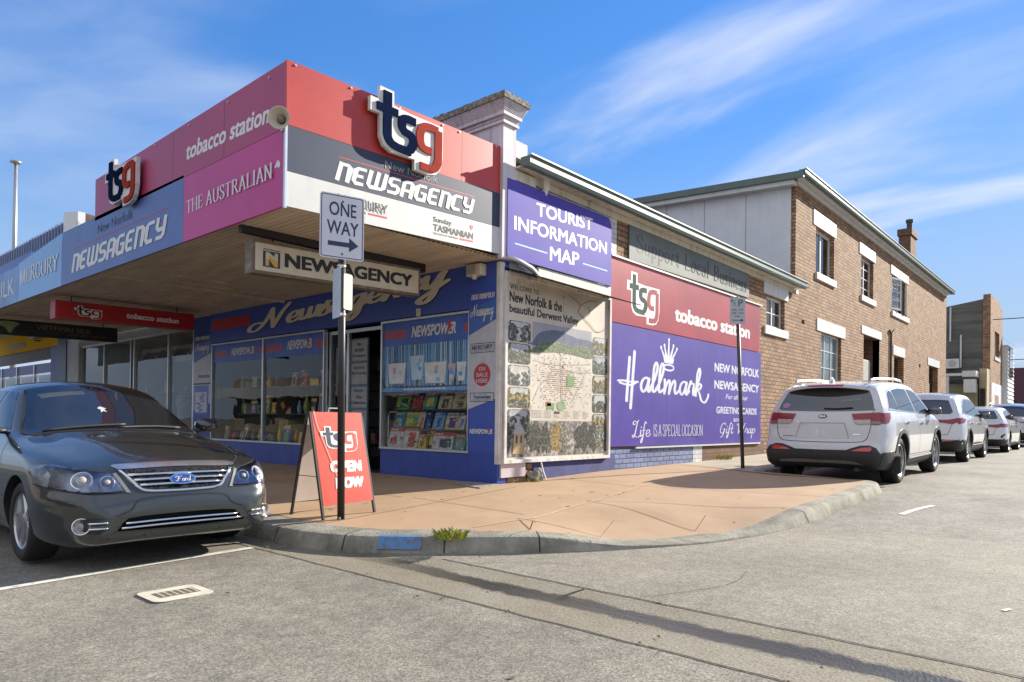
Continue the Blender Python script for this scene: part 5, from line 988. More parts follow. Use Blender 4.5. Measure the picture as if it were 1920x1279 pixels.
ps = sidesign('wall_sign', 'big purple greeting-card sign with white script and crown low on the side wall', [(2.72, .475), (9.34, .43), (9.30, 2.595), (2.72, 2.592)], [M_violet2, M_hw], drawH)
mb = MB()
for u in (4.7, 6.78, 6.0): mb.box(.0401, .0405, u, u+.012, .5, 2.58)
mb.build('sheet_joint', pm('dark violet seam', (.045, .035, .20), .4), ps)
mb = MB(); mb.box(.005, .05, 3.6, 9.3, .425, .455); mb.build('bottom_batten', M_white, ps)
# downpipe stub, stone and stay at the corner foot
st = thing('rubble_stone', 'whitewashed lump of stone at the foot of the side wall by the corner', 'stone', (.1, .72, .0))
me = bmesh.new(); bmesh.ops.create_icosphere(me, subdivisions=3, radius=.13)
for v in me.verts:
    n = v.co.normalized(); v.co = Vector((n.x*.10, n.y*.13, n.z*.12))*(1+.25*math.sin(n.x*5+n.y*3)+.15*math.sin(n.z*9+n.x*4))
mb = MB(); mb.add([v.co+Vector((.1, .72, .06)) for v in me.verts], [tuple(v.index for v in f.verts) for f in me.faces]); me.free(); mb.build('stone', pm('whitewashed stone', (.42, .39, .33), .9, col2=(.15, .14, .09), scale=12, bump=.5), st, smooth=True)
mb = MB(); mb.tube([(.06, .86, .32), (.08, .9, .15), (.10, .95, 0.02)], .012, 6); mb.build('pipe_stub', M_whited, st)
# ---------------------------------------------------------------- two-storey brick house
hs = thing('brick_house', 'two-storey tan brick house with white lintels and a chimney beyond the shop', 'house', (0, 22, .3))
P0 = PB(0.0); P3 = PB(.0)
holes = [(13.33, 15.0, 5.23, 6.55), (17.92, 19.45, 5.25, 6.6), (22.05, 24.5, 5.25, 6.63), (13.86, 15.8, 1.1, 3.59), (18.3, 20.35, .1, 3.97), (22.5, 24.1, .1, 3.6), (28.95, 31.0, .1, 3.65), (12.22, 12.46, 3.64, 3.75), (26.9, 27.2, 3.42, 3.58)]
mb = MB(); holed(mb, P0, 11.7, 33.0, -.3, 7.42, holes, .22); mb.quad((0, 11.7, 4.4), (-.13, 11.7, 4.4), (-.13, 11.7, 7.42), (0, 11.7, 7.42)); mb.quad((0, 33, -.3), (-9, 33, -.3), (-9, 33, 7.42), (0, 33, 7.42)); mb.build('brick_wall', M_brick, hs)
M_fib = pm('white fibre cement', (.64, .65, .70), .6, var=.05, scale=1.5, streak=.06)
mb = MB(); mb.prism([(-9, 11.69, 3.9), (-.13, 11.69, 3.9), (-.13, 11.69, 7.42), (-9, 11.69, 7.9)], (0, .2, 0))
for i in range(1, 7): x = -.13-i*1.24; mb.box(x-.006, x+.006, 11.684, 11.69, 4.3, 7.42+.05*i, 1)
mb.build('end_wall', [M_fib, pm('sheet joint grey', (.20, .20, .22), .7)], hs)
mb = MB(); mb.prism([(-8.3, 11.43, 7.68), (.02, 11.43, 7.24), (.02, 11.43, 7.36), (-8.3, 11.43, 7.80)], (0, .26, 0)); mb.build('verge_board', M_white, hs)
mb = MB(); mb.add([(.25, 11.38, 7.50), (.25, 33.1, 7.50), (-4.07, 29, 9.2), (-4.07, 16, 9.2), (-8.3, 11.38, 7.95), (-8.3, 33.1, 7.5)], [(0, 1, 2, 3), (4, 0, 3), (4, 3, 2, 5), (1, 5, 2)]); mb.build('roof', M_iron, hs)
mb = MB(); mb.add([(.30, 11.36, 7.35), (-8.3, 11.36, 7.80), (-8.3, 11.36, 7.98), (.30, 11.36, 7.53), (.30, 11.42, 7.35), (-8.3, 11.42, 7.80), (-8.3, 11.42, 7.98), (.30, 11.42, 7.53)], [(0, 1, 2, 3)[::-1], (4, 5, 6, 7), (0, 4, 7, 3), (3, 7, 6, 2), (0, 1, 5, 4)]); mb.build('barge_board', M_gutter, hs)
mb = MB(); mb.box(.0, .19, 11.42, 33.1, 7.435, 7.455); mb.box(.0, .05, 11.70, 33.0, 7.30, 7.43); mb.build('eaves_board', M_white, hs)
gutter_prof(11.40, 33.15, 7.47, .17, hs)
M_curt = [(13.75, 14.25)]
sash(hs, P0, 13.33, 15.0, 5.23, 6.55, 2, 1, .18, .09, M_curt); sash(hs, P0, 17.92, 19.45, 5.25, 6.6, 2, 4, .17, .08)
w3 = sash(hs, P0, 22.05, 24.5, 5.25, 6.63, 3, 4, .2, .09)
for u0, s in ((22.12, 1), (24.43, -1)):
    mb = MB(); pl = Pl((0-.05, u0, 0), (.25, .97*s, 0)); f = .05
    for a, b, c, d in ((0, .75, 5.33, 5.40), (0, .75, 6.48, 6.55), (0, f, 5.4, 6.48), (.75-f, .75, 5.4, 6.48), (f, .75-f, 5.68, 5.70), (f, .75-f, 6.0, 6.02), (f, .75-f, 6.28, 6.30)): panel(mb, pl, a, b, c, d, -.02, .02)
    mb.quad(pl(f, 5.4, 0), pl(.75-f, 5.4, 0), pl(.75-f, 6.48, 0), pl(f, 6.48, 0), 1)
    mb.build('open_casement', [M_white, M_glassd], w3)
M_frost = pm('frosted wired glass', (.20, .25, .25), .15, col2=(.12, .16, .17), scale=3)
sash(hs, P0, 13.86, 15.8, 1.1, 3.59, 3, 5, .15, .05, glass=M_frost)
for a in ((13.08, 15.14, 6.552, 6.96), (17.66, 19.66, 6.602, 6.97), (21.85, 24.75, 6.632, 6.96), (13.45, 16.16, 3.592, 3.94), (18.0, 20.56, 3.975, 4.25), (22.3, 24.22, 3.605, 3.97), (28.62, 31.31, 3.655, 3.99)): lintel(hs, P0, *a)
for a in ((13.3, 15.1, 5.04, 5.228), (17.85, 19.66, 5.06, 5.248), (22.0, 24.8, 5.06, 5.248)): lintel(hs, P0, *a, name='sill', d=.06)
mb = MB(); panel(mb, P0, 18.3, 20.35, .1, 3.97, -1.6, -1.5, 0); mb.quad(P0(18.3, .1), P0(18.3, .1, -1.5), P0(18.3, 3.97, -1.5), P0(18.3, 3.97)); mb.quad(P0(20.35, .1, -1.5), P0(20.35, .1), P0(20.35, 3.97), P0(20.35, 3.97, -1.5)); mb.quad(P0(18.3, 3.96), P0(18.3, 3.96, -1.5), P0(20.35, 3.96, -1.5), P0(20.35, 3.96)); mb.build('porch_recess', M_brickd, hs)
mb = MB(); panel(mb, P0, 22.5, 24.1, .1, 3.6, -.6, -.5, 0); panel(mb, P0, 22.62, 23.3, .1, 3.0, -.30, -.26, 1); mb.build('door', [M_dark, pm('khaki door', (.24, .20, .13), .6)], hs)
mb = MB(); panel(mb, P0, 28.95, 31.0, .1, 3.65, -.6, -.5, 0); panel(mb, P0, 28.95, 30.3, .1, 2.9, -.26, -.22, 1); mb.build('door', [M_dark, pm('khaki door', (.24, .20, .13), .6)], hs)
for h in holes[-2:]: mb = MB(); panel(mb, P0, h[0], h[1], h[2], h[3], -.2, -.12); mb.build('air_vent', M_dark, hs)
mb = MB(); mb.tube([(.04, 21.85, .1), (.04, 21.85, 4.35), (.04, 21.6, 4.45)], .035, 8); mb.tube([(.03, 21.85, 4.35), (.12, 21.9, 4.5), (.06, 22.1, 4.5)], .02, 6); mb.build('service_pipe', M_black, hs)
ch = thing('chimney_stack', 'tall brown brick chimney with a steel flue on the brick house roof', 'chimney', (-1.25, 30.6, 8))
mb = MB(); mb.box(-1.5, -.99, 30.0, 31.2, 7.6, 10.0, 0); mb.build('stack', M_brickd, ch)
mb = MB(); mb.box(-1.56, -.93, 29.93, 31.27, 9.96, 10.28); mb.build('cap', M_brickd, ch, bevel=.02)
mb = MB(); mb.cyl((-1.15, 30.5, 10.28), (-1.15, 30.5, 10.75), .12, n=14); mb.cyl((-1.15, 30.5, 10.66), (-1.15, 30.5, 10.80), .16, n=14); mb.build('flue', pm('sooty steel', (.06, .055, .055), .6), ch, smooth=False)
mt = thing('meter_box', 'grey meter box on a pipe inside the brick porch opening', 'meter box', (-.3, 19.2, 2.0))
mb = MB(); mb.box(-.45, -.2, 18.62, 19.95, 2.45, 3.2); mb.build('case', pm('grey-beige enamel', (.42, .41, .36), .5), mt, bevel=.02)
mb = MB(); mb.cyl((-.3, 19.2, .1), (-.3, 19.2, 2.45), .1, n=10); mb.build('conduit', pm('grey-beige enamel', (.42, .41, .36), .5), mt)
# ---------------------------------------------------------------- farther up the side street
db = thing('dark_rendered_building', 'dark grey streaked building with a brick street front beyond the brick house', 'building', (-1.3, 51, .4))
M_streak = pm('dark streaked render', (.15, .145, .125), .85, col2=(.045, .045, .05), scale=.9, stretch=(.25, 1, 2.2), lo=.32, hi=.66, detail=9)
mb = MB(); mb.prism([(-14, 48.6, 0), (-.42, 48.6, 0), (-.42, 48.6, 9.45), (-14, 48.6, 7.4)], (0, 6.4, 0)); mb.build('side_wall', M_streak, db)
mb = MB(); holed(mb, PB(.0), 48.55, 54.7, .2, 9.45, [(50.6, 53.0, 5.75, 7.5)], .3); mb.quad((-.42, 48.55, .2), (0, 48.55, .2), (0, 48.55, 9.6), (-.42, 48.55, 9.6)); mb.box(-.42, 0, 48.56, 53.4, 9.45, 9.75); mb.build('brick_front', M_brick, db)
sash(db, PB(.0), 50.6, 53.0, 5.75, 7.5, 2, 1, .25, .1)
mb = MB(); mb.box(-.1, .03, 49.0, 54.6, .3, 3.9); mb.build('painted_base', M_fib, db); lintel(db, PB(.0), 50.4, 53.2, 5.5, 5.74, 'sill', .06)
mb = MB(); mb.box(-.0, .035, 50.6, 52.6, .4, 3.1); mb.build('base_patch', M_brick, db)
ac = thing('air_conditioner', 'white air conditioner unit on the dark grey streaked wall', 'air conditioner', (-2.2, 48.3, 5)); mb = MB(); mb.box(-2.55, -1.72, 48.15, 48.55, 4.85, 5.5); mb.build('case', M_white, ac, bevel=.03); mb = MB(); mb.cyl((-2.1, 48.14, 5.17), (-2.1, 48.15, 5.17), .24, n=18); mb.build('fan_grille', M_steel, ac)
for a, b, x in ((6.7, 9.0, -2.28), (4.9, 7.05, -1.66)):
    tag(MB().tube([(x, 48.45, a), (x, 48.45, b), (x, 48.55, b+.04)], .055, 8).build('vent_pipe', M_white), 'white vent pipe standing against the dark wall '+('nearest the brick house' if x < -2 else 'beside the air conditioner'), 'pipe', 'vent pipes on the dark wall')
shd = thing('lean_to_shed', 'low pale lean-to shed with a corrugated awning below the dark wall', 'shed', (-1.5, 47, .4))
mb = MB(); mb.box(-4, -.5, 46.9, 48.5, .2, 3.7, 0); mb.build('wall', pm('khaki boards', (.28, .25, .17), .7, var=.12, scale=2), shd)
mb = MB(); mb.box(-4, -1.2, 45.9, 48.0, 4.2, 4.36, 0); mb.box(-1.2, -.45, 45.9, 47.5, 4.12, 4.5, 0); mb.box(-1.1, -.5, 45.8, 46.6, 3.1, 3.95, 0); mb.build('awning', M_white, shd); mb = MB(); mb.box(-2.2, -1.95, 45.95, 46.2, .2, 4.2); mb.build('post', M_white, shd)
mb = MB(); mb.box(-.42, -.02, 47.2, 48.5, .2, 4.7); mb.build('stone_pier', pm('sandstone', (.40, .33, .21), .85, col2=(.29, .23, .14), scale=2), shd); mb = MB(); mb.box(-.38, -.1, 47.15, 47.2, .2, 3.4); mb.build('doorway', M_dark, shd)
wh = thing('weatherboard_house', 'white weatherboard house end with a grey roof past the dark building', 'house', (.1, 57, .4))
mb = MB()
for k in range(22): z = .3+k*.3; mb.add([(.36, 54.8, z), (.30, 54.8, z+.3), (.30, 58.5, z+.3), (.36, 58.5, z)], [(0, 3, 2, 1)]); mb.add([(.36, 54.8, z), (.30, 54.8, z+.3), (-3, 54.8, z+.3), (-3, 54.8, z)], [(0, 1, 2, 3)]); mb.quad((.36, 54.8, z), (.36, 58.5, z), (.30, 58.5, z), (.30, 54.8, z))
mb.build('boarding', pm('white weatherboard', (.66, .67, .68), .6), wh)
mb = MB(); mb.add([(.6, 54.6, 6.9), (.6, 58.8, 6.9), (-2, 57, 9.4), (-2, 54.6, 9.4)], [(0, 1, 2, 3)]); mb.build('roof', pm('grey slate roof', (.22, .21, .22), .8), wh)
mb = MB(); mb.box(.36, .42, 55.3, 57.3, 4.6, 6.7); mb.build('window', M_glassd, wh)
mr = thing('maroon_building', 'low building with a maroon wall closing the far end of the side street', 'building', (4, 76, .5)); mb = MB(); mb.box(-12, 22, 75, 82, 3.2, 6.6, 0); mb.build('upper_wall', pm('maroon sheet', (.10, .03, .055), .6, var=.1, scale=1), mr); mb = MB(); mb.box(-12, 22, 75.4, 82, 0, 3.2); mb.build('shopfront', pm('dim shopfront', (.10, .095, .09), .6, col2=(.22, .20, .17), scale=1.1), mr)
for (a, b, lab) in (((0.05, 49.2, 8.1), (30, 49, 11.5), 'upper dark service cable running off to the right from the brick front'), ((.4, 56, 5.9), (30, 52, 9.2), 'lower dark service cable running off to the right past the weatherboard house')):
    A = Vector(a); B = Vector(b); pts = [A.lerp(B, i/20)-Vector((0, 0, 1.2*math.sin(math.pi*i/20))) for i in range(21)]; tag(MB().tube(pts, .03, 5).build('service_cable', M_black), lab, 'cable', 'cables over the side street')
# ---------------------------------------------------------------- neighbours along the front street
nb = thing('silk_shop', 'glass-fronted grey shop next to the blue newsagency on its left', 'shop', (-13, .1, 0))
mb = MB(); mb.box(-18.0, -16.97, -.03, .3, -.1, 3.74); mb.build('pilaster', pm('pale grey-green paint', (.42, .45, .45), .5), nb)
mb = MB(); mb.box(-16.97, -9.5, .0, .2, -.1, .45, 0); mb.box(-16.97, -9.5, .0, .2, 2.95, 3.2, 0); mb.build('front_wall', pm('grey render', (.34, .36, .36), .6), nb)
mb = MB(); pl = PA(.05)
for u in (-16.95, -15.1, -13.2, -12.98, -10.9, -9.55): panel(mb, pl, u, u+.05, .45, 2.95, -.05, .03)
for v in (.45, 2.90): panel(mb, pl, -16.95, -9.5, v, v+.05, -.05, .031)
w = mb.build('display_window', M_alu, nb); mb = MB(); mb.quad(pl(-16.95, .45, -.02), pl(-9.5, .45, -.02), pl(-9.5, 2.95, -.02), pl(-16.95, 2.95, -.02)); mb.build('pane', M_glass, w)
mb = MB(); mb.box(-17, -9.5, 5.2, 5.3, 0, 3.2); mb.box(-17.05, -17, .2, 5.2, 0, 3.2); mb.box(-9.5, -9.45, .25, 5.2, 0, 3.2); mb.box(-17, -9.5, .2, 5.2, 3.15, 3.2); mb.box(-17, -9.5, .2, 5.2, -.05, 0.0); mb.build('interior', pm('pale shop interior', (.70, .67, .58), .8, var=.12, scale=1.2), nb)
mb = MB(); mb.box(-15.5, -10, 2.2, 2.25, 2.6, 2.75); mb.box(-15.5, -9.8, 1.2, 1.25, 2.75, 2.85)
for i in range(6): mb.cyl((-15+i, 1.2, 2.75), (-14.95+i, 1.0, 2.55), .06, n=8)
mb.build('track_lighting', M_white, nb)
for i in range(9):
    x = -15.6+i*.68; h = rnd.uniform(.9, 2.0); c = [(.5, .46, .36), (.42, .33, .16), (.5, .5, .5), (.16, .12, .1), (.30, .22, .12), (.08, .08, .09)][i % 6]
    t = MB(); t.box(x, x+rnd.uniform(.3, .55), 1.0+rnd.uniform(0, 1.5), 1.9+rnd.uniform(0, 1), .0, h); tag(t.build('display_cabinet', pm('cabinet %d' % (i % 6), c, .6, var=.1), bevel=.02), ('%s cabinet, %s along the glass front of the grey shop' % (['cream', 'honey', 'white', 'brown', 'tan', 'charcoal'][i % 6], ['first', 'second', 'third', 'fourth', 'fifth', 'sixth', 'seventh', 'eighth', 'ninth'][i])), 'cabinet', 'cabinets inside the grey shop')
for i, (x, c, nm) in enumerate(((-11.9, (.05, .16, .18), 'teal'), (-11.2, (.20, .26, .36), 'slate blue'), (-14.3, (.03, .03, .03), 'black'), (-13.6, (.05, .03, .03), 'dark brown'))):
    m_ = MB(); m_.lathe([(.02, 1.55), (.06, 1.5), (.20, 1.42), (.22, 1.2), (.17, 1.0), (.21, .75), (.26, .5), (.25, .45)], (x, .6, 0), (0, 0, 1), 14); t = thing('clothes_rack_garment', '%s garment hanging in the window of the grey shop' % nm, 'garment', (x, .6, .45)); m_.build('garment', pm('cloth %s' % nm, c, .9, var=.2, scale=8), t, smooth=True); MB().tube([(x, .6, 0), (x, .6, 1.62), (x+.05, .6, 1.7)], .012, 6).build('stand', M_alu, t)
yb = thing('yellow_shop', 'shop with a bright yellow sign band and blue window heads at far left', 'shop', (-22, -.9, 0))
mb = MB(); mb.box(-18.82, -18.0, -.06, .2, -.1, 3.74); mb.build('end_pier', M_navy, yb)
mb = MB(); panel(mb, PA(-.0), -34, -18.83, 3.1, 3.74, 0, .05); mb.build('sign_band', pm('yellow sign', (.85, .50, .006), .7, col2=(.78, .45, .006), scale=1.5, spec=.1), yb)
mb = MB(); panel(mb, PA(-.0), -24.3, -22.3, 3.28, 3.42, .05, .065); mb.build('name_plate', pm('bronze plate', (.10, .085, .05), .5), yb)
mb = MB(); mb.box(-19.6, -18.83, -.02, .2, -.1, 3.1, 0); mb.box(-34, -19.6, .0, .2, 2.75, 3.1, 1); mb.box(-34, -19.6, .0, .2, -.1, .5, 0); mb.build('front_wall', [pm('violet-blue paint', (.06, .08, .36), .45), pm('strip grey', (.16, .16, .17), .6)], yb)  # piers and base violet-blue, plain grey strip above the windows
for i, x in enumerate((-29.8, -27.7, -25.7, -23.7, -21.65)):
    mb = MB(); pl = PA(.05)
    panel(mb, pl, x, x+.12, .5, 2.62, -.05, .02, 0); panel(mb, pl, x+.12, x+2, 2.3, 2.62, -.03, -.01, 2)
    f = mb.build('window', [M_alu, M_dark, pm('blue window head', (.07, .09, .42), .4)], yb)
    mb = MB(); mb.quad(pl(x+.12, .5, -.04), pl(x+2, .5, -.04), pl(x+2, 2.3, -.04), pl(x+.12, 2.3, -.04)); mb.build('pane', M_glassd, f)
    mb = MB(); panel(mb, pl, x+.15, x+1.95, 1.5, 2.25, -.12, -.1, 0); panel(mb, pl, x+.15, x+1.95, .5, 1.5, -.14, -.12, 1); mb.build('window_poster', [pm('rust poster', (.28, .09, .05), .5, var=.1), pm('dim poster', (.08, .09, .10), .5)] if i % 2 else [pm('brown poster', (.12, .07, .05), .5), pm('pale blue poster', (.22, .34, .5), .5)], f)
yl = thing('floodlight', 'small grey floodlight at the end of the yellow sign band', 'light', (-20.6, -.2, 3.5)); mb = MB(); mb.box(-20.9, -20.3, -.3, -.1, 3.42, 3.62); mb.build('housing', M_steel, yl, bevel=.01); MB().tube([(-20.6, -.2, 3.42), (-20.6, -.2, 3.36), (-20.6, -.05, 3.36)], .02, 6).build('arm', M_black, yl)
pp = thing('party_wall', 'brick party wall with a peeling white end standing above the left roofs', 'wall', (-17, 2, 3)); mb = MB(); mb.prism([(-18.3, -.1, 4), (-17.0, -.1, 4), (-17.0, -.1, 7.0), (-18.3, -.1, 7.2)], (0, .2, 0), 0); mb.build('rendered_end', pm('peeling white render', (.66, .66, .68), .7, col2=(.40, .38, .36), scale=2, lo=.3, hi=.4), pp)
mb = MB(); mb.prism([(-17.0, .1, 4), (-17.0, 6, 4), (-17.0, 6, 6.6), (-17.0, .1, 6.98)], (-.3, 0, 0)); mb.build('brick_flank', M_brickd, pp)
bp = thing('blue_parapet', 'dark blue ribbed roof screen behind the far left fascia', 'parapet', (-22, 0, 4)); mb = MB(); mb.box(-30, -18.4, .0, .1, 4, 6.95)
for i in range(38): x = -30+i*.305; mb.box(x, x+.06, -.06, 0, 4, 6.98, 1)
mb.build('ribbed_sheet', [pm('navy ribbed sheet', (.03, .045, .16), .45), pm('pale rib', (.22, .27, .42), .45)], bp)
an = thing('tv_antenna', 'small dark roof antenna above the blue screen at far left', 'antenna', (-21, 1, 6.9)); mb = MB(); mb.cyl((-21.3, .8, 6.5), (-21.3, .8, 7.6), .05, n=6); mb.build('mast', M_black, an); mb = MB(); mb.tube([(-22.9, .8, 7.15), (-20.7, .8, 7.5)], .025, 5)
for k in range(4): x = -22.7+k*.5; mb.tube([(x, .5, 7.2+k*.08), (x, 1.1, 7.2+k*.08)], .015, 4)
mb.build('aerial', M_black, an)
lm = thing('light_mast', 'tall slim grey lamp mast rising behind the far left roofs', 'lamp post', (-48, 10.5, 0)); _mx, _my = CAM.x-.657*40-.754*28.6, CAM.y+.754*40-.657*28.6
lm.location = (_mx, _my, 0); mb = MB(); mb.tube([(_mx, _my, 0), (_mx, _my, 11), (_mx, _my, 15.3)], [.15, .12, .08], 10); mb.build('pole', M_steel, lm, smooth=True); mb = MB(); mb.lathe([(.0, .12), (.27, .10), (.30, .02), (.12, -.05), (.0, -.05)], (_mx, _my, 15.3), (0, 0, 1), 16); mb.build('lamp_head', M_steel, lm, smooth=True)
# ---------------------------------------------------------------- across the street (seen only mirrored in glass and paint)
op = thing('opposite_shops', 'long low shops with a grey awning across the street', 'shops', (-6, -25, -.4))
mb = MB(); mb.box(-60, 14, -36, -27, -.5, 4.6); mb.build('front_wall', pm('opposite render', (.20, .17, .14), .8, col2=(.12, .09, .075), scale=.25), op)
mb = MB(); mb.box(-60, 14, -27, -23.6, 2.7, 2.9); mb.box(-60, 14, -23.7, -23.5, 2.6, 3.5); mb.build('awning', pm('opposite awning', (.26, .28, .32), .6, var=.1, scale=.3), op)
for i in range(9):
    mb = MB(); x = -58+i*8; mb.box(x, x+5.4, -27.02, -26.95, .3, 2.5); mb.build('shop_window', pm('dark opposite window', (.03, .035, .04), .2), op)
oh = MB(); oh.add([(-160, -150, -1), (160, -150, -1), (160, -150, 6), (90, -150, 14), (20, -150, 22), (-60, -150, 17), (-160, -150, 24)], [(0, 1, 2, 3, 4, 5, 6)]); oh.add([(-160, -150, 24), (-60, -150, 17), (20, -150, 22), (90, -150, 14), (160, -150, 6), (160, -260, 6), (-160, -260, 24)], [(0, 1, 2, 3, 4, 5, 6)]); tag(oh.build('hills', pm('wooded hill', (.05, .07, .035), .95, col2=(.02, .035, .02), scale=.1)), kind='structure')
# ---------------------------------------------------------------- street furniture
ow = thing('one_way_sign', 'black pole with a white ONE WAY arrow sign on the kerb before the newsagency', 'street sign', (.68, -3.1, hp(.68, -3.1)))
M_pole = pm('black pole paint', (.020, .020, .021), .42, var=.1, scale=20); M_band = pm('steel band', (.60, .60, .60), .3, metal=.9)
zb0 = hp(.68, -3.1)
mb = MB(); mb.cyl((.68, -3.1, zb0-.03), (.665, -3.13, 3.12), .037, n=20); mb.build('pole', M_pole, ow, smooth=True)
mb = MB(); mb.cyl((.667, -3.125, 2.40), (.667, -3.125, 2.435), .044, n=20); mb.build('strap', M_band, ow, smooth=True); mb = MB(); mb.cyl((.67, -3.12, 1.915), (.67, -3.12, 1.95), .044, n=20); mb.build('strap', M_band, ow, smooth=True)
M_signw = pm('reflective white sign', (.60, .60, .66), .35, var=.03)
pl = Pl((.68+.055, -3.115-.016, 0), (.291, .957, 0)); U0, U1 = -.262, .188
mb = MB(); slab(mb, pl, rrect(U0, U1, 2.475, 3.115, .03, 5), 0, .004); pt = mb.build('sign_plate', M_signw, ow)
mb = MB(); a = rrect(U0+.012, U1-.012, 2.487, 3.103, .024, 5); b = rrect(U0+.020, U1-.020, 2.495, 3.095, .02, 5); n_ = len(a)
mb.add([pl(u, v, .0048) for u, v in a+b], [(i, (i+1) % n_, n_+(i+1) % n_, n_+i) for i in range(n_)]); mb.build('border', M_navy, pt)
mb = MB(); text(mb, pl, 'ONE', -.170, .105, 2.90, 3.035, .0055, 0, bold=.012); text(mb, pl, 'WAY', -.192, .130, 2.715, 2.85, .0055, 0, bold=.012); mb.build('lettering', M_navy, pt)
mb = MB(); slab(mb, pl, [(-.18, 2.60), (.035, 2.60), (.035, 2.555), (.132, 2.625), (.035, 2.695), (.035, 2.645), (-.18, 2.645)], .0045, .0055); mb.build('arrow', M_navy, pt)
for v in (3.045, 2.525): MB().cyl(pl(-.035, v, .004), pl(-.035, v, .010), .011, n=12).build('bolt', pm('olive bolt', (.10, .095, .04), .4), ow)
def fold(u0, z0, z1, ang, mat, nm):
    c = Vector((.667, -3.12, 0)); d = Vector((math.cos(ang), math.sin(ang), 0)); q = Pl(c+d*.0, d); mb = MB(); slab(mb, q, rrect(u0[0], u0[1], z0, z1, .02, 3), .045, .049); return mb.build(nm, mat, ow)
fold((-.13, .10), 1.90, 2.40, R(-49+33), pm('parking plate blue-white', (.50, .56, .64), .4), 'side_plate')
fold((-.02, .10), 1.985, 2.345, R(-49+180-32), pm('parking plate back', (.50, .47, .40), .45), 'side_plate')
mb = MB(); mb.cyl((.70, -3.13, zb0), (.70, -3.13, zb0+.03), .012, n=8); mb.build('anchor_bolt', M_steel, ow)
pk = thing('parking_sign', 'thin dark leaning pole with a half-hour parking plate beside the parked white car', 'street sign', (1.53, 4.75, hp(1.53, 4.75)))
z1_ = hp(1.53, 4.75); M_pole2 = pm('grey pole paint', (.075, .072, .066), .5, var=.1, scale=20)
mb = MB(); mb.cyl((1.53, 4.75, z1_-.02), (1.38, 4.78, 3.16), .032, n=16); mb.build('pole', M_pole2, pk, smooth=True)
e = Vector((.75, .66, 0)).normalized(); pl = Pl((1.41, 4.735, 0), (e.x, e.y, 0)); mb = MB(); slab(mb, pl, rrect(-.145, .125, 2.665, 3.135, .012, 3), .03, .034); q = mb.build('sign_plate', pm('parking plate', (.42, .44, .48), .4), pk)
M_green = pm('parking green', (.02, .15, .12), .4)
mb = MB(); text(mb, pl, '1', -.125, -.10, 3.05, 3.10, .036, 0); text(mb, pl, '2', -.07, -.04, 2.98, 3.04, .036, 0); slab(mb, pl, [(-.10, 2.99), (-.09, 2.99), (-.05, 3.1), (-.06, 3.1)], .0345, .0355, 0); text(mb, pl, 'P', .0, .085, 2.98, 3.10, .036, 0, bold=.02)
for u, v, s in ((-.10, 2.90, '8 AM'), (.03, 2.90, '6 PM'), (-.10, 2.84, '8 AM'), (.03, 2.84, '12 PM')): text(mb, pl, s, u-.015, u+.06, v, v+.035, .036, 1)
slab(mb, pl, [(-.06, 2.793), (.03, 2.793), (.03, 2.805), (-.06, 2.805)], .0345, .0355, 1); slab(mb, pl, [(-.10, 2.725), (.05, 2.725), (.05, 2.70), (.10, 2.732), (.05, 2.764), (.05, 2.739), (-.10, 2.739)], .0345, .0355, 1); mb.build('lettering', [M_green, M_navy], q)
ab = thing('sandwich_board', 'red A-frame pavement board with white OPEN NOW lettering at the kerb', 'sandwich board', (.28, -2.9, hp(.28, -2.9)))
M_ored = pm('orange-red board', (.56, .060, .030), .42, col2=(.50, .052, .027), scale=2); M_frame = pm('black frame', (.022, .020, .019), .5)
def bz(x, y): return hp(x, y)
Y0, Y1 = -3.235, -2.60; top_ = .955
for sx, xb in ((1, .575), (-1, -.01)):
    xt = .285+sx*.02
    A = lambda y, t: Vector((xt+(xb-xt)*t, y, top_+(bz(xb, y)-top_)*t))
    for y in (Y0, Y1):
        MB().obox((A(y, 0)+A(y, 1))/2, (A(y, 1)-A(y, 0))/2, Vector((0, .011, 0)), Vector((.014, 0, .004))).build('leg', M_frame, ab)
    t1 = .88; n = (A(Y1, 0)-A(Y0, 0)).cross(A(Y0, 1)-A(Y0, 0)).normalized(); n = n if n.x*sx > 0 else -n
    c = [A(Y0+.012, 0), A(Y1-.012, 0), A(Y1-.012, t1), A(Y0+.012, t1)]
    mb = MB(); mb.prism([p+n*.010 for p in c], n*.006); pn = mb.build('panel', M_ored if sx > 0 else pm('pale panel back', (.60, .52, .48), .6, var=.05), ab)
    mb = MB(); mb.prism([p+n*.006 for p in c], n*.0035); mb.build('panel_back', pm('pale panel back', (.60, .52, .48), .6, var=.05), ab)
    if sx > 0:
        up = (A(Y0, 0)-A(Y0, 1)).normalized(); q = Pl(A((Y0+Y1)/2, t1)+n*.0165, (0, 1, 0), up); H = (A(Y0, 0)-A(Y0, t1)).length
        W = (-.215, .20, .55, .805)
        mb = MB(); slab(mb, q, [(W[0]+(W[1]-W[0])*x, W[2]+(W[3]-W[2])*y) for x, y in TSG_OUT], .0005, .0015, 0)
        ga, gb = tsg(q, *W); put(mb, q, ga, .003, 1); put(mb, q, gb, .003, 2)
        text(mb, q, 'OPEN', -.17, .225, .325, .45, .002, 0, shear=.05, bold=.085); text(mb, q, 'NOW', -.135, .225, .155, .275, .002, 0, shear=.12, bold=.085); mb.build('lettering', [M_ltext, M_navy2, M_ored], pn)
        mb = MB(); g = ([], [], []); ribbon(g, smooth_pts([(-.28, H), (-.26, .82), (-.20, .62), (-.12, .35), (-.06, .12)]), .008, None, False); put(mb, q, g, .004); mb.build('scratch', pm('pale scratch', (.70, .42, .34), .5), pn)
mb = MB(); mb.tube([(.285, -3.0, .955), (.285, -2.99, 1.0), (.285, -2.86, 1.0), (.285, -2.85, .955)], .006, 6); mb.build('handle', M_white, ab)
mb = MB(); mb.tube([(.46, Y0, .30), (.09, Y0, .30)], .004, 5); mb.build('stay', M_frame, ab)
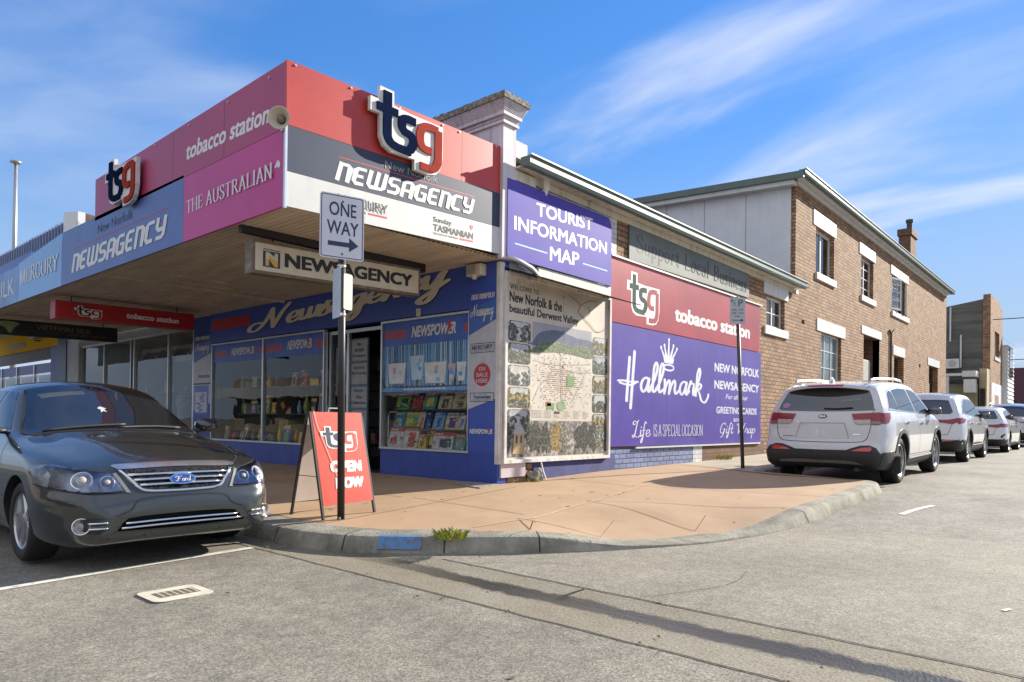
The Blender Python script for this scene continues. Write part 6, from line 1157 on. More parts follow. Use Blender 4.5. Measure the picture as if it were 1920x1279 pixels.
# ---------------------------------------------------------------- goods in the windows
ORD = ['first', 'second', 'third', 'fourth', 'fifth', 'sixth', 'seventh', 'eighth', 'ninth', 'tenth', 'eleventh', 'twelfth', 'thirteenth', 'fourteenth', 'fifteenth', 'sixteenth']
COL = {'blue': (.05, .18, .60), 'yellow': (.78, .58, .05), 'green': (.16, .42, .10), 'red': (.48, .03, .035), 'white': (.62, .61, .58), 'teal': (.04, .28, .28), 'pink': (.58, .26, .28), 'orange': (.58, .20, .03), 'pale blue': (.26, .44, .62), 'brown': (.16, .085, .045), 'grey': (.30, .30, .29), 'purple': (.15, .06, .26), 'black': (.02, .02, .022), 'cream': (.58, .50, .34), 'lime': (.32, .42, .06), 'navy': (.02, .035, .13)}
def cover(c, c2): return photomat('cover %s %s' % (c, c2), [COL[c2], COL[c], COL[c], tuple(min(1, x*1.5+.06) for x in COL[c])], 9, hash_(c+c2))
def hash_(s): return sum(ord(ch)*(i+1) for i, ch in enumerate(s)) % 37
def flat_item(name, label, cat, x, y, z, w, h, th, c, c2, lean=.25, turn=0.0, group=None, title=None, tc='white', band_=None):
    t = thing(name, label, cat, (x, y, z), turn, group); mb = MB(); s, k = math.sin(lean), math.cos(lean)
    P = lambda u, v, d: Vector((u, v*s-d*k, v*k+d*s))
    mb.add([P(u, v, d) for d in (0, th) for u, v in ((-w/2, 0), (w/2, 0), (w/2, h), (-w/2, h))], [(0, 3, 2, 1), (4, 5, 6, 7), (0, 1, 5, 4), (1, 2, 6, 5), (2, 3, 7, 6), (3, 0, 4, 7)]); mb.build('cover' if name in ('magazine', 'book') else 'body', cover(c, c2), t, local=True)
    mb = MB(); q = lambda u0, u1, v0, v1, d, m: mb.quad(P(u0, v0, d), P(u1, v0, d), P(u1, v1, d), P(u0, v1, d), m)
    kk = list(COL); r1, r2, r3 = rnd.choice(kk), rnd.choice(kk), rnd.choice(kk)
    q(-w*.5, w*.5, h*.80, h*1.0, th+.001, 0); a_ = rnd.uniform(-.42, -.1); q(w*a_, w*(a_+rnd.uniform(.4, .55)), h*rnd.uniform(.05, .2), h*rnd.uniform(.5, .74), th+.001, 1)
    for j in range(5):
        a_ = rnd.uniform(-.46, .3); b_ = rnd.uniform(.04, .68); q(w*a_, w*(a_+rnd.uniform(.08, .24)), h*b_, h*(b_+rnd.uniform(.03, .14)), th+.0015+j*.0003, 3+j % 3)
    if not title:
        for j in range(rnd.randint(3, 6)): x_ = -w*.42+j*w*.14; q(x_, x_+w*.10, h*.84, h*.95, th+.0025, 3)
    bc = band_ or rnd.choice([c, c2, 'red', 'yellow', 'navy'])
    mats = [pm('ink '+bc, COL[bc], .4), cover(c2, c)]
    if title:
        vs, fs, dz = fit(tmesh(title, bold=.04, shear=.1), -w*.38, w*.38, h*.81, h*.92); mb.add([P(a, b, th+.003) for a, b in vs], fs, 2); mats.append(pm('ink '+tc, COL[tc], .4))
    mats += [mats[0]]*(3-len(mats))+[pm('ink white', COL['white'], .4), pm('ink '+r2, COL[r2], .4), pm('ink '+r3, COL[r3], .4)]
    mb.build('print', mats, t, local=True); return t
def shelf(name, label, x0, x1, y, z, d=.22):
    return tag(MB().box(x0, x1, y, y+d, z-.02, z).build(name, M_shelf), label, 'shelf', 'window display shelves')
shelf('display_shelf', 'upper dark shelf of books in the right-hand window', -2.6, -.64, .22, 1.06); shelf('display_shelf', 'middle dark shelf of magazines in the right-hand window', -2.6, -.64, .2, .745); shelf('display_shelf', 'window floor ledge of show bags in the right-hand window', -2.6, -.64, .12, .42, .4); shelf('display_shelf', 'topmost pale shelf of cards behind the blue band of the right-hand window', -2.6, -.64, .22, 1.45)
tag(MB().box(-2.62, -.62, .46, .48, .4, 2.06).build('display_backing', pm('blue striped backing', (.30, .56, .86), .6, col2=(.06, .20, .48), scale=9, stretch=(3, 1, .02), lo=.42, hi=.56)), 'blue striped backing board of the right-hand window display', 'display board')
for i, (c, c2, w) in enumerate((('green', 'black', .36), ('red', 'brown', .24), ('teal', 'yellow', .30), ('cream', 'black', .30), ('cream', 'brown', .30), ('grey', 'black', .14))):
    flat_item('book', '%s and %s book, %s along the upper shelf of the right window' % (c, c2, ORD[i]), 'book', -2.38+[0, .34, .64, 1.0, 1.32, 1.56][i], .26, 1.06, w, .27, .02, c, c2, .3, 0, 'books, upper shelf of the right window', None, 'white')
for i, (c, c2, w) in enumerate((('blue', 'green', .27), ('green', 'yellow', .30), ('white', 'orange', .16), ('navy', 'blue', .13), ('pale blue', 'blue', .24), ('cream', 'purple', .30), ('white', 'blue', .12), ('orange', 'green', .22))):
    flat_item('magazine', '%s and %s magazine, %s along the middle shelf of the right window' % (c, c2, ORD[i]), 'magazine', -2.46+[0, .30, .54, .72, .96, 1.26, 1.48, 1.68][i], .23, .745, w, .28, .012, c, c2, .28, 0, 'magazines on the middle shelf of the right window', None, 'yellow')
for i, (c, c2, w, h, ti) in enumerate((('white', 'red', .36, .34, None), ('white', 'red', .36, .36, 'SWANS'), ('yellow', 'brown', .18, .24, None), ('black', 'yellow', .40, .36, 'TIGERS'), ('white', 'navy', .46, .28, None), ('teal', 'grey', .22, .26, None))):
    flat_item('show_bag', '%s and %s show bag, %s along the foot of the right window' % (c, c2, ORD[i]), 'bag', -2.42+[0, .37, .66, .86, 1.12, 1.50][i], .16+(.06 if i == 3 else 0), .42, w, h, .04, c, c2, .2, 0, 'show bags at the foot of the right window', ti, 'white', 'red' if i < 2 else None)
for i, (c, c2, w, h) in enumerate((('pale blue', 'white', .40, .40), ('white', 'pale blue', .30, .40), ('white', 'grey', .46, .34), ('pale blue', 'blue', .16, .30), ('white', 'pink', .18, .30), ('cream', 'pink', .2, .30))):
    flat_item('greeting_card', '%s card rack, %s along the top behind the right window band' % (c, ORD[i]), 'greeting card', -2.40+[0, .36, .80, 1.15, 1.38, 1.62][i], .26, 1.45, w, h, .01, c, c2, .2, 0, 'cards behind the blue band of the right window')
shelf('display_shelf', 'low dark ledge of gifts along the left-hand windows', -8.55, -4.32, .12, .40, .8); shelf('display_shelf', 'middle glass shelf of gift boxes in the left-hand windows', -8.5, -4.4, .55, .98, .3); shelf('display_shelf', 'upper glass shelf of vases in the left-hand windows', -8.5, -4.4, .55, 1.55, .3)
keys = list(COL)
for row, (z, y, n_, hs_) in enumerate(((.40, .3, 15, (.14, .38)), (.98, .62, 14, (.16, .42)), (1.55, .62, 11, (.14, .36)))):
    for i in range(n_):
        x = -8.42+i*(4.05/n_)+rnd.uniform(-.04, .04); c = rnd.choice(keys); c2 = rnd.choice([k for k in keys if k != c]); h = rnd.uniform(*hs_); w = rnd.uniform(.14, .26)
        lab = '%s along the %s of the left windows' % (ORD[i], ['ledge', 'middle shelf', 'upper shelf'][row])
        r_ = rnd.random()
        if r_ < .3:
            t = thing('vase', '%s vase, %s' % (c, lab), 'vase', (x, y+.05, z), 0, 'gift goods in the left windows'); R_ = w*.34
            mb = MB(); mb.lathe([(R_*.6, 0), (R_, h*.3), (R_*.9, h*.55), (R_*.4, h*.8), (R_*.45, h), (R_*.36, h), (R_*.3, h*.8)], (0, 0, 0), (0, 0, 1), 14); mb.build('body', pm('glaze '+c, COL[c], .2, var=.05), t, local=True, smooth=True)
            mb = MB(); mb.lathe([(R_*.62, 0), (R_*.66, .012), (0, .012)], (0, 0, 0), (0, 0, 1), 14); mb.build('base', pm('glaze '+c2, COL[c2], .3), t, local=True)
        elif r_ < .7:
            t = thing('gift_box', '%s gift box with %s lid, %s' % (c, c2, lab), 'box', (x, y, z), rnd.uniform(-.4, .4), 'gift goods in the left windows')
            MB().box(-w/2, w/2, -.07, .07, 0, h*.75).build('carton', cover(c, c2), t, local=True, bevel=.004); MB().box(-w/2-.006, w/2+.006, -.076, .076, h*.70, h*.85).build('lid', pm('ink '+c2, COL[c2], .4), t, local=True, bevel=.004)
        else:
            flat_item('picture_pack', '%s and %s boxed pack, %s' % (c, c2, lab), 'boxed gift', x, y, z, w, h, .04, c, c2, .12, rnd.uniform(-.3, .3), 'gift goods in the left windows')
dm = thing('dressed_stool', 'black draped figure-like display with an orange tag behind the left window mullion', 'display', (-6.6, .75, .40))
mb = MB(); mb.lathe([(.30, .45), (.34, .7), (.30, 1.0), (.20, 1.3), (.12, 1.42), (.05, 1.46)], (-6.6, .8, .40), (0, 0, 1), 16); mb.build('black_drape', pm('black cloth', (.016, .016, .018), .9, bump=.4, bscale=9), dm, smooth=True); mb = MB(); mb.lathe([(.26, 0), (.27, .3), (.26, .45)], (-6.6, .8, .40), (0, 0, 1), 16); mb.build('drum_base', pm('mustard drum', (.32, .22, .05), .7), dm, smooth=True); mb = MB(); mb.obox((-6.4, .46, 1.15), (.06, .0, .03), (0, .003, 0), (-.04, 0, .06)); mb.build('tag', pm('ink orange', COL['orange'], .4), dm)
flat_item('notice_card', 'white notice card with a black arrow propped on the left window ledge', 'card', -7.45, .16, .40, .24, .38, .01, 'white', 'black', .3, -.2, None)
def shelving(x0, x1, y, lab, n=5):
    t = thing('shop_shelving', lab, 'shelving', ((x0+x1)/2, y, 0)); MB().box(x0, x1, y+.2, y+.23, 0, 2.4).build('backboard', M_shelf, t)
    for k in range(n): MB().box(x0, x1, y-.1, y+.2, .3+k*.42, .32+k*.42).build('shelf_board', M_shelf, t)
shelving(-8.9, -4.6, 3.0, 'long dark shelving along the back of the shop behind the left windows'); shelving(-4.4, -.5, 3.1, 'dark shelving at the back of the shop seen through the doorway')
for i in range(34):
    x = -8.7+i*.24; c = rnd.choice(keys); h = rnd.uniform(.16, .34); k = rnd.choice([0, 1, 2, 3, 4]); c2 = rnd.choice([q for q in keys if q != c])
    t = MB(); t.box(x, x+.17, 2.98, 3.12, .321+k*.42, .321+k*.42+h); tag(t.build('stationery_box', cover(c, c2)), '%s and %s box on the back shelving, number %d row of the shop interior' % (c, c2, k+1) if False else '%s and %s carton, %s board of the back shelving, %s step' % (c, c2, ['lowest', 'second', 'third', 'fourth', 'top'][k], ORD[i % 16]), 'carton', 'cartons on the back shelving')
gm = thing('garden_display', 'green garden display with a yellow flower beside the doorway side light', 'display', (-4.0, .6, 0)); mb = MB(); mb.box(-4.18, -3.8, .4, .7, 0, .75); mb.build('stand', pm('dark green stand', (.03, .09, .03), .6), gm)
mb = MB()
for i in range(90):
    a = rnd.uniform(0, 6.28); r0_ = rnd.uniform(0, .2); z = rnd.uniform(.75, 1.5); p = Vector((-4.0+r0_*math.cos(a), .55+r0_*math.sin(a), z)); d = Vector((rnd.uniform(-1, 1), rnd.uniform(-1, 1), rnd.uniform(-.2, 1))).normalized()*.09; s_ = d.orthogonal().normalized()*.03; mb.add([p, p+d*.5+s_, p+d, p+d*.5-s_], [(0, 1, 2, 3)], 1 if z > 1.35 and rnd.random() < .5 else 0)
mb.build('foliage', [pm('green plastic leaf', (.05, .18, .05), .5, col2=(.02, .09, .03), scale=20), pm('yellow petal', (.6, .42, .03), .5)], gm)
# ---------------------------------------------------------------- cars
from mathutils.geometry import delaunay_2d_cdt
def pchip(P):
    xs = [p[0] for p in P]; ys = [p[1] for p in P]; n = len(xs); h = [xs[i+1]-xs[i] for i in range(n-1)]; d = [(ys[i+1]-ys[i])/h[i] for i in range(n-1)]
    m = [d[0]]+[0 if d[i-1]*d[i] <= 0 else 2*d[i-1]*d[i]/(d[i-1]+d[i]) for i in range(1, n-1)]+[d[-1]]
    def f(x):
        if x <= xs[0]: return ys[0]
        if x >= xs[-1]: return ys[-1]
        i = 0
        while x > xs[i+1]: i += 1
        t = (x-xs[i])/h[i]; t2 = t*t; t3 = t2*t
        return (2*t3-3*t2+1)*ys[i]+(t3-2*t2+t)*h[i]*m[i]+(-2*t3+3*t2)*ys[i+1]+(t3-t2)*h[i]*m[i+1]
    return f
def carpaint(name, col, metal=.0, rough=.28, flake=0.0):
    if name in _M: return _M[name]
    m, N, L, b = newmat(name)
    tc = N.new('ShaderNodeTexCoord'); n = N.new('ShaderNodeTexNoise'); n.inputs['Scale'].default_value = 3.0; n.inputs['Detail'].default_value = 8; L.new(tc.outputs['Object'], n.inputs[0])
    r = N.new('ShaderNodeValToRGB'); e = r.color_ramp.elements; e[0].position = .3; e[1].position = .7; e[0].color = (*[c*.93 for c in col], 1); e[1].color = (*col, 1); L.new(n.outputs[0], r.inputs[0]); L.new(r.outputs[0], b.inputs['Base Color'])
    b.inputs['Metallic'].default_value = metal; b.inputs['Roughness'].default_value = rough; b.inputs['Coat Weight'].default_value = 1.0; b.inputs['Coat Roughness'].default_value = .035
    if flake:
        v = N.new('ShaderNodeTexVoronoi'); v.inputs['Scale'].default_value = 900; L.new(tc.outputs['Object'], v.inputs[0]); bp = N.new('ShaderNodeBump'); bp.inputs['Strength'].default_value = flake; bp.inputs['Distance'].default_value = .001; L.new(v.outputs['Distance'], bp.inputs['Height']); L.new(bp.outputs[0], b.inputs['Normal'])
    _M[name] = m; return m
M_cglass = pm('car glass', (.010, .012, .016), .03, var=.0, spec=.9); M_cglass.node_tree.nodes['Principled BSDF'].inputs['IOR'].default_value = 1.65
M_chrome = pm('chrome', (.78, .79, .80), .12, metal=1.0, var=.02); M_chromed = pm('dark chrome', (.16, .16, .17), .2, metal=1.0, var=.05)
M_tyre = pm('tyre rubber', (.020, .0195, .019), .75, var=.2, scale=18, bump=.2); M_plast = pm('black car plastic', (.020, .020, .021), .55, var=.1, scale=9); M_seam = pm('panel gap', (.012, .012, .013), .8)
M_alloy = pm('alloy', (.50, .50, .52), .25, metal=.9, var=.04); M_alloyd = pm('gunmetal alloy', (.10, .10, .11), .3, metal=.8, var=.06)
M_tail = pm('red lamp lens', (.30, .006, .010), .22, col2=(.17, .004, .007), scale=14, coat=.35, stretch=(1, 1, 5)); M_tailc = pm('clear lamp lens', (.48, .42, .38), .12, col2=(.30, .24, .22), scale=22, coat=1.0, stretch=(1, 1, 4))
M_refl = pm('reflector red', (.48, .025, .015), .2, coat=1.0)
class Car:
    def __init__(s, name, label, loc, heading, pitch, spec, group=None):
        s.t = thing(name, label, spec.get('cat', 'car'), loc, 0, group); s.t.rotation_euler = (0, -pitch, heading); s.S = spec
        top, bot, A = pchip(spec['top']), pchip(spec['bot']), pchip(spec['prof']); w0 = spec['w']; s.top = top
        x0, x1 = spec['top'][0][0], spec['top'][-1][0]
        xs = set()
        N_ = 240; P = [(x0+(x1-x0)*i/4000, top(x0+(x1-x0)*i/4000)) for i in range(4001)]; acc = [0]
        for a, b in zip(P[:-1], P[1:]): acc.append(acc[-1]+math.hypot(b[0]-a[0], (b[1]-a[1])*1.3))
        j = 0
        for k in range(121):
            while j < 4000 and acc[j] < acc[-1]*k/120: j += 1
            xs.add(round(P[j][0], 5))
        for k in range(60): xs.add(round(x0+(x1-x0)*k/59, 5))
        for e in (.002, .006, .012, .022, .035, .05, .07): xs.add(round(x0+e, 5)); xs.add(round(x1-e, 5))
        xs = sorted(xs)
        # local ends of the body at each height
        zs = [i*.02 for i in range(100)]; xr = []; xf = []
        for z in zs:
            ok = [p[0] for p in P[::8] if p[1] >= z]; xr.append(min(ok) if ok else 0); xf.append(max(ok) if ok else 0)
        er = pchip(list(zip(zs, xr))); ef = pchip(list(zip(zs, xf))); KR, KF = spec['round_rear'], spec['round_front']; zbelt = spec['belt']
        def half(x, z):
            w = w0*A(z); g = min(1, max(0, (z-zbelt+.08)/.16))
            for e, K, sg in ((ef(z), KF, 1), (er(z), KR, -1)):
                Rr = K[0]+(K[2]-K[0])*g; k = K[1]+(K[3]-K[1])*g; d = (e-x)*sg
                if d < Rr: u = 1-max(0, d)/Rr; w *= 1-k*(1-math.sqrt(max(0, 1-u*u)))
            return w
        s.half = half; rc = spec.get('crown', .03); NS, NT = 22, 10; V = []; ring = 0
        for x in xs:
            zt, zl = top(x), bot(x); zt = max(zt, zl+.02); cr = rc*min(1, (zt-zl)/.3); r_ = min(spec.get('edge', .06), (zt-zl)*.4)
            pts = [(0, zl), (half(x, zl)*.55, zl)]
            for i in range(NS+1):
                t = i/NS; t = t if i < NS-6 else t; z = zl+(zt-cr-zl)*(1-(1-t)**1.25)
                w = half(x, z); u = (z-(zt-cr-r_))/r_
                if u > 0: w -= r_*.9*(1-math.sqrt(max(0, 1-u*u)))
                ub = (zl+.07-z)/.07
                if ub > 0: w -= .05*(1-math.sqrt(max(0, 1-min(1, ub)**2)))
                pts.append((w, z))
            wt = pts[-1][0]
            for i in range(1, NT+1): q = 1-i/NT; pts.append((wt*q, zt-cr*q**2.2))
            full = [(y, z) for y, z in pts]+[(-y, z) for y, z in pts[-2:0:-1]]; ring = len(full); V += [Vector((x, y, z)) for y, z in full]
        k = len(xs); F = [(i*ring+j, (i+1)*ring+j, (i+1)*ring+(j+1) % ring, i*ring+(j+1) % ring) for i in range(k-1) for j in range(ring)]
        F += [tuple(range(ring-1, -1, -1)), tuple(range((k-1)*ring, k*ring))]
        F = [f[::-1] for f in F]
        if spec.get('shape'): V = [Vector(spec['shape'](v)) for v in V]
        me = bpy.data.meshes.new('body'); me.from_pydata([tuple(v) for v in V], [], F); me.materials.append(spec['paint']); me.materials.append(M_plast); 
        bm = bmesh.new(); bm.from_mesh(me); bmesh.ops.remove_doubles(bm, verts=bm.verts, dist=2e-4); bmesh.ops.recalc_face_normals(bm, faces=bm.faces); bm.to_mesh(me); bm.free()
        s.bvh = BVHTree.FromPolygons([v.co.copy() for v in me.vertices], [tuple(p.vertices) for p in me.polygons])
        b = bpy.data.objects.new('body', me); scene.collection.objects.link(b)
        c = MB(); ra = spec['arch']
        for ax in spec['axles']:
            for sy in (1, -1): c.cyl((ax, sy*1.2, spec['r']+.005), (ax, sy*(w0-.36), spec['r']+.005), ra, n=40, mi=1)
        co = c.build('arch_cutter', [spec['paint'], M_plast])
        md = b.modifiers.new('arch', 'BOOLEAN'); md.operation = 'DIFFERENCE'; md.object = co; md.solver = 'EXACT'
        dg = bpy.context.evaluated_depsgraph_get(); nm = bpy.data.meshes.new_from_object(b.evaluated_get(dg)); nm.name = 'body'
        bpy.data.objects.remove(b); cm = co.data; bpy.data.objects.remove(co); bpy.data.meshes.remove(cm); bpy.data.meshes.remove(me)
        bm = bmesh.new(); bm.from_mesh(nm); zc = spec.get('clad', -1)
        for f in bm.faces:
            f.smooth = True
            cpt = f.calc_center_median()
            if (cpt.z < zc or (zc > 0 and cpt.x < -1.85 and cpt.z < zc+.12)) and f.material_index == 0: f.material_index = 1
        for e in bm.edges:
            if len(e.link_faces) == 2 and (e.link_faces[0].material_index != e.link_faces[1].material_index or e.calc_face_angle(0) > .9): e.smooth = False
        bm.to_mesh(nm); bm.free()
        s.body = bpy.data.objects.new('body', nm); scene.collection.objects.link(s.body); s.body.parent = s.t
    VIEW = {'left': (Vector((0, -1, 0)), lambda p: Vector((p[0], 3, p[1]))), 'right': (Vector((0, 1, 0)), lambda p: Vector((p[0], -3, p[1]))),
            'front': (Vector((-1, 0, 0)), lambda p: Vector((5, p[0], p[1]))), 'rear': (Vector((1, 0, 0)), lambda p: Vector((-5, -p[0], p[1]))), 'top': (Vector((0, 0, -1)), lambda p: Vector((p[0], p[1], 4)))}
    def hit(s, view, p, off=0.0):
        d, o = s.VIEW[view]; q = o(p); h = s.bvh.ray_cast(q, d)
        if h[0] is None: h = s.bvh.find_nearest(q+d*2.2)
        return h[0]-d*off
    def hitn(s, p):
        h = s.bvh.ray_cast(Vector((5, p[0], p[1])), Vector((-1, 0, 0))); n = h[1] if h[1].x > 0 else -h[1]; return h[0], n
    def patch(s, name, view, poly, mat, off=.004, step=.045, parent=None, mirror=False, lift=None, skirt=.006):
        """a panel cut to an outline and laid on the body"""
        if mirror:
            s.patch(name, view, poly, mat, off, step, parent, False, lift, skirt)
            if view in ('left', 'right'): return s.patch(name, 'right' if view == 'left' else 'left', poly, mat, off, step, parent, False, lift, skirt)
            return s.patch(name, view, [(-a, b) for a, b in poly][::-1], mat, off, step, parent, False, lift, skirt)
        B = []
        for a, b in zip(poly, poly[1:]+poly[:1]):
            k = max(1, int(math.hypot(b[0]-a[0], b[1]-a[1])/step)); B += [Vector((a[0]+(b[0]-a[0])*i/k, a[1]+(b[1]-a[1])*i/k)) for i in range(k)]
        n = len(B); lo = [min(p[i] for p in B) for i in (0, 1)]; hi = [max(p[i] for p in B) for i in (0, 1)]; I = []
        def inside(x, y):
            c = False
            for i in range(n):
                a, b = B[i], B[i-1]
                if (a.y > y) != (b.y > y) and x < (b.x-a.x)*(y-a.y)/(b.y-a.y)+a.x: c = not c
            return c
        x = lo[0]+step*.5
        while x < hi[0]:
            y = lo[1]+step*.5
            while y < hi[1]:
                if inside(x, y) and min((Vector((x, y))-p).length for p in B) > step*.45: I.append(Vector((x, y)))
                y += step
            x += step
        r_ = delaunay_2d_cdt(B+I, [(i, (i+1) % n) for i in range(n)], [], 1, 1e-5)
        vs = [s.hit(view, (v.x, v.y), off+(lift(v.x, v.y) if lift else 0)) for v in r_[0]]; d = s.VIEW[view][0]; fs = []
        for f in r_[2]:
            a, b, c = [vs[i] for i in f[:3]]
            fs.append(tuple(f) if (b-a).cross(c-a).dot(d) < 0 else tuple(reversed(f)))
        mb = MB(); mb.add(vs, fs)
        if skirt:
            cnt = {}
            for f in fs:
                for i in range(len(f)): e = (f[i], f[(i+1) % len(f)]); cnt[e] = 1
            o = len(mb.v); mp_ = {}
            for a, b in [e for e in cnt if (e[1], e[0]) not in cnt]:
                for q in (a, b):
                    if q not in mp_: mp_[q] = len(mb.v); mb.v.append(vs[q]+d*(skirt+off*.0))
                mb.f.append((b, a, mp_[a], mp_[b])); mb.m.append(0)
        o = mb.build(name, mat, parent or s.t, local=True)
        me = o.data; bm = bmesh.new(); bm.from_mesh(me)
        for f in bm.faces: f.smooth = True
        for e in bm.edges:
            if len(e.link_faces) == 2 and e.calc_face_angle(0) > .7: e.smooth = False
        bm.to_mesh(me); bm.free(); return o
    def line(s, name, view, P, w, mat, off=.003, curve=False, parent=None, mirror=False):
        if mirror:
            s.line(name, view, P, w, mat, off, curve, parent); return s.line(name, {'left': 'right', 'right': 'left'}.get(view, view), P if view in ('left', 'right') else [(-a, b) for a, b in P], w, mat, off, curve, parent)
        Q = smooth_pts(P, 5) if curve else P; R_ = []
        for a, b in zip(Q[:-1], Q[1:]):
            k = max(1, int(math.hypot(b[0]-a[0], b[1]-a[1])/.04)); R_ += [(a[0]+(b[0]-a[0])*i/k, a[1]+(b[1]-a[1])*i/k) for i in range(k)]
        R_.append(Q[-1]); g = ([], [], []); ribbon(g, R_, w, None, False); d = s.VIEW[view][0]
        vs = [s.hit(view, p, off) for p in g[0]]; fs = []
        for f in g[1]:
            a, b, c = [vs[i] for i in f[:3]]; fs.append(f if (b-a).cross(c-a).dot(d) < 0 else f[::-1])
        mb = MB(); mb.add(vs, fs); return mb.build(name, mat, parent or s.t, local=True, smooth=True)
    def bar(s, name, view, P, r, mat, off=.01, parent=None):
        pts = [s.hit(view, p, off) for p in smooth_pts(P, 5)]; mb = MB(); mb.tube(pts, r, 8); return mb.build(name, mat, parent or s.t, local=True, smooth=True)
    def wheels(s, style, rimmat, n, width=.235, spoke=None, two=None):
        r = s.S['r']; rr = r*s.S.get('rim', .66); yo = s.S['w']-.035
        for ax in s.S['axles']:
            for sy in (1, -1):
                st = s.S.get('steer', 0) if ax > 0 else 0; D = Vector((math.sin(-st)*1, math.cos(st), 0))*sy; D = Vector((-math.sin(st)*sy, math.cos(st)*sy, 0)); c = Vector((ax, sy*(yo-width/2), r)); h = width/2
                mb = MB(); mb.lathe([(rr*.97, -h*.9), (rr*1.03, -h), (r*.90, -h*1.02), (r*.975, -h*.86), (r, -h*.55), (r, h*.55), (r*.975, h*.86), (r*.90, h*1.02), (rr*1.06, h*.98), (rr*.985, h*.86), (rr*.97, h*.7)], c, D, 48)
                for k in range(4): mb.lathe([(r*1.0005, h*(-.45+.3*k-.03)), (r*.985, h*(-.45+.3*k)), (r*1.0005, h*(-.45+.3*k+.03))], c, D, 48)
                w = mb.build('wheel', M_tyre, s.t, local=True, smooth=True)
                mb = MB(); ref = Vector((0, 0, 1)); mb.lathe([(rr*1.0, h*.86), (rr*.975, h*.90), (rr*.93, h*.80), (rr*.90, h*.3), (rr*.90, -h*.6)], c, D, 48, mi=0); mb.lathe([(rr*.92, -h*.2), (.05, -h*.2)], c, D, 32, mi=2)
                ux = ref; uy = D.cross(ux)
                for k in range(n):
                    for o_ in (spoke or (0,)):
                        a = 2*math.pi*k/n+.3; e = a+o_; p0 = c+D*(h*.70)+(ux*math.cos(a+o_*.35)+uy*math.sin(a+o_*.35))*rr*.18; p1 = c+D*(h*.78)+(ux*math.cos(e)+uy*math.sin(e))*rr*.95
                        ax_ = (p1-p0); tv = ax_.cross(D).normalized(); W0, W1 = style
                        mb.add([p0+tv*W0, p1+tv*W1, p1-tv*W1, p0-tv*W0, p0+tv*W0*1.3-D*.035, p1+tv*W1*1.4-D*.05, p1-tv*W1*1.4-D*.05, p0-tv*W0*1.3-D*.035], [(0, 1, 2, 3), (0, 4, 5, 1), (3, 2, 6, 7), (4, 7, 6, 5)], 1)
                mb.lathe([(.0, h*.80), (.035, h*.79), (.065, h*.72), (.08, h*.5)], c, D, 20, mi=1); mb.lathe([(rr*.55, -h*.1), (rr*.55, h*.2), (.06, h*.2)], c, D, 24, mi=3)
                mb.build('rim', [rimmat, two or rimmat, M_plast, M_chromed], w, local=True)
    def mirror(s, x, z, w, mat, mat2, y):
        for sy in (1, -1):
            mb = MB(); c = Vector((x, sy*(y+.12), z)); n = 14; pr = []
            vs = []; prof = [(-.075, .55), (-.06, .95), (0, 1.0), (.07, .82), (.11, .45), (.125, .05)]
            for dx, k in prof:
                for i in range(n): a = 2*math.pi*i/n; vs.append(c+Vector((dx, (abs(math.cos(a))**.7*math.copysign(1, math.cos(a)))*.115*k, (abs(math.sin(a))**.7*math.copysign(1, math.sin(a)))*.075*k)))
            m_ = len(prof); mb.add(vs, [(j*n+i, j*n+(i+1) % n, (j+1)*n+(i+1) % n, (j+1)*n+i) for j in range(m_-1) for i in range(n)]+[tuple(range(n-1, -1, -1))]); o = mb.build('wing_mirror', mat, s.t, local=True, smooth=True)
            mb = MB(); mb.tube([(x+.03, sy*(y-.04), z-.06), (x+.02, sy*(y+.04), z-.05), (x, sy*(y+.08), z-.03)], .025, 8); mb.build('mirror_arm', mat2, o, local=True, smooth=True)
    def handle(s, x, z, sides=('left', 'right'), mat=None):
        for v in sides: s.bar('door_handle', v, [(x-.10, z), (x-.05, z+.006), (x+.05, z+.006), (x+.10, z)], .014, mat or M_chrome, .03)
def ell(cx, cy, a, b, n=24, rot=0): return [(cx+a*math.cos(2*math.pi*i/n), cy+b*math.sin(2*math.pi*i/n)) for i in range(n)]
def arch_poly(ax, r0, r1, zc, zmin, n=18):
    a0 = math.asin((zmin-zc)/r0); a1 = math.asin((zmin-zc)/r1)
    A_ = [(ax+r0*math.cos(a0+(math.pi-2*a0)*i/n), zc+r0*math.sin(a0+(math.pi-2*a0)*i/n)) for i in range(n+1)]; B_ = [(ax+r1*math.cos(a1+(math.pi-2*a1)*i/n), zc+r1*math.sin(a1+(math.pi-2*a1)*i/n)) for i in range(n+1)]
    return A_+B_[::-1]
P_white = carpaint('pearl white paint', (.55, .545, .56), rough=.3); P_white2 = carpaint('solid white paint', (.58, .58, .59), rough=.3); P_silver = carpaint('silver paint', (.42, .43, .44), .5, .3)
P_grey = carpaint('dark grey metallic paint', (.026, .031, .033), .3, .25, .1)
